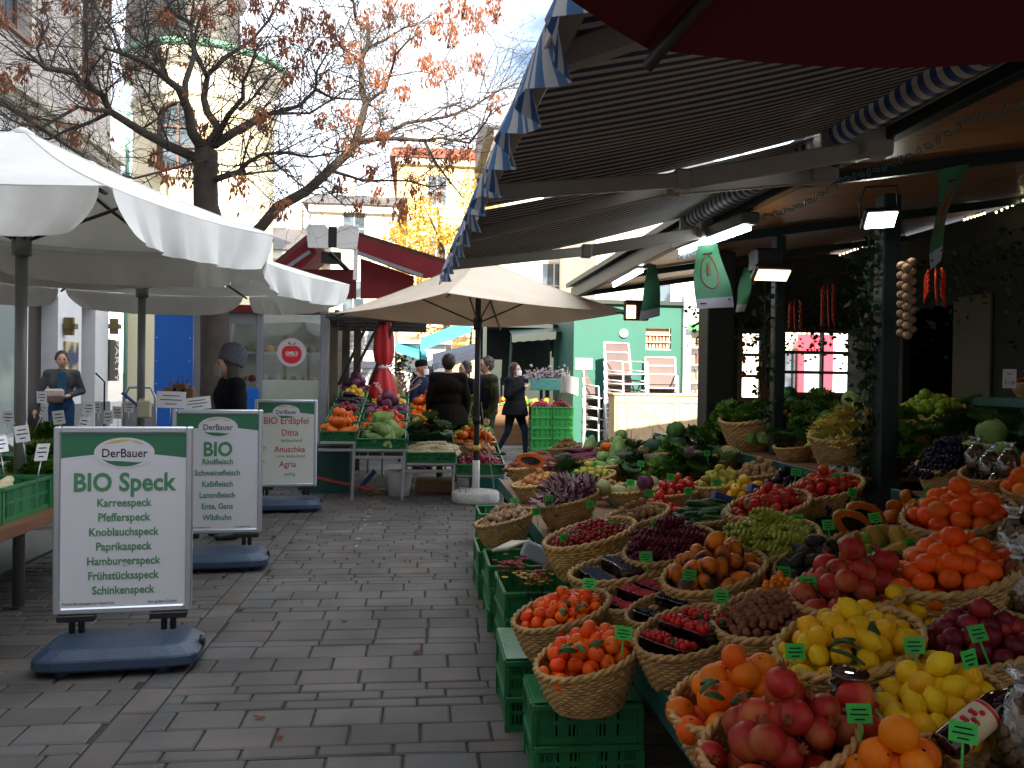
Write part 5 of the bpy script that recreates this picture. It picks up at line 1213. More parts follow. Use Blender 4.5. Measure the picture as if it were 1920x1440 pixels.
def pom(m):
    m.lathe(sphere_prof(.048, .93, 10), 16, fn=lambda a, r, z: (r * (1 + .03 * math.cos(6 * a)), z))
    m.lathe([(.012, .040), (.009, .049), (.015, .058), (.011, .060), (.005, .050)], 12, m=1, fn=lambda a, r, z: (r, z + (.006 * math.cos(6 * a) if z > .055 else 0)))
mk('pomegranate', [M_pom, fmat('pomegranate_crown', (.30, .07, .03), .6)], pom)
mk('plum', [M_plum, M_stem], lambda m: (m.lathe(sphere_prof(.030, 1.08, 9, top=.1), 14), m.cyl((0, 0, .028), .0015, .01, 4, m=1)))
def tomf(m, r=.032):
    m.lathe(sphere_prof(r, .82, 9, top=.14), 16, fn=lambda a, rr, z: (rr * (1 + .025 * math.cos(5 * a)), z))
    for k in range(5): a = 2 * math.pi * k / 5; m.add([(0, 0, r * .74), (r * .5 * math.cos(a - .25), r * .5 * math.sin(a - .25), r * .78), (r * .72 * math.cos(a), r * .72 * math.sin(a), r * .72), (r * .5 * math.cos(a + .25), r * .5 * math.sin(a + .25), r * .78)], [(0, 1, 2, 3)], 1)
    m.cyl((0, 0, r * .74), .002, .012, 5, m=1)
mk('tomato', [M_tom, M_leaf], tomf); mk('cherry_tomato', [M_tomd, M_leaf], lambda m: tomf(m, .017))
mk('apple', [M_apple2, M_stem], lambda m: (m.lathe(sphere_prof(.036, .9, 9, top=.2, bot=.15), 14), m.cyl((0, 0, .026), .0015, .015, 4, m=1)))
mk('pear', [M_pear, M_stem], lambda m: (m.lathe([(.001, -.042), (.018, -.040), (.032, -.026), (.035, -.008), (.028, .012), (.018, .030), (.012, .042), (.001, .046)], 14), m.tube([(0, 0, .044), (.003, 0, .06)], .0018, 4, m=1)))
mk('mango', [M_mango, M_stem], lambda m: m.ball((0, 0, 0), .05, 16, 10, sc=(.78, .68, 1.15)))
mk('avocado', [M_avo, M_stem], lambda m: m.lathe([(.001, -.045), (.022, -.042), (.033, -.024), (.034, -.004), (.027, .016), (.017, .034), (.010, .044), (.001, .047)], 14))
mk('courgette', [M_cuc, M_leaf], lambda m: (m.tube([(-.085, 0, 0), (-.07, 0, .002), (-.02, 0, .005), (.04, 0, .004), (.08, 0, -.002), (.088, 0, -.003)], [.010, .017, .019, .018, .014, .006], 10), m.tube([(.086, 0, -.003), (.105, 0, 0)], [.006, .005], 6, m=1)))
mk('parsnip', [M_parsn, M_stem], lambda m: m.tube([(-.11, 0, 0), (-.05, 0, .004), (.02, 0, .002), (.09, 0, 0), (.11, 0, 0), (.115, 0, 0)], [.002, .010, .019, .026, .022, .010], 10))
mk('carrot', [M_carr, M_leaf], lambda m: (m.tube([(-.085, 0, 0), (-.03, 0, .002), (.04, 0, 0), (.075, 0, 0), (.08, 0, 0)], [.002, .009, .014, .016, .008], 8), [m.tube([(.08, 0, 0), (.10, .006 * k, .008), (.13, .016 * k, .006)], .002, 3, m=1) for k in (-1, 0, 1)]))
mk('purple_carrot', [M_pcar, M_leaf], lambda m: m.tube([(-.12, 0, 0), (-.05, .004, .006), (.03, -.004, .004), (.11, 0, 0), (.118, 0, 0)], [.003, .016, .024, .026, .01], 9))
mk('sweet_potato', [M_sweet], lambda m: m.tube([(-.09, 0, 0), (-.07, .0, .002), (-.02, .006, .006), (.03, -.004, .004), (.07, 0, -.002), (.09, .004, -.006)], [.003, .018, .031, .033, .02, .003], 10))
mk('potato', [M_pot], lambda m: m.ball((0, 0, 0), .032, 10, 7, sc=(1.25, .9, .8)))
mk('onion', [M_oni, M_stem], lambda m: m.lathe([(.001, -.028), (.018, -.026), (.032, -.010), (.033, .004), (.024, .020), (.010, .030), (.004, .038), (.001, .044)], 12))
mk('red_onion', [M_redo, M_stem], lambda m: m.lathe([(.001, -.026), (.018, -.024), (.031, -.010), (.032, .004), (.024, .019), (.010, .028), (.004, .034), (.001, .040)], 12))
mk('garlic', [M_gar, M_stem], lambda m: m.lathe([(.001, -.018), (.016, -.018), (.027, -.006), (.026, .006), (.015, .018), (.005, .027), (.004, .042), (.001, .044)], 14, fn=lambda a, r, z: (r * (1 + .09 * abs(math.cos(4 * a))), z)))
def pumpk(m, r=.075, sq=.7): m.lathe(sphere_prof(r, sq, 10, top=.16, bot=.1), 30, fn=lambda a, rr, z: (rr * (.9 + .11 * abs(math.cos(5 * a))), z)); m.tube([(0, 0, r * sq * .75), (.004, 0, r * sq + .006), (.012, 0, r * sq + .025)], [.012, .008, .007], 6, m=1)
mk('pumpkin', [M_pump, M_stem], pumpk); mk('green_pumpkin', [M_pumpg, M_stem], lambda m: pumpk(m, .10, .8))
mk('melon', [fmat('melon_skin', (.42, .40, .20), .6, col2=(.25, .3, .12), c2s=12), M_stem], lambda m: m.ball((0, 0, 0), .075, 16, 10))
def cabb(m, r=.07, n=11, sq=.95, core=.86):
    m.ball((0, 0, 0), r * core, 14, 9, sc=(1, 1, sq)); rr = random.Random(3)
    for i in range(n):
        a = i * 2.4; tilt = .35 + .5 * (i / n)
        X = Matrix.Rotation(a, 4, 'Z') @ Matrix.Rotation(tilt, 4, 'Y')
        def fn(u, v): 
            th = (u - .5) * 1.9; ph = v * 2.0 - .45; q = r * (1.0 + .02 * i / n + .10 * max(0, v - .7) + .015 * math.sin(u * 21))
            return (q * math.cos(ph) * math.cos(th) , q * math.cos(ph) * math.sin(th), q * sq * math.sin(ph))
        m.grid(fn, 8, 6, X=X)
mk('cabbage', [M_cab], cabb); mk('dark_cabbage', [M_cabd], lambda m: cabb(m, .085, 12)); mk('red_cabbage', [M_rcab], lambda m: cabb(m, .07))
mk('pointed_cabbage', [M_cab], lambda m: (m.lathe([(.001, -.11), (.05, -.10), (.078, -.05), (.075, .0), (.055, .06), (.028, .11), (.001, .135)], 16, fn=lambda a, r, z: (r * (1 + .05 * math.cos(3 * a + z * 20)), z)), [m.grid(lambda u, v, k=k: ((.083 - .045 * v ** 2) * math.cos(k * 2.1 + (u - .5) * 1.7), (.083 - .045 * v ** 2) * math.sin(k * 2.1 + (u - .5) * 1.7), -.09 + .17 * v - .05 * (u - .5) ** 2), 6, 6) for k in range(3)]))
def caul(m):
    rr = random.Random(5); m.ball((0, 0, 0), .058, 12, 8, sc=(1, 1, .75))
    for i in range(34):
        a = i * 2.4; t = i / 34; ph = 1.5 - 1.35 * t; m.ball((.055 * math.cos(ph) * math.cos(a), .055 * math.cos(ph) * math.sin(a), .040 * math.sin(ph)), .013, 6, 4)
    for i in range(8):
        a = 2 * math.pi * i / 8; m.grid(lambda u, v: ((.055 + .035 * v) * math.cos(a + (u - .5) * .9), (.055 + .035 * v) * math.sin(a + (u - .5) * .9), -.045 + .08 * v * (1 - (2 * u - 1) ** 2 * .4) + .006 * math.sin(u * 14)), 6, 4, m=1)
mk('cauliflower', [M_caul, M_cab], caul)
def lett(m, n=22, r=.10, curl=.012):
    rr = random.Random(9)
    for i in range(n):
        a = i * 2.4; t = i / n; tilt = .15 + 1.1 * t; L_ = r * (.8 + .4 * rr.random()); w = r * .55
        X = Matrix.Rotation(a, 4, 'Z') @ Matrix.Rotation(tilt, 4, 'Y') @ Matrix.Translation((.008, 0, 0))
        m.grid(lambda u, v: (.03 * v * v + curl * math.sin(u * 17 + i) * v, (u - .5) * 2 * w * math.sin(min(1, v * 1.1 + .15) * 1.6), L_ * v + curl * math.sin(u * 23 + i * 2) * v * v), 9, 5, X=X)
mk('lettuce', [M_lett], lett); mk('chicory', [M_yel2], lambda m: (lett(m, 10, .07, .003), m.lathe([(.001, -.05), (.022, -.035), (.026, 0), (.016, .05), (.001, .075)], 10)))
mk('herb_bunch', [M_leaf, M_stem], lambda m: ([(lambda a, b: (m.tube([(0, 0, 0), (.04 * math.cos(a), .04 * math.sin(a), .06), (.08 * math.cos(a) * b, .08 * math.sin(a) * b, .11)], .0015, 3, m=1), [m.add([(.05 * math.cos(a) * s_, .05 * math.sin(a) * s_, .05 + .04 * s_), (.05 * math.cos(a) * s_ + .02, .05 * math.sin(a) * s_ + .012, .06 + .04 * s_), (.05 * math.cos(a) * s_ + .03, .05 * math.sin(a) * s_ - .01, .08 + .04 * s_), (.05 * math.cos(a) * s_ + .005, .05 * math.sin(a) * s_ - .015, .065 + .04 * s_)], [(0, 1, 2, 3)]) for s_ in (.4, .8, 1.2, 1.5)]))(i * 2.4, .5 + .5 * ((i * 7) % 5) / 5) for i in range(24)]))
def grapes(m, n=60, r=.010, L_=.13):
    rr = random.Random(11)
    for i in range(n):
        t = (i + .5) / n; a = i * 2.4; q = .042 * math.sqrt(1 - t * .85) * (.6 + .4 * rr.random()); m.ball((-L_ / 2 + L_ * t, q * math.cos(a), q * math.sin(a) * .7), r * rr.uniform(.9, 1.1), 7, 5)
    m.tube([(-L_ / 2 - .03, 0, .01), (-L_ / 2, 0, 0), (L_ / 3, 0, 0)], .002, 4, m=1)
mk('green_grape_bunch', [M_gg, M_stem], grapes); mk('red_grape_bunch', [M_rg, M_stem], grapes); mk('dark_grape_bunch', [M_bg, M_stem], grapes)
mk('lychee', [M_lyc], lambda m: m.ball((0, 0, 0), .0165, 9, 6)); mk('walnut', [M_nut], lambda m: m.ball((0, 0, 0), .018, 8, 6, sc=(1, .85, .85)))
mk('kumquat', [M_kum, M_stem], lambda m: m.ball((0, 0, 0), .013, 8, 6, sc=(1.2, 1, 1)))
mk('fig', [M_eggp, M_stem], lambda m: m.lathe([(.001, -.026), (.018, -.022), (.024, -.008), (.018, .010), (.007, .024), (.003, .034)], 12))
mk('strawberry', [M_straw, M_leaf], lambda m: (m.lathe([(.001, -.02), (.008, -.014), (.015, 0), (.016, .009), (.009, .016), (.001, .017)], 10), m.lathe([(.001, .016), (.013, .0175), (.001, .021)], 10, m=1, fn=lambda a, r, z: (r * (1 + .4 * math.cos(5 * a)), z))))
mk('aubergine', [M_eggp, M_leaf], lambda m: (m.tube([(-.09, 0, 0), (-.075, 0, 0), (-.03, 0, .004), (.03, 0, .006), (.065, 0, 0), (.075, 0, 0)], [.006, .026, .036, .027, .018, .008], 12), m.tube([(.06, 0, 0), (.07, 0, 0), (.10, 0, .01)], [.020, .014, .005], 8, m=1)))
mk('pepper', [M_pep, M_leaf], lambda m: (m.lathe(sphere_prof(.036, 1.1, 8, top=.25), 20, fn=lambda a, r, z: (r * (1 + .12 * math.cos(4 * a)), z)), m.tube([(0, 0, .026), (.004, 0, .05)], .004, 5, m=1)))
mk('yellow_pepper', [M_pepy, M_leaf], lambda m: (m.lathe(sphere_prof(.036, 1.1, 8, top=.25), 20, fn=lambda a, r, z: (r * (1 + .12 * math.cos(4 * a)), z)), m.tube([(0, 0, .026), (.004, 0, .05)], .004, 5, m=1)))
mk('radicchio', [M_rcab, fmat('white_leaf_rib', (.6, .5, .5), .5)], lambda m: [m.grid(lambda u, v, i=i: ((u - .5) * .03 * math.sin(3.1 * v * .8 + .3), -.03 + .006 * i, 0 + .2 * v + .0 * u), 3, 6, m=(1 if i % 2 == 0 else 0), X=Matrix.Rotation(-.5 + .1 * i, 4, 'Y') @ Matrix.Rotation(.25 * math.sin(i * 2), 4, 'X')) for i in range(11)])
mk('papaya', [fmat('papaya_skin', (.45, .26, .03), .35, col2=(.12, .2, .03), c2s=5, objvar=.2), M_stem], lambda m: m.lathe([(.001, -.10), (.03, -.085), (.052, -.04), (.055, 0), (.045, .05), (.025, .09), (.001, .105)], 14))
def halfpap(m):
    m.lathe([(.001, -.10), (.03, -.085), (.052, -.04), (.055, 0), (.045, .05), (.025, .09), (.001, .105)], 16, fn=lambda a, r, z: (r if math.sin(a) < .15 else r * .15 / max(.15, math.sin(a)), z))
    o = [(x, y) for (x, y) in [(.001, -.10), (.03, -.085), (.052, -.04), (.055, 0), (.045, .05), (.025, .09), (.001, .105)]]
    m.poly([(r * .93, r * .15 + .003, z) for (r, z) in o] + [(-r * .93, r * .15 + .003, z) for (r, z) in o[::-1]], m=1)
    m.poly([(r * .5, r * .15 + .006, z * .7) for (r, z) in o] + [(-r * .5, r * .15 + .006, z * .7) for (r, z) in o[::-1]], m=2)
mk('half_papaya', [FM['papaya'].materials[0], fmat('papaya_flesh', (.62, .13, .03), .35), M_black], halfpap)

D = {'orange': .084, 'mandarin': .064, 'clementine': .054, 'persimmon': .078, 'lemon': .068, 'pomegranate': .096, 'plum': .060, 'tomato': .062, 'cherry_tomato': .033, 'apple': .070, 'pear': .068, 'mango': .082, 'avocado': .066,
     'courgette': .045, 'parsnip': .05, 'carrot': .034, 'purple_carrot': .05, 'sweet_potato': .062, 'potato': .062, 'onion': .062, 'red_onion': .060, 'garlic': .05, 'pumpkin': .14, 'green_pumpkin': .19, 'melon': .145, 'cabbage': .135, 'dark_cabbage': .16, 'red_cabbage': .135,
     'pointed_cabbage': .15, 'cauliflower': .14, 'lettuce': .15, 'chicory': .06, 'herb_bunch': .12, 'green_grape_bunch': .075, 'red_grape_bunch': .075, 'dark_grape_bunch': .075, 'lychee': .033, 'walnut': .034, 'kumquat': .027, 'fig': .046, 'strawberry': .03, 'aubergine': .065, 'pepper': .075, 'yellow_pepper': .075, 'radicchio': .07, 'papaya': .11, 'half_papaya': .11}
LONG = {'courgette', 'parsnip', 'carrot', 'purple_carrot', 'sweet_potato', 'aubergine', 'green_grape_bunch', 'red_grape_bunch', 'dark_grape_bunch'}
UPR = {'pumpkin', 'green_pumpkin', 'cauliflower', 'lettuce', 'cabbage', 'dark_cabbage', 'red_cabbage', 'herb_bunch', 'garlic', 'persimmon', 'chicory'}
def put(kind, p, label, cat, group, rot=None, s=1.0):
    if rot is None:
        if kind in LONG: rot = (rnd.uniform(-.2, .2), rnd.uniform(-.25, .25), rnd.uniform(0, 6.3))
        elif kind in UPR: rot = (rnd.uniform(-.35, .35), rnd.uniform(-.35, .35), rnd.uniform(0, 6.3))
        else: rot = (rnd.uniform(-1.3, 1.3), rnd.uniform(-1.3, 1.3), rnd.uniform(0, 6.3))
    o = bpy.data.objects.new(kind, FM[kind]); o.location = p; o.rotation_euler = rot; s *= rnd.uniform(.84, 1.10); o.scale = (s, s, s); link(o)
    return tag(o, label, cat, group)
CAT = {}
def pile(kind, X, ax, ay, dome, label, group, s=1.0, ldir=None, slope=0.0, rect=False):
    """heap of single fruits over an ellipse (or rectangle); X places the local frame; slope = rise per metre along local x"""
    d = D[kind] * s; cat = kind.replace('_', ' '); n = 0
    lay = 0
    while True:
        f = 1 - lay * .36
        if f < .25: break
        axx, ayy = ax * f, ay * f; st_ = d * 1.0; ox, oy = (lay % 2) * st_ * .5, (lay % 2) * st_ * .29
        j = -int(ayy / (st_ * .866)) - 1
        while j * st_ * .866 <= ayy + st_:
            i = -int(axx / st_) - 1
            while i * st_ <= axx + st_:
                u = i * st_ + (j % 2) * st_ / 2 + ox; v = j * st_ * .866 + oy
                inside = (abs(u) <= axx and abs(v) <= ayy) if rect else (u / max(axx, .01)) ** 2 + (v / max(ayy, .01)) ** 2 <= 1.0
                if inside:
                    q = 1 - ((u / ax) ** 2 + (v / ay) ** 2)
                    z = slope * u + lay * d * .62 + dome * max(0, q) * (1 if lay == 0 else .6) + rnd.uniform(-.10, .10) * d
                    p = X @ Vector((u + rnd.uniform(-.08, .08) * d, v + rnd.uniform(-.08, .08) * d, z))
                    rot = None
                    if ldir is not None: rot = (rnd.uniform(-.15, .15), rnd.uniform(-.2, .2) , ldir + rnd.gauss(0, .2))
                    put(kind, p, label, cat, group, rot, s); n += 1
                i += 1
            j += 1
        lay += 1
        if dome <= 0: break
    return n

# punnets of berries
def punnet(kind, p, label, group, rz, sc=1.0):
    o = empty('berry_punnet', p, label, 'punnet', group, rz=rz); w, d, h = .105 * sc, .075 * sc, .045 * sc
    mb = MB()
    for s_ in (-1, 1): mb.poly([(s_ * w * .46, -d * .46, 0), (s_ * w * .46, d * .46, 0), (s_ * w * .5, d * .5, h), (s_ * w * .5, -d * .5, h)], (0, 0, 0) if False else (s_ * .0015, 0, 0)); mb.poly([(-w * .46, s_ * d * .46, 0), (w * .46, s_ * d * .46, 0), (w * .5, s_ * d * .5, h), (-w * .5, s_ * d * .5, h)], (0, s_ * .0015, 0))
    mb.bx((-w * .46, -d * .46, 0), (w * .46, d * .46, .0015)); mb.tube([(-w * .5, -d * .5, h), (w * .5, -d * .5, h), (w * .5, d * .5, h), (-w * .5, d * .5, h), (-w * .5, -d * .5, h)], .002, 5)
    mb.build('clear_box', M_clear, o, local=True)
    mb = MB(); r_ = random.Random(hash(kind) % 97 if False else len(kind) * 7 + int(p[0] * 100)); r0 = .0085 if kind != 'strawberry' else .014
    nx, ny = int(w / (r0 * 1.8)), int(d / (r0 * 1.8))
    for k in range(3):
        for i in range(nx):
            for j in range(ny):
                mb.ball((-w * .43 + w * .86 * (i + .5) / nx + r_.uniform(-.3, .3) * r0, -d * .43 + d * .86 * (j + .5) / ny + r_.uniform(-.3, .3) * r0, r0 + k * h * .34 + r_.uniform(0, .5) * r0 + (.006 if k == 2 else 0)), r0, 6, 4, m=1 if (kind == 'strawberry' and r_.random() < .06) else 0)
    b = mb.build({'raspberry': 'raspberries', 'blueberry': 'blueberries', 'blackberry': 'blackberries', 'strawberry': 'strawberries'}[kind], [{'raspberry': M_ras, 'blueberry': M_blue, 'blackberry': M_blk, 'strawberry': M_straw}[kind], M_leaf], o, local=True); b['kind'] = 'stuff'
    return o

# clear bags of nuts
def bag(p, label, group, s=1.0, m=None, rz=0):
    o = empty('clear_bag', p, label, 'bag', group, rz=rz); mb = MB(); r_ = random.Random(int(p[0] * 1000))
    prof = [(.03, 0), (.05, .01), (.058, .05), (.052, .10), (.03, .135), (.014, .15), (.016, .165), (.035, .185)]
    mb.lathe([(a * s, b * s) for (a, b) in prof], 18, fn=lambda a, r, z: (r * (1 + .08 * math.sin(5 * a + z * 30)), z + .004 * math.sin(7 * a)))
    mb.build('clear_film', M_clear, o, local=True)
    mb = MB()
    for i in range(70):
        z = (i / 70) ** .9 * .105; rr = (.05 if z < .08 else .04) * s; a = i * 2.4; q = rr * (.55 + .4 * r_.random()); mb.ball((q * math.cos(a), q * math.sin(a), (z + .012) * s), .011 * s, 6, 4)
    b = mb.build('nuts', m or M_nut, o, local=True); b['kind'] = 'stuff'
    mb = MB(); mb.lathe([(.016 * s, .147 * s), (.017 * s, .153 * s)], 10); mb.build('bag_tie', M_tube if False else M_card, o, local=True)
    return o

# ------------------------------------------------------------ the baskets on the terraced display
items = [  # px, py of the rim centre, width px, kind, rotation, low?, basket label, fruit label words
 (1103, 1232, 180, 'mandarin', 25, 0, 'wicker basket on the nearest green crates, heaped with mandarins', 'mandarin in the wicker basket on the nearest green crates'),
 (1052, 1150, 160, 'clementine', 20, 0, 'wicker basket on the second green crates with small clementines', 'small red orange clementine in the basket on the second crate stack'),
 (1372, 1305, 210, 'orange', 30, 0, 'wicker basket of oranges between the mandarins and the pomegranates', 'orange in the big basket right of the mandarins'),
 (1590, 1205, 235, 'lemon', 25, 0, 'wicker basket of lemons behind the cups', 'lemon in the middle heap of lemons'),
 (1460, 1385, 255, 'pomegranate', 20, 0, 'wicker basket of big pomegranates at the bottom edge', 'big red pomegranate in the front basket'),
 (1760, 1315, 215, 'lemon', 25, 0, 'second wicker basket of lemons, under the dark bottle', 'lemon in the heap beside the dark bottle'),
 (1680, 1462, 215, 'orange', 20, 0, 'wicker basket of oranges at the very bottom edge', 'large orange at the bottom edge of the picture'),
 (1597, 1102, 200, 'pomegranate', 25, 0, 'wicker basket of pomegranates behind the lemons', 'pomegranate in the rear basket behind the lemons'),
 (1785, 1068, 210, 'persimmon', 25, 0, 'wicker basket of glossy orange persimmons at the right', 'glossy orange persimmon in the right basket'),
 (1835, 1200, 200, 'plum', 25, 0, 'wicker basket of dark red plums at the right edge', 'dark red plum in the right basket'),
 (1440, 1152, 185, 'lychee', 30, 0, 'wicker basket of small brown lychees', 'small brown lychee in the central basket'),
 (1645, 1020, 165, 'papaya', 30, 1, 'wicker basket of papayas behind the pomegranates', 'yellow green papaya in its basket'),
 (1795, 965, 175, 'persimmon', 30, 0, 'wicker basket of persimmons just under the teal shelf edge', 'orange persimmon just under the teal shelf edge'),
 (1440, 1015, 165, 'green_grape_bunch', 30, 0, 'wicker basket overflowing with green grapes', 'bunch of yellow green grapes in the overflowing basket'),
 (1338, 1072, 170, 'mango', 30, 0, 'wicker basket of orange and dark mangoes', 'orange and dark red mango in its basket'),
 (1530, 1058, 145, 'avocado', 30, 0, 'wicker basket of black avocados', 'black skinned avocado in its basket'),
 (1255, 1025, 150, 'red_grape_bunch', 30, 0, 'wicker basket of dark red grapes', 'bunch of dark red grapes in its basket'),
 (1105, 1003, 140, 'cherry_tomato', 15, 0, 'big wicker basket of cherry tomatoes at the lane edge', 'cherry tomato in the basket at the lane edge'),
 (1190, 968, 110, 'walnut', 20, 0, 'wicker basket of walnuts behind the cherry tomatoes', 'walnut in the walnut basket'),
 (1326, 968, 112, 'courgette', 20, 1, 'wicker basket of small dark green courgettes', 'small dark green courgette in its basket'),
 (1440, 948, 135, 'tomato', 25, 0, 'wicker basket of red tomatoes behind the green grapes', 'red tomato in the basket behind the green grapes'),
 (1545, 915, 125, 'tomato', 25, 0, 'wicker basket of tomatoes near the teal shelf edge', 'tomato in the basket near the teal shelf edge'),
 (945, 972, 92, 'garlic', 10, 0, 'small wicker basket of garlic at the lane edge', 'garlic bulb in the small basket at the lane edge'),
 (1065, 935, 95, 'radicchio', 15, 0, 'wicker basket of striped radicchio', 'white and purple radicchio spear'),
 (1010, 905, 85, 'onion', 15, 1, 'wicker basket of golden onions', 'golden onion in the onion basket'),
 (1105, 895, 85, 'pear', 20, 1, 'wicker basket of green pears', 'green pear in the front pear basket'),
 (1190, 915, 90, 'melon', 20, 1, 'wicker basket of netted melons', 'small netted melon in its basket'),
 (1270, 920, 90, 'tomato', 20, 1, 'wicker basket of tomatoes beside the courgettes', 'tomato beside the courgettes'),
 (1350, 905, 90, 'pear', 20, 1, 'wicker basket of pale pears', 'pale pear in the rear pear basket'),
 (1425, 885, 85, 'potato', 20, 1, 'wicker basket of brown potatoes near the post', 'brown potato near the green post'),
 (1000, 872, 85, 'sweet_potato', 10, 1, 'wicker basket of sweet potatoes behind the garlic', 'sweet potato in its basket'),
 (1082, 862, 85, 'purple_carrot', 15, 1, 'wicker basket of purple carrots', 'thick purple carrot in its basket'),
 (1150, 868, 80, 'cabbage', 20, 1, 'wicker basket of green cabbages', 'green cabbage in the cabbage basket'),
 (1220, 862, 80, 'dark_cabbage', 20, 1, 'wicker basket of dark green savoys', 'dark green savoy cabbage'),
 (1290, 870, 80, 'dark_cabbage', 20, 1, 'wicker basket of dark savoys by the pillar', 'dark savoy by the pillar'),
 (1345, 862, 78, 'cauliflower', 20, 1, 'wicker basket of cauliflowers beside the pillar', 'creamy cauliflower beside the pillar'),
 (1135, 835, 60, 'green_pumpkin', 20, 1, 'far wicker basket with a single squash', 'green squash in the far basket'),
 (1060, 838, 55, 'walnut', 10, 1, 'far small wicker basket of nuts near the lane', 'nut in the far small basket'),
 (1235, 838, 68, 'green_pumpkin', 10, 1, 'far wicker basket with dark green pumpkins', 'dark green pumpkin in the far basket'),
 (1290, 822, 60, 'red_onion', 10, 1, 'far wicker basket of red onions', 'red onion in the far basket'),
]
def on_slope(px, py, w, low):
    off0 = .13 if not low else .10; p = surf(px, py, off0)
    dist = (p - CAM).dot(CR @ Vector((0, 0, -1))); s = w * dist / F / .35 * 1.10
    p = surf(px, py, (.165 if not low else .12) * s)
    return p, s
def fill(kind, base, s, rz, low, flabel, group):
    hf, hb = (.09, .15) if low else (.12, .21); hm = (hf + hb) / 2
    X = Matrix.Translation(base + Vector((0, 0, (hm - .012) * s))) @ Matrix.Rotation(rz, 4, 'Z')
    big = kind in ('green_pumpkin', 'melon', 'pumpkin', 'dark_cabbage', 'cauliflower', 'cabbage', 'lettuce', 'papaya')
    k = .88 if not big else .68
    pile(kind, X, BA * s * k + .005, BB * s * k + .005, .06 * s if D[kind] < .1 else .0, flabel, group, s={'walnut': 1.45, 'radicchio': .72}.get(kind, 1.0), ldir=(0 if kind in LONG else None), slope=(hb - hf) / 2 / BA)
    # under layer so that no hole shows
    if D[kind] < .1 and kind != 'walnut': pile(kind, X @ Matrix.Translation((0, 0, -D[kind] * .55)), BA * s * .74, BB * s * .74, 0, flabel, group, ldir=(0 if kind in LONG else None), slope=(hb - hf) / 2 / BA)
for (px, py, w, kind, rot, low, bl, fl_) in items:
    p, s = on_slope(px, py, w, low)
    if px < 1120 and py > 1100: hbase = .312; p = W(px, py, z=hbase + .165 * s)
    base = Vector((p.x, p.y, p.z - (.165 if not low else .12) * s))
    if not (px < 1120 and py > 1100): base.z = surf_h(base.x) - .01
    else: base.z = .312
    basket(base, s, R(rot + 180) if False else R(rot), bl, low)
    fill(kind, base, s, R(rot), low, fl_, kind.replace('_', ' ') + 's ' + bl.split(' ', 1)[0] + ' ' + str(len(bl)) if False else 'pieces in the ' + bl)
# berry baskets
def berry_basket(px, py, w, kind, rot, low, label, gl, n):
    p, s = on_slope(px, py, w, low); base = Vector((p.x, p.y, 0)); base.z = surf_h(p.x) - .01
    basket(base, s, R(rot), label, low); X = Matrix.Translation(base + Vector((0, 0, (.12 if low else .165) * s - .03))) @ Matrix.Rotation(R(rot), 4, 'Z')
    for i in range(n):
        u = (-.5 + (i + .5) / n) * BA * s * 1.5
        for v in (-1, 1):
            q = X @ Vector((u, v * .048 * s, u * .25 + (.015 if i % 2 else 0))); punnet(kind, q, gl, 'punnets in the ' + label, R(rot) + rnd.uniform(-.15, .15) + R(90), sc=s * .95)
berry_basket(1197, 1118, 150, 'raspberry', 25, 1, 'wicker basket of raspberry punnets behind the clementines', 'clear punnet of raspberries', 3)
berry_basket(1165, 1068, 165, 'blueberry', 10, 1, 'wide wicker basket of blueberry punnets', 'clear punnet of blueberries', 3)
berry_basket(1290, 1185, 180, 'strawberry', 30, 0, 'wicker basket of strawberry punnets right of the mandarins', 'clear punnet of strawberries', 3)
berry_basket(1245, 1140, 130, 'blackberry', 25, 0, 'wicker basket of blackberry punnets', 'clear punnet of blackberries', 2)
# shelf baskets
def shelf_basket(px, py, w, kind, x, rot, low, bl, fl_, hook=None):
    p = W(px, py, x=x); dist = (p - CAM).dot(CR @ Vector((0, 0, -1))); s = w * dist / F / .35
    z = .93 if x < 3 else 1.075
    base = Vector((p.x, p.y, z)); basket(base, s, R(rot), bl, low)
    if kind: fill(kind, base, s, R(rot), low, fl_, 'pieces in the ' + bl)
    return base, s
for a in [(1590, 812, 150, 'chicory', 2.74, 30, 0, 'shelf basket of pale yellow chicory between the two posts', 'pale yellow chicory head in the shelf basket'),
          (1412, 800, 130, 'lettuce', 2.74, 30, 0, 'shelf basket of curly lettuce beside the thick pillar', 'curly green lettuce beside the thick pillar'),
          (1500, 772, 115, 'lettuce', 3.15, 30, 1, 'shelf basket of lettuce below the hut window', 'green lettuce below the hut window'),
          (1575, 752, 120, 'dark_cabbage', 3.15, 30, 1, 'high shelf basket of savoys below the hut window', 'savoy cabbage below the hut window'),
          (1735, 800, 150, 'apple', 3.15, 30, 0, 'shelf basket of green apples right of the second post', 'green apple right of the nearer post'),
          (1780, 868, 125, 'dark_grape_bunch', 2.68, 30, 0, 'shelf basket of black grapes', 'bunch of black grapes on the shelf'),
          (1862, 895, 125, None, 2.70, 30, 0, 'shelf basket holding clear bags of nuts', ''),
          (1935, 922, 110, 'orange', 2.66, 30, 0, 'shelf basket of oranges at the right edge', 'orange in the shelf basket at the right edge'),
          (1490, 845, 80, 'herb_bunch', 2.68, 20, 1, 'shelf basket of green herbs', 'bunch of green herbs'),
          (1665, 812, 100, 'aubergine', 3.1, 20, 1, 'shelf basket of aubergines behind the chicory', 'dark aubergine on the raised shelf')]:
    shelf_basket(*a)
for i, (px, py) in enumerate([(1835, 900), (1872, 905), (1855, 870), (1828, 855), (1890, 868)]):
    p = W(px, py, x=2.70); bag(p - Vector((0, 0, .08)), 'clear bag of brown nuts in the shelf basket', 'nut bags on the raised shelf', .95)
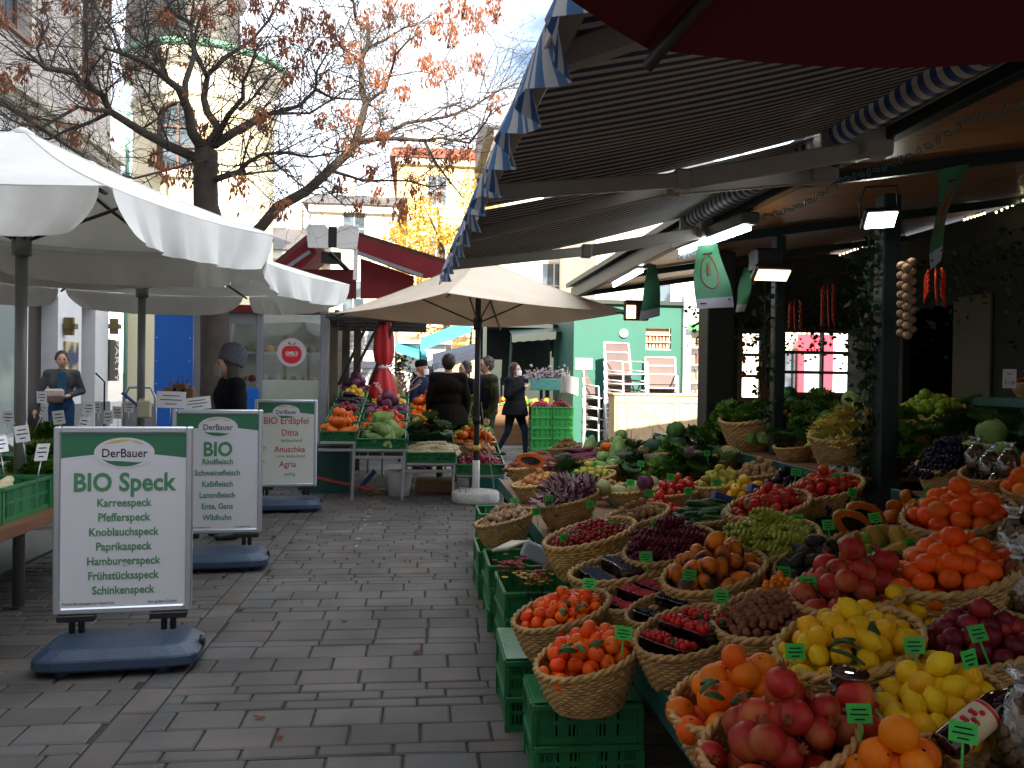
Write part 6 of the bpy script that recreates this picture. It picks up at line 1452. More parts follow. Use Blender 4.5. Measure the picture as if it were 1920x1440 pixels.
for i, (px, py) in enumerate([(1905, 1120), (1900, 1035), (1918, 1400)]):
    p = surf(px, py, .12 if i < 2 else .12); bag(p + Vector((0, 0, -.05)), ('clear bag of mixed nuts above the plums at the right edge', 'clear bag of mixed nuts at the right edge', 'clear bag of nuts in the bottom right corner')[i] if i != 1 else 'clear bag of mixed nuts below the teal shelf at the right edge', None, 1.25, mat('mixed_nuts', (.42, .30, .16), .6, objvar=.2, var=.4, vscale=25))
# trays, half papayas, bottle, cups, kumquats, flowers
for i, (px, py) in enumerate([(1600, 985), (1625, 970)]):
    p = surf(px, py, .2); put('half_papaya', p, 'cut papaya half showing orange flesh, %s of two' % ('front', 'rear')[i], 'papaya', None, (R(-25), R(60), R(170)), 1.15)
p = W(995, 868, y=7.3); put('half_papaya', p + Vector((0, 0, .02)), 'cut papaya half lying on the sweet potatoes', 'papaya', None, (0, R(80), R(180)), 1.4)
pb = surf(1840, 1345, .20); o = empty('juice_bottle', pb, 'dark red glass bottle with a cream fruit label lying on the lemons', 'bottle')
T = Matrix.Rotation(R(12), 4, 'Z') @ Matrix.Rotation(R(62), 4, 'Y')
mb = MB(); mb.lathe([(.001, -.13), (.034, -.128), (.037, -.12), (.037, .04), (.030, .065), (.015, .10), (.0135, .155), (.016, .158), (.016, .17), (.001, .172)], 24, X=T); mb.build('glass', mat('dark_red_glass', (.018, .003, .006), .08, spec=.9), o, local=True)
mb = MB(); mb.lathe([(.0374, -.085), (.0376, -.084), (.0376, .018), (.0374, .019)], 24, X=T); lb = mb.build('label', mat('cream_label', (.55, .46, .30), .5), o, local=True)
mb = MB(); mb.lathe([(.0377, -.078), (.0379, -.077), (.0379, -.066), (.0377, -.065)], 24, X=T); mb.lathe([(.0377, .008), (.0379, .009), (.0379, .016), (.0377, .017)], 24, X=T)
for k in range(7): a = R(190 + 14 * (k % 4)); mb.ball(T @ Vector((.0375 * math.cos(a), .0375 * math.sin(a), -.052 + .014 * (k // 2))), .007, 7, 5)
mb.build('label_berries', M_ras, lb, local=True)
def cups(px, py, off, n, label, s=1.0):
    p = surf(px, py, off); o = empty('cup_stack', p, label, 'cups'); h = .036 * s
    for k in range(n):
        mb = MB(); mb.lathe([(.040 * s, k * h), (.047 * s, k * h + h * .8), (.050 * s, k * h + h * .82), (.050 * s, k * h + h * .93), (.046 * s, k * h + h * .95)], 24, X=Matrix.Rotation(R(6), 4, 'X')); c = mb.build('cup', M_clear, o, local=True)
        mb = MB(); mb.lathe([(.037 * s, k * h + .003), (.043 * s, k * h + h * .76)], 20, X=Matrix.Rotation(R(6), 4, 'X')); mb.build('filling', mat('dark_berry_filling', (.12, .02, .03), .4, var=.6, vscale=90), c, local=True)
cups(1588, 1330, .17, 3, 'stack of three clear cups of dark berries between pomegranates and lemons')
cups(1685, 1085, .17, 3, 'stack of clear cups of dark berries beside the persimmons', .9)
p = surf(1462, 1108, .2); o = empty('kumquat_tray', p, 'small tray heaped with kumquats beside the mangoes', 'tray'); mb = MB(); mb.bx((-.07, -.05, -.02), (.07, .05, 0)); mb.build('tray', M_card, o, local=True)
pile('kumquat', Matrix.Translation(p + Vector((0, 0, .012))), .065, .05, .03, 'kumquat on the small tray', 'kumquats on the small tray')
def flowers(px, py, z, n, cols, label, spread, y=None):
    p = W(px, py, z=z) if y is None else W(px, py, y=y); mb = MB()
    for i in range(n):
        c = Vector((rnd.gauss(0, spread), rnd.gauss(0, spread * .8), rnd.gauss(0, .02) + .02)); m_ = rnd.randint(0, len(cols) - 1); rr = rnd.uniform(.014, .022)
        for k in range(9):
            a = 2 * math.pi * k / 9; d = Vector((math.cos(a), math.sin(a), .5)); s_ = Vector((-math.sin(a), math.cos(a), 0)) * rr * .22
            mb.add([c, c + d * rr * .6 + s_, c + d * rr, c + d * rr * .6 - s_], [(0, 1, 2, 3)], m_)
        mb.tube([c, c + Vector((rnd.uniform(-.02, .02), rnd.uniform(-.02, .02), -.10))], .0015, 3, m=len(cols))
    tag(mb.build('flower_bunch', [mat('petal_' + str(i) + str(cols[i]), cols[i], .6) for i in range(len(cols))] + [M_leaf], loc=p, local=True), label, 'flowers')
flowers(958, 1068, .46, 60, [(.35, .01, .02), (.42, .02, .02)], 'deep red star flowers standing in the lane side crate', .042)
flowers(1000, 1092, .44, 60, [(.4, .03, .02), (.6, .4, .03)], 'small red and yellow flowers in the lane side crate', .05)
p0 = W(935, 1032, z=.44); mb = MB()
for i in range(5): mb.tube([p0 + Vector((.02 * i - .04, -.06 + .01 * i, .01)), p0 + Vector((.10 + .02 * i, .12, .03))], .011, 7)
tag(mb.build('asparagus_bundle', mat('white_stalks', (.6, .58, .45), .4)), 'bundle of white stalks in clear wrap on the lane side crates', 'vegetables')
p0 = W(1000, 1045, z=.45); mb = MB(); mb.box((0, 0, .03), (.16, .05, .10), bev=.01, X=Matrix.Rotation(.4, 4, 'Y')); mb.box((.10, -.05, .05), (.06, .02, .16), m=1, bev=.004, X=Matrix.Rotation(.5, 4, 'Y')); tag(mb.build('paper_parcel', [mat('grey_paper', (.36, .40, .50), .6), mat('brown_card', (.35, .22, .14), .7)], loc=p0, local=True), 'crumpled pale grey paper parcel beside the red flowers', 'paper')
# blue boxes, lemon leaves
for (px, py, l) in ((1420, 920, 'blue cardboard box among the tomatoes'), (1352, 935, 'small dark blue punnet left of the tomatoes')):
    p = surf(px, py, .18); mb = MB(); mb.box((0, 0, 0), (.11, .07, .055), X=Matrix.Rotation(R(18), 4, 'Y') @ Matrix.Rotation(-.2, 4, 'X'), bev=.003); bo = mb.build('blue_box', mat('blue_card', (.012, .04, .22), .5), loc=p, local=True); tag(bo, l, 'box')
for i, (px, py) in enumerate([(1575, 1180), (1640, 1175), (1590, 1230), (1560, 1160)]):
    p = surf(px, py, .27); mb = MB(); mb.grid(lambda u, v: (.06 * (v - .5) * 1.6, .022 * (u - .5) * 2 * math.sin(math.pi * (v * .98 + .01)), .01 * math.sin(3 * v) - .01 * (2 * u - 1) ** 2), 6, 8); tag(mb.build('lemon_leaf', M_leaf, loc=p, local=True), 'dark green leaf lying on the middle heap of lemons', 'leaf', 'leaves on the lemons').rotation_euler = (.2, -.3, i * 1.3)
# green price cards on the display
gc = [(1100, 1095), (1165, 1190), (1215, 1045), (1290, 1080), (1355, 1120), (1475, 1075), (1520, 1095), (1495, 1225), (1725, 1215), (1835, 1240), (1805, 1380), (1620, 1345), (1375, 1035), (1400, 985), (1500, 975), (1575, 895), (1530, 890), (1490, 885), (1655, 970), (1750, 925), (1825, 945), (1640, 1045), (1720, 1020), (1060, 1010), (1115, 945), (1030, 935), (1180, 905), (1255, 895), (1080, 890), (1330, 850), (1300, 920), (1345, 905), (1110, 870), (1200, 870), (1410, 945), (1600, 925), (1860, 1190), (970, 940), (1150, 985), (1230, 985), (1285, 1000), (1560, 985), (1010, 960), (1165, 850), (1215, 925)]
for i, (px, py) in enumerate(gc):
    p = surf(px, py, .26); dist = p.y
    price_card((p.x, p.y, p.z - .09), 'small green price card on a stem among the fruit', 'green price cards on the fruit stall', M_green_card, w=.058, h=.045, tiltx=rnd.uniform(-.5, -.1), rz=rnd.uniform(-.5, .5), stem=.07)

# corner shelf: basket of red jars with a price sign
b0 = W(1893, 742, x=3.3); basket(Vector((3.36, b0.y - .12, hp.z)), .75, R(20), 'small wicker basket with red parcels on the high corner shelf', True)
for k in range(3): p = Vector((3.30 + .07 * k, b0.y - .18 + .05 * k, hp.z + .14)); put('pepper', p, 'shiny red parcel in the basket on the corner shelf', 'parcel', 'red parcels on the corner shelf', s=1.1)
p = W(1893, 710, y=b0.y - .3); o = empty('price_sign', p, 'white price sign with blue figures hanging on the corner shelf', 'sign'); mb = MB(); mb.box((0, 0, 0), (.075, .003, .10)); mb.build('card', M_card, o, local=True)
mb = MB(); add_text(mb, '€ 1.50', .024, Matrix.Translation((0, -.0022, -.03)) @ UP); add_text(mb, 'SAFT', .014, Matrix.Translation((0, -.0022, .02)) @ UP); mb.build('lettering', mat('blue_ink', (.02, .03, .25), .5), o, local=True)
# hanging garlands, garlic braid, chilli strings
def vine(p0, p1, sag, label, n=70, drop=.25):
    mb = MB(); p0, p1 = Vector(p0), Vector(p1); pts = [p0.lerp(p1, t / 12) - Vector((0, 0, sag * math.sin(math.pi * t / 12))) for t in range(13)]; mb.tube(pts, .006, 4, m=1)
    for i in range(n):
        t = rnd.random(); p = p0.lerp(p1, t) - Vector((0, 0, sag * math.sin(math.pi * t) + abs(rnd.gauss(0, drop * .5)))); p += Vector((rnd.gauss(0, .04), rnd.gauss(0, .04), 0)); r_ = rnd.uniform(.022, .045)
        a = Vector((rnd.gauss(0, 1), rnd.gauss(0, 1), rnd.gauss(0, .6))).normalized(); b = a.cross(Vector((rnd.gauss(0, 1), rnd.gauss(0, 1), rnd.gauss(0, 1)))).normalized(); c = a.cross(b)
        mb.add([p, p + a * r_ + b * r_ * .6, p + a * r_ * 1.8 + c * r_ * .2, p + a * r_ - b * r_ * .6], [(0, 1, 2), (0, 2, 3)])
    return tag(mb.build('leaf_garland', [M_leafd, M_stem]), label, 'garland')
vine((4.6, 2.4, 2.7), (4.6, 5.6, 2.7), .15, 'leafy garland along the back wall at the right edge', 620, .7)
vine((4.4, 5.2, 2.72), (4.4, 9.2, 2.70), .12, 'leafy garland along the back of the ceiling above the door', 620, .6)
vine((2.62, 6.3, 2.45), (2.66, 6.34, 1.2), .0, 'leafy garland wound down the middle post', 180, .10)
vine((2.66, 4.85, 2.45), (2.72, 4.9, .9), .0, 'leafy garland hanging down the nearer post', 330, .16)
vine((3.0, 9.45, 2.35), (4.9, 9.45, 2.25), .1, 'leafy garland above the hut window', 420, .5)
for i, (px, py0, py1) in enumerate([(1523, 560, 660), (1605, 545, 690), (1390, 590, 700)]):
    a = W(px, py0, y=9.2); b = W(px + 4, py1, y=9.2); vine(a, b, 0, ('thin ivy strand left in the wide window', 'thin ivy strand right in the wide window', 'thin ivy strand before the small window')[i], 40, .03)
def string_of(kind, px, py0, py1, y, n, label, s=1.0, cat='string'):
    a = W(px, py0, y=y); b = W(px, py1, y=y); o = empty(kind + '_string', a, label, cat)
    mb = MB(); mb.tube([a, b], .006, 5); 
    for i in range(n):
        t = (i + .5) / n; an = i * 2.1; r_ = .027 * s; p = a.lerp(b, t) + Vector((.03 * s * math.cos(an), .03 * s * math.sin(an), 0))
        if kind == 'garlic': mb.ball(p, r_, 10, 7, m=1, sc=(1, 1, .9))
        else: mb.tube([p, p + Vector((.02 * math.cos(an), .02 * math.sin(an), -.04)), p + Vector((.03 * math.cos(an), .03 * math.sin(an), -.09))], [.009, .008, .001], 6, m=1)
    mb.build(kind + 's', [M_stem, M_gar if kind == 'garlic' else M_pep], o)
string_of('garlic', 1700, 488, 632, 4.55, 24, 'long braid of garlic hanging right of the nearer post')
string_of('chilli', 1553, 530, 600, 6.8, 30, 'red chilli string hanging left of the nearer post', 1.2)
string_of('chilli', 1491, 560, 610, 6.9, 16, 'shorter red chilli string beside the middle post', 1.2)
string_of('chilli', 1754, 500, 550, 4.6, 16, 'red chilli string above the doorway', 1.2)
for i, py in enumerate((645, 672, 702)):
    p = W(1393, py, y=9.4); put('pepper', p, 'round red hanging ornament before the small window', 'ornament', 'red ornaments at the small window', s=1.0)
for i in range(3):
    p = W(1525 + 30 * i, 852, y=5.0); mb = MB(); mb.lathe([(.035, 0), (.045, .05), (.046, .052)], 4, X=Matrix.Rotation(R(45), 4, 'Z'), smooth=False); mb.lathe([(.04, .045), (.03, .06)], 8, m=1); tag(mb.build('cress_tub', [M_card, M_leaf], loc=Vector((2.56 + .10 * i, 5.0 - .04 * i, .93)), local=True), 'small white tub of cress on the raised shelf front', 'tub', 'cress tubs on the raised shelf')

# loose heaps between the baskets and greens on the raised shelf
for (px, py, kd, ax, ay, dome, lb) in [
  (1165, 842, 'cabbage', .22, .16, .05, 'green cabbage in the loose heap at the far left of the display'), (1265, 850, 'dark_cabbage', .26, .2, .08, 'savoy in the loose heap before the pillar'),
  (1120, 868, 'courgette', .14, .12, .05, 'courgette in the loose heap beside the purple carrots'), (1185, 885, 'herb_bunch', .18, .14, .05, 'green herb bunch heaped beside the melons'),
  (1255, 890, 'lettuce', .2, .14, .05, 'lettuce heaped behind the tomatoes'), (1310, 885, 'herb_bunch', .18, .12, .05, 'herb bunch heaped left of the pale pears'),
  (1060, 900, 'herb_bunch', .16, .12, .04, 'herb bunch heaped behind the radicchio'), (1145, 915, 'potato', .14, .12, .04, 'potato heaped between radicchio and melons'),
  (1235, 950, 'pepper', .14, .12, .04, 'red pepper heaped left of the courgettes'), (1395, 920, 'yellow_pepper', .15, .12, .05, 'yellow pepper heaped behind the tomatoes'),
  (1385, 1000, 'fig', .12, .10, .04, 'dark fig heaped left of the green grapes'), (1480, 1090, 'plum', .10, .09, .03, 'plum heaped between mangoes and avocados'),
  (1620, 1050, 'apple', .12, .10, .03, 'apple heaped behind the pomegranates'), (1480, 900, 'aubergine', .2, .10, .04, 'aubergine heaped under the shelf edge'),
  (1580, 950, 'dark_grape_bunch', .18, .10, .04, 'dark grape bunch heaped under the shelf edge'), (1700, 960, 'mango', .14, .12, .05, 'mango heaped under the shelf edge'),
  (1675, 1175, 'lemon', .15, .14, .05, 'lemon in the loose spread at the back of the lemons'), (1555, 1290, 'lemon', .10, .08, .03, 'lemon lying between the oranges and the cups'), (1690, 1275, 'lemon', .14, .12, .05, 'lemon in the loose spread between the two lemon baskets'), (1715, 1390, 'lemon', .10, .10, .04, 'lemon lying above the bottom oranges'), (1600, 1390, 'pomegranate', .12, .10, .02, 'pomegranate lying at the bottom edge')]:
    p = surf(px, py, .10); X = Matrix.Translation((p.x, p.y, surf_h(p.x) + (.05 if py < 1000 else .09))); pile(kd, X, ax, ay, dome, lb, 'loose heap: ' + lb, slope=.22, ldir=R(20) if kd in LONG else None)
for (px, py, x, kd, ax, ay, z, lb) in [(1365, 790, 2.75, 'lettuce', .25, .3, .98, 'lettuce heaped right beside the thick pillar'), (1440, 800, 2.8, 'cauliflower', .2, .3, .98, 'cauliflower heaped on the raised shelf'),
  (1540, 785, 3.05, 'lettuce', .2, .35, 1.12, 'curly lettuce heaped below the wide window'), (1600, 755, 3.2, 'cabbage', .16, .3, 1.14, 'cabbage heaped on the riser by the post'), (1480, 760, 3.2, 'dark_cabbage', .16, .4, 1.14, 'savoy heaped on the riser below the window'),
  (1690, 800, 2.95, 'lettuce', .2, .2, 1.0, 'lettuce heaped right of the nearer post'), (1830, 790, 3.2, 'herb_bunch', .2, .35, 1.12, 'dark herb bunch on the riser at the right'), (1860, 840, 3.0, 'cabbage', .15, .25, 1.02, 'cabbage behind the nut bags')]:
    p = W(px, py, x=x); pile(kd, Matrix.Translation((x, p.y, z)), ax, ay, .10, lb, 'heap: ' + lb)

for i in range(16):
    px, py = [(1103, 1225), (1052, 1150), (1372, 1295), (1590, 1200)][i % 4]; p = surf(px + rnd.uniform(-55, 55), py + rnd.uniform(-25, 15), .27)
    if px < 1200: p = W(px + rnd.uniform(-45, 45), py + rnd.uniform(-25, 5), z=.312 + .25)
    mb = MB(); mb.grid(lambda u, v: (.055 * (v - .5) * 1.3, .017 * (u - .5) * 2 * math.sin(math.pi * (v * .98 + .01)), .01 * math.sin(3 * v) - .01 * (2 * u - 1) ** 2), 6, 8); o = mb.build('citrus_leaf', M_leaf, loc=p, local=True); o.rotation_euler = (rnd.uniform(-.5, .5), rnd.uniform(-.5, .5), rnd.uniform(0, 6)); tag(o, 'dark green citrus leaf lying among the heaped fruit', 'leaf', 'citrus leaves among the fruit')

for (px, py, kd, s_, lb) in [(1228, 836, 'green_pumpkin', 1.0, 'round dark green pumpkin crowning the far heap by the pillar'), (1106, 838, 'pointed_cabbage', 1.05, 'left of two pointed green squashes on the far heap'), (1158, 842, 'pointed_cabbage', 1.0, 'right of two pointed green squashes on the far heap'),
  (1139, 838, 'pumpkin', .9, 'red orange small pumpkin between the two pointed squashes'), (1130, 856, 'cabbage', .8, 'pale round cabbage below the small red pumpkin'), (1300, 850, 'red_cabbage', 1.2, 'purple cabbage left of the thick pillar'), (1365, 850, 'cauliflower', 1.2, 'large cauliflower right of the thick pillar'), (1130, 915, 'melon', .9, 'striped green white squash in the middle rows'), (1082, 905, 'melon', .6, 'small netted melon behind the radicchio'), (1210, 905, 'red_cabbage', .9, 'red purple cabbage in the middle rows'), (1365, 965, 'melon', .5, 'tiny pale melon beside the tomatoes')]:
    q = surf(px, py, .20); put(kd, q, lb, kd.replace('_', ' '), None, (rnd.uniform(-.25, .25), rnd.uniform(-.25, .25), rnd.uniform(0, 6)), s_)

# ------------------------------------------------------------ middle vegetable stall behind the sand coloured umbrella
ms = empty('market_table', (-.8, 10.6, 0), 'stepped steel framed vegetable table in the middle of the market, with four levels', 'table')
cols = [(600, 668, 828), (668, 762, 842), (762, 856, 868), (856, 948, 890)]
YM = 10.35
MC = []
for (a, b, py) in cols:
    xa, xb = W(a, 800, y=YM).x, W(b, 800, y=YM).x; z = W(a, py, y=YM).z; MC.append((xa, xb, z))
mb = MB()
for (xa, xb, z) in MC:
    mb.bx((xa + .005, YM, z - .03), (xb - .005, YM + .03, z), bev=.003); mb.bar((xb - .02, YM + .03, z - .015), (xb - .02, YM + 3.2, z + .55), .03, .03); mb.bar((xa + .03, YM + .03, z - .015), (xa + .03, YM + 3.2, z + .55), .03, .03)
for (xa, xb, z) in MC[:3]: mb.bx((xa - .02, YM + .031, z - .12), (xb + .06, YM + .06, z - .085), bev=.003)
mb.build('rails', M_steel, ms)
mb = MB()
for (xa, xb, z) in MC: mb.poly([(xa, YM + .02, z - .045), (xb, YM + .02, z - .045), (xb, YM + 3.3, z + .52), (xa, YM + 3.3, z + .52)], (0, 0, .012))
mb.build('boards', M_wood, ms)
for (xa, xb, z) in MC:
    mb = MB(); mb.bar((xb - .02, YM - .001, z - .03), (xb - .04, YM + .0, 0), .03, .03); mb.build('leg', M_steel, ms)
    mb = MB(); mb.bx((xb - .05, YM + 3.0, 0), (xb - .02, YM + 3.03, z + .4)); mb.build('leg', M_steel, ms)
kinds = [['pumpkin', 'mandarin', 'plum', 'aubergine', 'yellow_pepper', 'red_cabbage'], ['pointed_cabbage', 'orange', 'pepper', 'red_cabbage', 'yellow_pepper', 'melon'], ['parsnip', 'herb_bunch', 'mandarin', 'yellow_pepper', 'orange', 'pumpkin'], ['red_onion', 'onion', 'pumpkin', 'apple', 'pear', 'lettuce']]
cname = ['left', 'second', 'third', 'right']; rn = ['front', 'second', 'third', 'fourth', 'fifth', 'rear']
for c, (xa, xb, z) in enumerate(MC):
    w = xb - xa - .02; xm = (xa + xb) / 2
    for r_ in range(6):
        y = YM + .22 + .52 * r_; zz = z + .005 + .17 * (y - .2 - YM)
        kd = kinds[c][r_]
        o = crate(xm, y, zz + .03, 'green crate of %s, %s row of the %s column on the middle table' % (kd.replace('_', ' ') + 's', rn[r_], cname[c]), 'crates on the middle table', (round(w, 2), .42, .13), tilt=R(9.6))
        X = Matrix.Translation((xm, y, zz + .03)) @ Matrix.Rotation(R(9.6), 4, 'X') @ Matrix.Translation((0, 0, .10))
        ld = R(10) if kd in LONG else None
        pile(kd, X, w * .42, .17, .035, '%s in the %s row of the %s column on the middle table' % (kd.replace('_', ' '), rn[r_], cname[c]), '%s row %s column produce' % (rn[r_], cname[c]), s=1.15 if kd not in ('pointed_cabbage', 'pumpkin') else 1.1, ldir=ld, rect=True)
# things under and beside it
p = W(748, 905, y=10.7); mb = MB(); mb.lathe([(.13, 0), (.16, .30), (.165, .31)], 20); tag(mb.build('bucket', M_white, loc=(p.x, 10.8, 0), local=True), 'white bucket under the middle table', 'bucket')
p = W(915, 905, y=10.8); mb = MB(); mb.bx((-.22, 0, 0), (.22, .3, .2), bev=.01); tag(mb.build('storage_box', mat('turquoise_box', (.02, .28, .24), .5), loc=(p.x, 10.9, 0), local=True), 'turquoise box on the ground under the red onions', 'box')
p = W(815, 900, y=11); mb = MB(); mb.bx((-.25, 0, 0), (.25, .35, .16), bev=.004); tag(mb.build('cardboard_box', mat('cardboard', (.30, .18, .09), .8), loc=(p.x, 11, 0), local=True), 'flat cardboard box on the ground under the parsnips', 'box')
p = W(640, 900, y=11); mb = MB(); mb.bx((-.5, 0, .0), (.1, .5, .6)); tag(mb.build('plastic_tub', mat('dark_teal_tub', (.01, .07, .06), .5), loc=(p.x, 11, 0), local=True), 'dark teal tub in the shadow under the left of the middle table', 'tub')
for i, (px, py, c, l) in enumerate([(705, 927, (.6, .14, .02), 'orange leaf shaped scrap lying under the middle table'), (690, 923, (.5, .02, .02), 'red scrap lying under the middle table'), (715, 921, (.5, .45, .05), 'yellow scrap lying under the middle table')]):
    p = W(px, py, z=0.01); mb = MB(); mb.grid(lambda u, v: (.22 * (v - .5), .10 * (u - .5) * math.sin(math.pi * (v * .9 + .05)), .03 * math.sin(v * 3)), 5, 6); tag(mb.build('scrap', mat('scrap_' + str(i), c, .6), loc=p, local=True), l, 'scrap')
a = W(590, 885, y=10.5); b = W(700, 925, y=10.5)
mb = MB(); mb.bar((a.x, 10.6, .25), (b.x, 10.7, .08), .12, .02); mb.bar((a.x + .5, 10.9, .06), (b.x, 10.8, .30), .03, .05, m=1); tag(mb.build('plank', [mat('red_plank', (.30, .03, .02), .6), mat('blue_plank', (.02, .04, .15), .5)]), 'red and blue planks lying crosswise under the middle table', 'planks')
# dried grass bouquet
p = W(742, 775, y=13.2); mb = MB()
for i in range(170):
    a = rnd.uniform(0, 6.3); t = rnd.uniform(.02, .42); h = rnd.uniform(.35, .62); e = Vector((t * math.cos(a), t * math.sin(a), h)); mb.tube([(0, 0, 0), e * .6 + Vector((0, 0, .08)), e], [.003, .002, .006], 3, m=0)
tag(mb.build('dried_grass', mat('dried_grass', (.34, .24, .18), .8, objvar=.1), loc=p, local=True), 'bushy bouquet of dry pinkish grass behind the middle table', 'bouquet')

# ------------------------------------------------------------ teal kiosk on the right with chairs and sunlit wood
YG = 17.0
gx = lambda px: W(px, 700, y=YG).x; gz = lambda py, px=1170: W(px, py, y=YG).z
M_teal2 = mat('teal_kiosk_boards', (.008, .11, .080), .55, var=.1, vscale=2)
gk = empty('teal_kiosk', (gx(1170), YG, 0), 'sunlit teal kiosk wall with a round white lamp and a small shelf window', 'kiosk')
hw = (gx(1210), gx(1257), gz(655), gz(614))
mb = MB(); wall_with_openings(mb, 'x', YG + .05, gx(1075), gx(1276), 0, gz(571), .1, [hw]); mb.bx((gx(1075), YG + .103, 0), (gx(1075) + .08, YG + 3, gz(571))); mb.build('wall', M_teal2, gk)
mb = MB(); mb.bx((gx(1075) - .1, YG - .1, gz(571)), (gx(1276) + .1, YG + 3, gz(571) + .08)); mb.build('roof', M_dgreen, gk)
mb = MB(); mb.bx((hw[0], YG + .12, hw[2]), (hw[1], YG + .16, hw[3])); 
for k in range(3): mb.bx((hw[0], YG + .02, hw[2] + .15 * k), (hw[1], YG + .12, hw[2] + .15 * k + .02), m=1)
for k in range(14): xx = hw[0] + .03 + (hw[1] - hw[0] - .06) * (k % 7) / 6.5; mb.bx((xx - .018, YG + .04, hw[2] + .02 + .15 * (k // 7)), (xx + .018, YG + .10, hw[2] + .12 + .15 * (k // 7)), m=2 + k % 2)
mb.build('window_shelf', [mat('terracotta_back', (.45, .22, .13), .7), M_white, mat('jar_cream', (.6, .5, .38), .5), mat('jar_rust', (.5, .2, .1), .5)], gk)
lp = W(1170, 625, y=YG - .06); mb = MB(); mb.lathe([(.09, 0), (.09, .04), (.07, .06)], 20, X=Matrix.Translation((lp.x, YG - .002, lp.z)) @ Matrix.Rotation(R(90), 4, 'X')); mb.build('round_lamp', M_white, gk)
mb = MB(); mb.bx((gx(1078), YG - .02, gz(694)), (gx(1110), YG - .003, gz(673))); mb.build('notice', M_card, gk)
# white post and shelf unit right of it
su = empty('white_shelf_unit', (gx(1300), YG, 0), 'glaring white shelf unit with books between teal kiosk and pillar', 'shelf')
mb = MB(); mb.bx((gx(1278), YG - .1, 0), (gx(1292), YG + .1, 3.2)); mb.bx((gx(1292), YG + .2, 0), (gx(1345), YG + .25, 3.2))
for k in range(7): mb.bx((gx(1292), YG - .1, .35 + .36 * k), (gx(1345), YG + .2, .38 + .36 * k))
mb.build('shelves', M_white, su)
mb = MB()
for k in range(6):
    for i in range(3): mb.bx((gx(1295) + .14 * i, YG, .381 + .36 * k), (gx(1295) + .14 * i + rnd.uniform(.04, .1), YG + .15, .381 + .36 * k + rnd.uniform(.12, .24)), m=rnd.randint(0, 2))
mb.build('goods', [mat('good_tan', (.5, .33, .18)), mat('good_cream', (.65, .6, .5)), mat('good_rust', (.4, .15, .08))], su)
mb = MB(); mb.bx((gx(1281), YG - .3, gz(618)), (gx(1322), YG - .28, gz(606))); mb.build('green_band', mat('fresh_green', (.06, .4, .08), .5), su)
# sunlit wooden cupboard and low crates
cb = empty('wooden_cupboard', (W(1220, 700, y=15.2).x, 15.2, 0), 'sunlit pale wooden cupboard with carved panels and two dark pulls', 'cupboard')
YC = 15.2; cx_ = lambda px: W(px, 700, y=YC).x; cz_ = lambda py: W(1220, py, y=YC).z
M_pine = mat('pale_sunlit_pine', (.55, .38, .22), .6, var=.3, vscale=2, stretch=(8, 1, 1), bump=.2)
zt_ = cz_(742)
mb = MB(); mb.bx((cx_(1153), YC, 0), (cx_(1330), YC + .5, zt_), bev=.01); mb.bx((cx_(1150), YC - .03, zt_ + .002), (cx_(1332), YC + .53, zt_ + .04), bev=.008); mb.build('body', M_pine, cb)
for (a, b) in ((1158, 1183), (1186, 1270), (1275, 1327)):
    mb = MB(); xa, xb = cx_(a), cx_(b); z0, z1 = .1, zt_ - .06
    for (p0, p1, q0, q1) in ((xa, xb, z1 - .07, z1), (xa, xb, z0, z0 + .07), (xa, xa + .06, z0 + .072, z1 - .072), (xb - .06, xb, z0 + .072, z1 - .072)): mb.bx((p0, YC - .025, q0), (p1, YC - .003, q1), bev=.005)
    if b - a > 60:
        mb.bx(((xa + xb) / 2 - .02, YC - .02, z0 + .3), ((xa + xb) / 2 + .02, YC - .003, z1 - .075)); mb.bx((xa + .065, YC - .02, z0 + .26), (xb - .065, YC - .003, z0 + .30)); mb.bar((xa + .1, YC - .012, z0 + .35), (xb - .12, YC - .012, z1 - .12), .012, .03); mb.bar((xa + .12, YC - .006, z1 - .12), (xb - .1, YC - .006, z0 + .36), .012, .025)
        for xx in (xa + .2, xb - .2): mb.bx((xx - .06, YC - .035, z0 + .20), (xx + .06, YC - .003, z0 + .225), m=1)
    mb.build('door', [M_pine, M_black], cb)
# stacked sling chairs
M_sling = mat('taupe_sling', (.13, .09, .085), .7, var=.1); M_chr = mat('white_chair_frame', (.78, .78, .8), .3, metal=.1)
def chair_proto():
    o = empty('sling_chair', (0, 0, 0)); mb = MB()
    for s in (-1, 1):
        x = s * .26; mb.tube([(x, -.26, 0), (x, -.24, .42), (x, -.22, .62), (x, .22, .64)], .014, 6); mb.tube([(x, .30, 0), (x, .20, .42), (x, .30, .95)], .014, 6); mb.tube([(x, -.24, .42), (x, .20, .42)], .012, 6)
    mb.tube([(-.26, .30, .95), (.26, .30, .95)], .014, 6); mb.tube([(-.26, -.24, .42), (.26, -.24, .42)], .012, 6); mb.tube([(-.26, .21, .40), (.26, .21, .40)], .012, 6); mb.build('frame', M_chr, o, local=True)
    mb = MB(); mb.sheet(lambda u, v: (-.245 + .49 * u, .215 + .085 * v + .02 * math.sin(3.1 * v), .48 + .46 * v), 4, 5, (0, .004, 0)); mb.build('back_sling', M_sling, o, local=True)
    mb = MB(); mb.sheet(lambda u, v: (-.245 + .49 * u, -.24 + .44 * v, .425 - .02 * math.sin(3.1 * v)), 4, 5, (0, 0, .004)); mb.build('seat_sling', M_sling, o, local=True)
    return o
cpz = chair_proto(); first = True
def add_chair(x, y, z, rz, label, group):
    global first
    o = cpz if first else copy_tree(cpz); first = False
    o.location = (x, y, z); o.rotation_euler = (0, 0, rz); o.scale = (1.15, 1.15, 1.15); tag(o, label, 'chair', group)
YS = 16.0; sx_ = lambda px: W(px, 700, y=YS).x; sz_ = lambda py: W(1170, py, y=YS).z
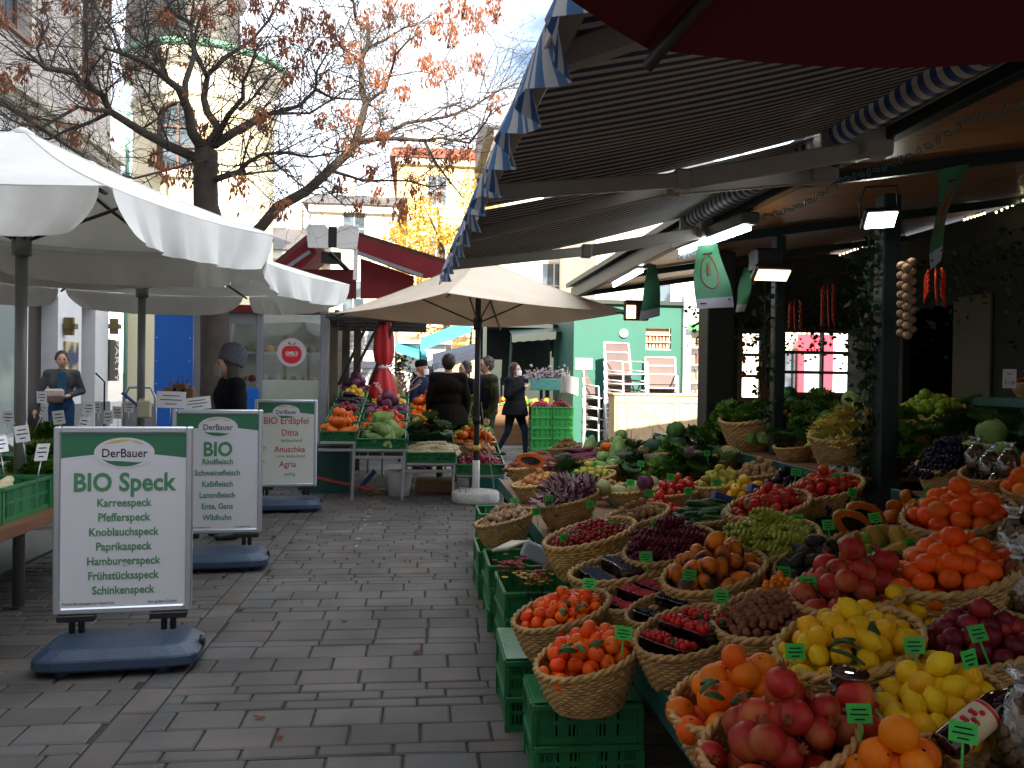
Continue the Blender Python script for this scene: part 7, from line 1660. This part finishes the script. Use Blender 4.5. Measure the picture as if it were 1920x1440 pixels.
x0c = sx_(1178); pos = ['lowest', 'second', 'third', 'fourth', 'fifth', 'sixth', 'topmost']
for k in range(7): add_chair(x0c, YS + .02 * k, .185 * k, R(24), 'white framed taupe sling chair, %s in the left stack' % pos[k], 'left stack of sling chairs')
x1c = sx_(1252)
for k in range(6): add_chair(x1c, YS + .35 + .02 * k, .17 * k, R(-12), 'white framed taupe sling chair, %s in the right stack' % pos[k], 'right stack of sling chairs')
for k in range(4): add_chair(sx_(1150), YS + .75, .21 * k, R(20), 'white framed sling chair, %s in the half hidden rear stack' % pos[k], 'rear stack of sling chairs')
# green crate stacks behind the walking woman
YB = 15.2; bx_ = lambda px: W(px, 700, y=YB).x
for c, px in enumerate((1019, 1056)):
    for k in range(5): crate(bx_(px), YB + .2, .19 * k + .03, 'fresh green crate, %s of the %s tall stack left of the teal kiosk' % (pos[k], ('left', 'right')[c]), 'tall crate stacks by the teal kiosk', (.40, .4, .188), m=mat('fresh_green_crate', (.03, .28, .05), .4, objvar=.15))
    X = Matrix.Translation((bx_(px), YB + .2, .19 * 5 + .03)); pile('red_onion' if c == 0 else 'plum', X, .17, .15, .05, ('red onion', 'plum')[c] + ' on top of the tall crate stack', ('onions', 'plums') [c] + ' on the tall crate stack')
tl = W(1030, 722, y=15.9); mb = MB(); mb.bx((-.35, 0, -.1), (.30, .4, .12), bev=.01); tb_ = tag(mb.build('turquoise_crate', mat('pale_turquoise', (.10, .33, .28), .5, var=.3, vscale=20), loc=tl, local=True), 'pale turquoise crate of lilac flowers behind the crate stacks', 'crate')
mb = MB()
for i in range(260): mb.ball((rnd.uniform(-.45, .4), rnd.uniform(0, .5), .12 + abs(rnd.gauss(0, .09))), rnd.uniform(.015, .035), 5, 4, m=rnd.randint(0, 2))
tag(mb.build('flower_mass', [mat('lilac_bloom', (.30, .22, .28), .7), mat('pale_bloom', (.42, .36, .38), .7), mat('brown_bloom', (.20, .14, .10), .7)], loc=tl, local=True), 'hazy mass of lilac grey blossoms behind the crates', 'flowers', kind='stuff')
pw_ = W(1062, 720, y=15.5); mb = MB()
for i in range(5): mb.sheet(lambda u, v, i=i: (.05 * i - .12 + .10 * math.sin(2 * v + i), -.02 * i, -.18 + .38 * v + .05 * u), 4, 5, (0, .004, 0)) ; mb.sheet(lambda u, v, i=i: (-.1 + .22 * u + .02 * i, -.03 * i - .01 * math.sin(u * 6), -.15 + .32 * v - .06 * u), 5, 5, (0, .003, 0))
tag(mb.build('wrapping_paper', mat('white_wrap', (.78, .72, .66), .6, trans=.3), loc=pw_, local=True), 'sunlit crumpled white wrapping paper beside the teal kiosk', 'paper')
# background stall awnings
def slab_awning(pts, y0, dy, label, m, th=.06):
    mb = MB(); A = [W(*p, y=y0) for p in pts]; lo = [Vector((a.x, a.y + dy, a.z + .28)) for a in A]
    mb.sheet(lambda u, v: A[0].lerp(A[1], u).lerp(lo[0].lerp(lo[1], u), v), 6, 3, (0, 0, -.02)); mb.sheet(lambda u, v: A[0].lerp(A[1], u) - Vector((0, 0, .16 * v + .01 * math.sin(u * 40))), 20, 2, (0, -.01, 0))
    mb.bar(A[0] + Vector((0, .03, -.02)), A[0] + Vector((0, dy, -A[0].z)), .05, .05, m=1); mb.bar(A[1] + Vector((0, .03, -.02)), A[1] + Vector((0, dy, -A[1].z)), .05, .05, m=1)
    tag(mb.build('stall_awning', [m, M_dgreen], loc=A[0]), label, 'awning')
M_turq = mat('turquoise_cloth', (.05, .38, .46), .6, trans=.2)
slab_awning([(788, 648), (884, 612)], 24, 1.5, 'slanted turquoise stall awning left of the dark umbrella pole', M_turq)
slab_awning([(742, 650), (800, 668)], 26, 1.5, 'small turquoise awning beside the closed red umbrella', M_turq)
slab_awning([(812, 682), (900, 660)], 21, 1.5, 'dark navy stall awning over the people in the middle', mat('navy_cloth', (.02, .03, .06), .7))
slab_awning([(960, 628), (1072, 620)], 18.5, 1.2, 'dark green stall awning left of the teal kiosk', M_dgreen)
sb = empty('market_stall', (W(985, 700, y=19).x, 19, 0), 'dark stall front with lit goods behind the people', 'stall')
xa, xb = W(905, 700, y=19).x, W(1072, 700, y=19).x
mb = MB(); mb.bx((xa, 20.4, 0), (xb, 20.5, 2.7)); mb.bx((xa, 19, 2.62), (xb, 20.5, 2.7)); mb.bx((xa, 19, 0), (xa + .08, 19.08, 2.62)); mb.bx((xb - .5, 19, 0), (xb - .42, 19.08, 2.62)); mb.build('frame', M_dgreen, sb)
mb = MB(); mb.bx((xa, 19.1, 0), (xb, 19.8, .85)); mb.build('counter', M_wood, sb)
mb = MB()
for i in range(90): mb.ball((rnd.uniform(xa + .1, xb - .1), rnd.uniform(19.15, 19.7), .88 + rnd.uniform(0, .15)), rnd.uniform(.04, .08), 6, 4, m=rnd.randint(0, 3))
g_ = mb.build('goods', [mat('good_red', (.4, .03, .02)), mat('good_yellow', (.6, .35, .03)), mat('good_green', (.08, .2, .03)), mat('good_pale', (.5, .42, .3))], sb)
# white kiosk / van shapes in the far middle
vk = empty('white_kiosk', (W(790, 700, y=27).x, 27, 0), 'white market kiosk with a glass door in the far middle', 'kiosk')
xa, xb = W(752, 700, y=27).x, W(835, 700, y=27).x
mb = MB(); mb.bx((xa, 27, 0), (xb, 29, 2.5), bev=.03); mb.build('wall', M_white, vk)
mb = MB(); a = W(768, 690, y=26.98); mb.bx((a.x, 26.95, .1), (a.x + .55, 26.998, a.z)); mb.build('door', mat('pale_door_glass', (.35, .42, .42), .2), vk)
mb = MB(); mb.bx((xa - .1, 26.7, 2.5), (xb + .2, 29.1, 2.62)); mb.build('roof', mat('pale_grey_roof', (.35, .35, .36)), vk)
for k, (px0, px1, z0, y) in enumerate(((640, 720, 2.0, 17.5), (640, 712, 1.35, 18.2))):
    xa, xb = W(px0, 700, y=y).x, W(px1, 700, y=y).x; mb = MB(); mb.bx((xa, y, z0), (xb, y + .03, z0 + .45)); 
    for q in range(4): mb.bx((xa, y - .02, z0 + .1 * q), (xb, y - .003, z0 + .1 * q + .03))
    mb.bx((xa, y, 0), (xa + .05, y + .05, z0 - .002)); tag(mb.build('shutter', mat('pale_shutter', (.45, .46, .48), .5), loc=(xa, y, 0)), ('upper', 'lower')[k] + ' pale ribbed shutter seen between the pergola posts', 'shutter')
p = W(690, 745, y=15.5); mb = MB(); mb.bx((-.6, 0, 0), (.7, .6, .95)); mb.bx((-.1, .05, .952), (.2, .3, 1.17), m=1); tag(mb.build('dark_counter', [M_black, M_card], loc=(p.x, 15.5, 0), local=True), 'dark counter with a white box behind the closed red umbrella', 'counter')
sh_ = W(778, 680, y=15.0); mb = MB()
mb.tube([(0, 0, 0), (0, 0, 1.0)], .03, 6, m=1)
for i in range(500):
    a = rnd.uniform(0, 6.3); q = abs(rnd.gauss(0, .15)); z = rnd.uniform(.9, 1.85); c = Vector((q * math.cos(a), q * math.sin(a), z)); d = Vector((rnd.gauss(0, 1), rnd.gauss(0, 1), rnd.gauss(0, 1))).normalized() * .04; e = d.cross(Vector((rnd.gauss(0, 1), rnd.gauss(0, 1), rnd.gauss(0, 1)))).normalized() * .022
    mb.add([c, c + d + e, c + 2 * d, c + d - e], [(0, 1, 2, 3)])
tag(mb.build('small_shrub', [mat('dark_shrub_leaf', (.03, .05, .02), .6), M_bark], loc=(sh_.x - .25, 15, 0), local=True), 'dark slender shrub right of the closed red umbrella', 'shrub')
# paper bags behind the left crates
for i, (px, py) in enumerate([(322, 748), (338, 742), (352, 750)]):
    p = W(px, py, y=8.9); mb = MB(); mb.box((0, 0, .02), (.13, .10, .2), bev=.01); mb.tube([(-.03, 0, .12), (-.02, 0, .19), (.02, 0, .19), (.03, 0, .12)], .005, 4); tag(mb.build('paper_bag', mat('brown_paper', (.30, .15, .06), .7, objvar=.2), loc=p, local=True), 'brown paper carrier bag, %s of three beside the person in the knitted cap' % ('left', 'middle', 'right')[i], 'bag')
tr_ = W(262, 745, y=10.5); mb = MB(); mb.tube([(-.18, 0, -1.2), (-.18, 0, .0), (-.12, 0, .12), (.12, 0, .12), (.18, 0, 0), (.18, 0, -1.2)], .018, 8); mb.tube([(-.18, 0, -.1), (.18, 0, -.1)], .012, 6); tag(mb.build('hand_truck', M_steel, loc=tr_, local=True), 'curved steel handle of a hand truck behind the left stall', 'hand truck')
# produce in the left crates
lk = ['apple', 'lettuce', 'orange', 'potato', 'cabbage', 'pumpkin', 'parsnip']
for (x, y, r_, i) in LCR:
    if r_ == 0 and i < 1: continue
    kd = lk[(i * 2 + r_ * 3) % 7]; pile(kd, Matrix.Translation((x, y, .662 + (.09 if D[kd] < .1 else .07))), .15, .24, .02, '%s in the %s row, %s crate of the left table' % (kd, rowname[r_], colname[i]), '%s of the %s %s left crate' % (kd, rowname[r_], colname[i]), rect=True, s=1.15, ldir=R(90) if kd in LONG else None)

# ------------------------------------------------------------ people: one remeshed body each
SK = mat('skin', (.62, .36, .25), .55, var=.06, vscale=12)
def person(loc, rz, label, mats, hip=.93, pose=None, wide=1.0, h=1.0, coat=None, hair=None, hat=None, mask=None, hood=False, fingers=False, build=1.0, extra=None, beard=False):
    """mats: dict top, legs, shoe. Local frame faces -y. pose may override joints."""
    J = dict(pel=(0, 0, .96), ches=(0, .0, 1.30), neck=(0, .01, 1.47), head=(0, -.01, 1.62),
             shL=(-.175, .01, 1.41), elL=(-.25, .03, 1.14), wrL=(-.24, -.06, .90), shR=(.175, .01, 1.41), elR=(.25, .03, 1.14), wrR=(.24, -.06, .90),
             hpL=(-.09, 0, .92), knL=(-.10, -.02, .50), anL=(-.11, .02, .09), hpR=(.09, 0, .92), knR=(.10, -.02, .50), anR=(.11, .02, .09))
    J.update(pose or {}); J = {k: Vector(v) for k, v in J.items()}
    src = MB(); prims = []
    def cap(a, b, ra, rb, m):
        a, b = Vector(a), Vector(b); pts = []; rs = []; n = 5; d = (b - a).normalized()
        for i in range(4): t = math.pi / 2 * (1 - i / 4); pts.append(a - d * ra * math.sin(t)); rs.append(max(.002, ra * math.cos(t)))
        for i in range(n + 1): pts.append(a.lerp(b, i / n)); rs.append(ra + (rb - ra) * i / n)
        for i in range(1, 5): t = math.pi / 2 * i / 4; pts.append(b + d * rb * math.sin(t)); rs.append(max(.002, rb * math.cos(t)))
        src.tube(pts, rs, 14); prims.append((a, b, ra, rb, m))
    def ell(c, r, sc, m, X=None):
        src.ball(c, r, 18, 12, sc=sc); prims.append((Vector(c), Vector(c), r * min(sc) * 1.05, r * min(sc) * 1.05, m))
    b_ = build
    # torso
    ell(J['ches'], .17, (1.12 * b_, .78 * b_, 1.05), 1); ell(J['ches'].lerp(J['pel'], .5), .155, (1.05 * b_, .80 * b_, 1.15), 1); ell(J['pel'] + Vector((0, 0, .01)), .16, (1.08 * b_, .82 * b_, .8), 1 if coat else 2)
    cap(J['shL'], J['shR'], .075 * b_, .075 * b_, 1); cap(J['ches'] + Vector((0, 0, .09)), J['neck'], .09, .058, 1); cap(J['neck'], J['head'] - Vector((0, 0, .05)), .054, .05, 0)
    for s in 'LR':
        cap(J['sh' + s], J['el' + s], .066 * b_, .052 * b_, 1); cap(J['el' + s], J['wr' + s], .052 * b_, .038 * b_, 1)
        cap(J['hp' + s], J['kn' + s], .088 * b_, .062, 2); cap(J['kn' + s], J['an' + s], .060, .044, 2)
        toe = J['an' + s] + Vector((0, -.15, -.05)); cap(J['an' + s] + Vector((0, .02, -.045)), toe, .042, .034, 3)
        wr = J['wr' + s]; d = (wr - J['el' + s]).normalized(); sg = -1 if s == 'L' else 1
        cap(wr, wr + d * .06, .027, .032, 0)
        side = d.cross(Vector((0, 1, 0))); side = (side if side.length > .1 else Vector((1, 0, 0))).normalized(); fwd = side.cross(d).normalized()
        for k in range(4):
            o = fwd * (.021 * (k - 1.5)); base = wr + d * .085 + o; ln = (.052, .062, .060, .046)[k]; e = base + d * ln * .6 - side * sg * .0; e2 = e + (d * .5 - side * sg * .5) * ln * .6
            cap(wr + d * .07 + o, e, .0115, .010, 0); cap(e, e2, .010, .009, 0)
        cap(wr + d * .03 + fwd * -.025, wr + d * .08 + fwd * -.055, .013, .010, 0)
    if coat: # skirt of a long coat
        z = coat; c = J['pel']
        src.lathe([(.155 * b_, 1.05), (.19 * b_, .95), (.205 * b_, (z + .95) / 2), (.215 * b_, z), (.10, z + .01)], 24, fn=lambda a, r, zz: (r * (1 + .03 * math.sin(5 * a)), zz), X=Matrix.Translation((c.x, c.y, 0)) @ Matrix.Diagonal((1.05, .82, 1, 1)))
        prims.append((Vector((c.x, c.y, 1.0)), Vector((c.x, c.y, z)), .17 * b_, .19 * b_, 1))
    # head with face
    H = J['head']; ell(H, .10, (.78, .95, 1.14), 0); ell(H + Vector((0, -.02, -.06)), .062, (.85, 1.0, .85), 0)
    ell(H + Vector((0, -.098, -.012)), .014, (.8, 1.1, 1.7), 0); ell(H + Vector((0, -.105, -.028)), .014, (1.1, 1, .8), 0)
    for s in (-1, 1): ell(H + Vector((s * .079, .005, -.005)), .024, (.4, .8, 1.3), 0); ell(H + Vector((s * .03, -.082, .022)), .017, (1.5, .7, .5), 0)
    ell(H + Vector((0, -.092, -.058)), .014, (1.5, .6, .5), 0)
    if hood: src.ball(H + Vector((0, .07, -.10)), .11, 16, 10, sc=(1.1, .8, .6)); prims.append((H + Vector((0, .08, -.10)), H + Vector((0, .08, -.10)), .07, .07, 1))
    me = src.mesh('body_src', [SK]); tmp = bpy.data.objects.new('tmp', me); scene.collection.objects.link(tmp)
    rm = tmp.modifiers.new('r', 'REMESH'); rm.mode = 'VOXEL'; rm.voxel_size = .0095; sm = tmp.modifiers.new('s', 'SMOOTH'); sm.iterations = 3; sm.factor = .5
    bpy.context.view_layer.update(); out = bpy.data.meshes.new_from_object(tmp.evaluated_get(bpy.context.evaluated_depsgraph_get()))
    bpy.data.objects.remove(tmp); bpy.data.meshes.remove(me); out.materials.clear()
    for m in (SK, mats['top'], mats['legs'], mats['shoe']): out.materials.append(m)
    idx = []
    for p in out.polygons:
        c = p.center; best = 9; bm_ = 0
        for (a, b, ra, rb, m) in prims:
            ab = b - a; L2 = ab.dot(ab); t = 0 if L2 == 0 else max(0, min(1, (c - a).dot(ab) / L2)); dd = (c - (a + ab * t)).length - (ra + (rb - ra) * t)
            if m == 0 and c.z > J['neck'].z + .02 and abs(c.x - H.x) < .12: dd -= .03
            if dd < best: best = dd; bm_ = m
        idx.append(bm_)
    out.polygons.foreach_set('material_index', idx); out.polygons.foreach_set('use_smooth', [True] * len(out.polygons)); out.name = 'person'
    o = bpy.data.objects.new('person', out); link(o); o.location = loc; o.rotation_euler = (0, 0, rz); o.scale = (wide * h, h, h); tag(o, label, 'person')
    # eyes, brows, mouth
    mb = MB()
    for s in (-1, 1): mb.ball(H + Vector((s * .030, -.086, .004)), .0095, 8, 6, sc=(1.3, .8, .7)); mb.bar(H + Vector((s * .046, -.088, .026)), H + Vector((s * .016, -.097, .027)), .006, .006)
    mb.ball(H + Vector((0, -.1005, -.058)), .02, 8, 6, sc=(1.1, .25, .22), m=1)
    mb.build('face_features', [M_black, mat('lip', (.35, .12, .10), .5)], o, local=True)
    if hair:
        col, ln = hair; mb = MB()
        def hf(a, r, z): 
            return (r * (1 + .03 * math.sin(a * 9)), z)
        rr = random.Random(int(H.z * 1000 + loc[0] * 10)); mb.ball(H + Vector((0, .026, .022)), .108, 22, 14, sc=(.86, .95, 1.08))
        for q in range(40): a_ = rr.uniform(0, 6.3); e_ = rr.uniform(-.3, 1.4); v_ = Vector((math.cos(a_) * math.cos(e_) * .09, math.sin(a_) * math.cos(e_) * .1 + .028, math.sin(e_) * .113 + .022)); (v_.y > -.05) and mb.ball(H + v_, rr.uniform(.012, .02), 6, 4, sc=(1, 1, .6))
        if ln > 0:
            mb.grid(lambda u, v: tuple(H + Vector((.090 * math.cos(R(-25) + u * R(230)) * (1 + .1 * v + .03 * math.sin(u * 30)), .02 + .098 * math.sin(R(-25) + u * R(230)) * (1 + .15 * v), .05 - (ln + .05) * v))), 22, 8)
        mb.build('hair', mat('hair_%d' % int(col[0] * 1000), col, .6, var=.4, vscale=40), o, local=True)
    if hat:
        kind, hm = hat; mb = MB()
        if kind == 'beanie': mb.lathe([(.100, -.0), (.108, .01), (.110, .045), (.108, .05), (.112, .08), (.108, .13), (.080, .175), (.040, .20), (.001, .205)], 24, fn=lambda a, r, z: (r * (1 + .02 * math.sin(14 * a)), z), X=Matrix.Translation(H + Vector((0, .025, .015))) @ Matrix.Rotation(R(-22), 4, 'X') @ Matrix.Diagonal((.96, 1.15, 1, 1)))
        else: mb.lathe([(.088, .02), (.094, .03), (.094, .09), (.07, .125), (.001, .135)], 20, X=Matrix.Translation(H + Vector((0, .005, .01))) @ Matrix.Rotation(R(-8), 4, 'X') @ Matrix.Diagonal((.95, 1.14, 1, 1))); 
        mb.build('cap', hm, o, local=True)
    if mask:
        mb = MB(); mb.sheet(lambda u, v: H + Vector((.078 * math.sin((u - .5) * 2.4), -.055 - .062 * math.cos((u - .5) * 2.4) * (.9 + .1 * math.sin(3.1 * v)), -.005 - .095 * v)), 12, 6, (0, .003, 0)); mb.build('mask', mask, o, local=True)
    return o
def cl(n, c, **k): return mat('cloth_' + n, c, .9, spec=.15, var=.3, vscale=6, bump=.5, bscale=14, **k)
dark_shoe = mat('dark_shoe', (.02, .018, .018), .5)
# man by the shop window, left
g0 = W(116, 700, y=13.6); pm = person((g0.x, 13.6, 0), R(22), 'man in grey jacket and blue shirt holding a pale parcel by the shop window', dict(top=cl('grey_jacket', (.075, .08, .085)), legs=cl('blue_jeans', (.03, .07, .17)), shoe=dark_shoe), pose=dict(elR=(.27, .02, 1.16), wrR=(.10, -.20, 1.10), elL=(-.28, .03, 1.15), wrL=(-.33, -.02, .90)), hair=((.03, .018, .01), 0), h=1.03)
mb = MB(); mb.sheet(lambda u, v: (-.055 + .11 * u, -.135 - .012 * math.sin(3.1 * u), 1.02 + .42 * v), 6, 8, (0, .01, 0)); mb.build('shirt', cl('blue_shirt', (.03, .11, .20)), pm, local=True)
mb = MB(); mb.box((0, 0, 0), (.27, .15, .13), bev=.03); mb.box((.0, 0, -.10), (.24, .13, .09), m=1, bev=.02); pk = mb.build('parcel', [mat('pale_wrap', (.50, .40, .36), .7, var=.2, vscale=10), mat('brown_wrap', (.14, .09, .06), .7)], loc=(g0.x + .0, 13.6 - .27, 1.17), local=True); tag(pk, 'pale wrapped parcel in the arms of the man by the shop window', 'parcel'); pk.rotation_euler = (0, 0, R(22))
# seller in knitted cap
g0 = W(432, 700, y=8.0); person((g0.x, 8.0, 0), R(-62), 'person with a grey knitted cap and long dark coat behind the middle poster', dict(top=cl('black_coat', (.006, .006, .008)), legs=cl('dark_trousers', (.02, .022, .025)), shoe=dark_shoe), coat=.72, hat=('beanie', mat('grey_knit', (.10, .11, .13), .95, var=.5, vscale=60, bump=1, bscale=90)), hair=((.02, .015, .012), .28), mask=mat('grey_mask', (.30, .28, .26), .8), build=1.12, h=.985, pose=dict(head=(0, -.03, 1.60), wrL=(-.18, -.25, 1.0), wrR=(.18, -.22, 1.0)))
# people behind the middle stall
def pp(px, y, rz, label, **k): g0 = W(px, 700, y=y); return person((g0.x, y, 0), rz, label, **k)
navy = cl('navy_parka', (.012, .018, .05)); dkb = cl('dark_brown_jacket', (.009, .007, .005)); oliv = cl('olive_camo', (.05, .055, .02), col2=(.02, .025, .012), c2s=9, c2t=(.48, .52)); blk = cl('black_puffer', (.007, .007, .009)); jn = cl('dark_jeans', (.02, .03, .05))
pp(790, 13.6, R(60), 'person in navy hooded parka and mask facing right behind the middle table', mats=dict(top=navy, legs=jn, shoe=dark_shoe), coat=.60, hood=True, hat=('cap', cl('black_cap', (.012, .012, .014))), mask=M_card, build=1.12, h=1.0)
pp(841, 12.2, R(182), 'broad man in dark brown jacket seen from behind, camouflage trousers', mats=dict(top=dkb, legs=oliv, shoe=dark_shoe), coat=.78, hair=((.025, .018, .012), 0), build=1.28, h=1.04)
pp(872, 13.7, R(-60), 'person in black half hidden between the broad man and the umbrella pole', mats=dict(top=blk, legs=jn, shoe=dark_shoe), hair=((.02, .015, .01), .05), h=1.0, coat=.8)
g1 = pp(912, 12.6, R(-70), 'man in dark vest over olive sleeves right of the umbrella pole', mats=dict(top=oliv, legs=oliv, shoe=dark_shoe), hair=((.06, .04, .03), 0), build=1.26, h=1.03)
mb = MB(); mb.lathe([(.17, .92), (.185, 1.05), (.20, 1.25), (.19, 1.38), (.12, 1.46)], 24, fn=lambda a, r, z: (r * (1 + .02 * math.sin(z * 80)), z), X=Matrix.Diagonal((1.18, .88, 1, 1))); mb.build('vest', cl('navy_vest', (.012, .015, .028)), g1, local=True)
pp(966, 15.6, R(48), 'woman in dark quilted jacket and jeans walking, hand raised to her chest', mats=dict(top=blk, legs=jn, shoe=dark_shoe), hair=((.05, .025, .018), .14), mask=M_card, coat=.80, pose=dict(elL=(-.27, -.02, 1.16), wrL=(-.06, -.22, 1.30), knR=(.10, -.16, .52), anR=(.10, -.18, .10), knL=(-.10, .08, .50), anL=(-.10, .30, .14)), build=1.28, h=1.01)
pp(805, 17.5, R(150), 'distant person in dark clothes beyond the navy parka', mats=dict(top=blk, legs=jn, shoe=dark_shoe), hair=((.03, .02, .015), 0), h=.97)
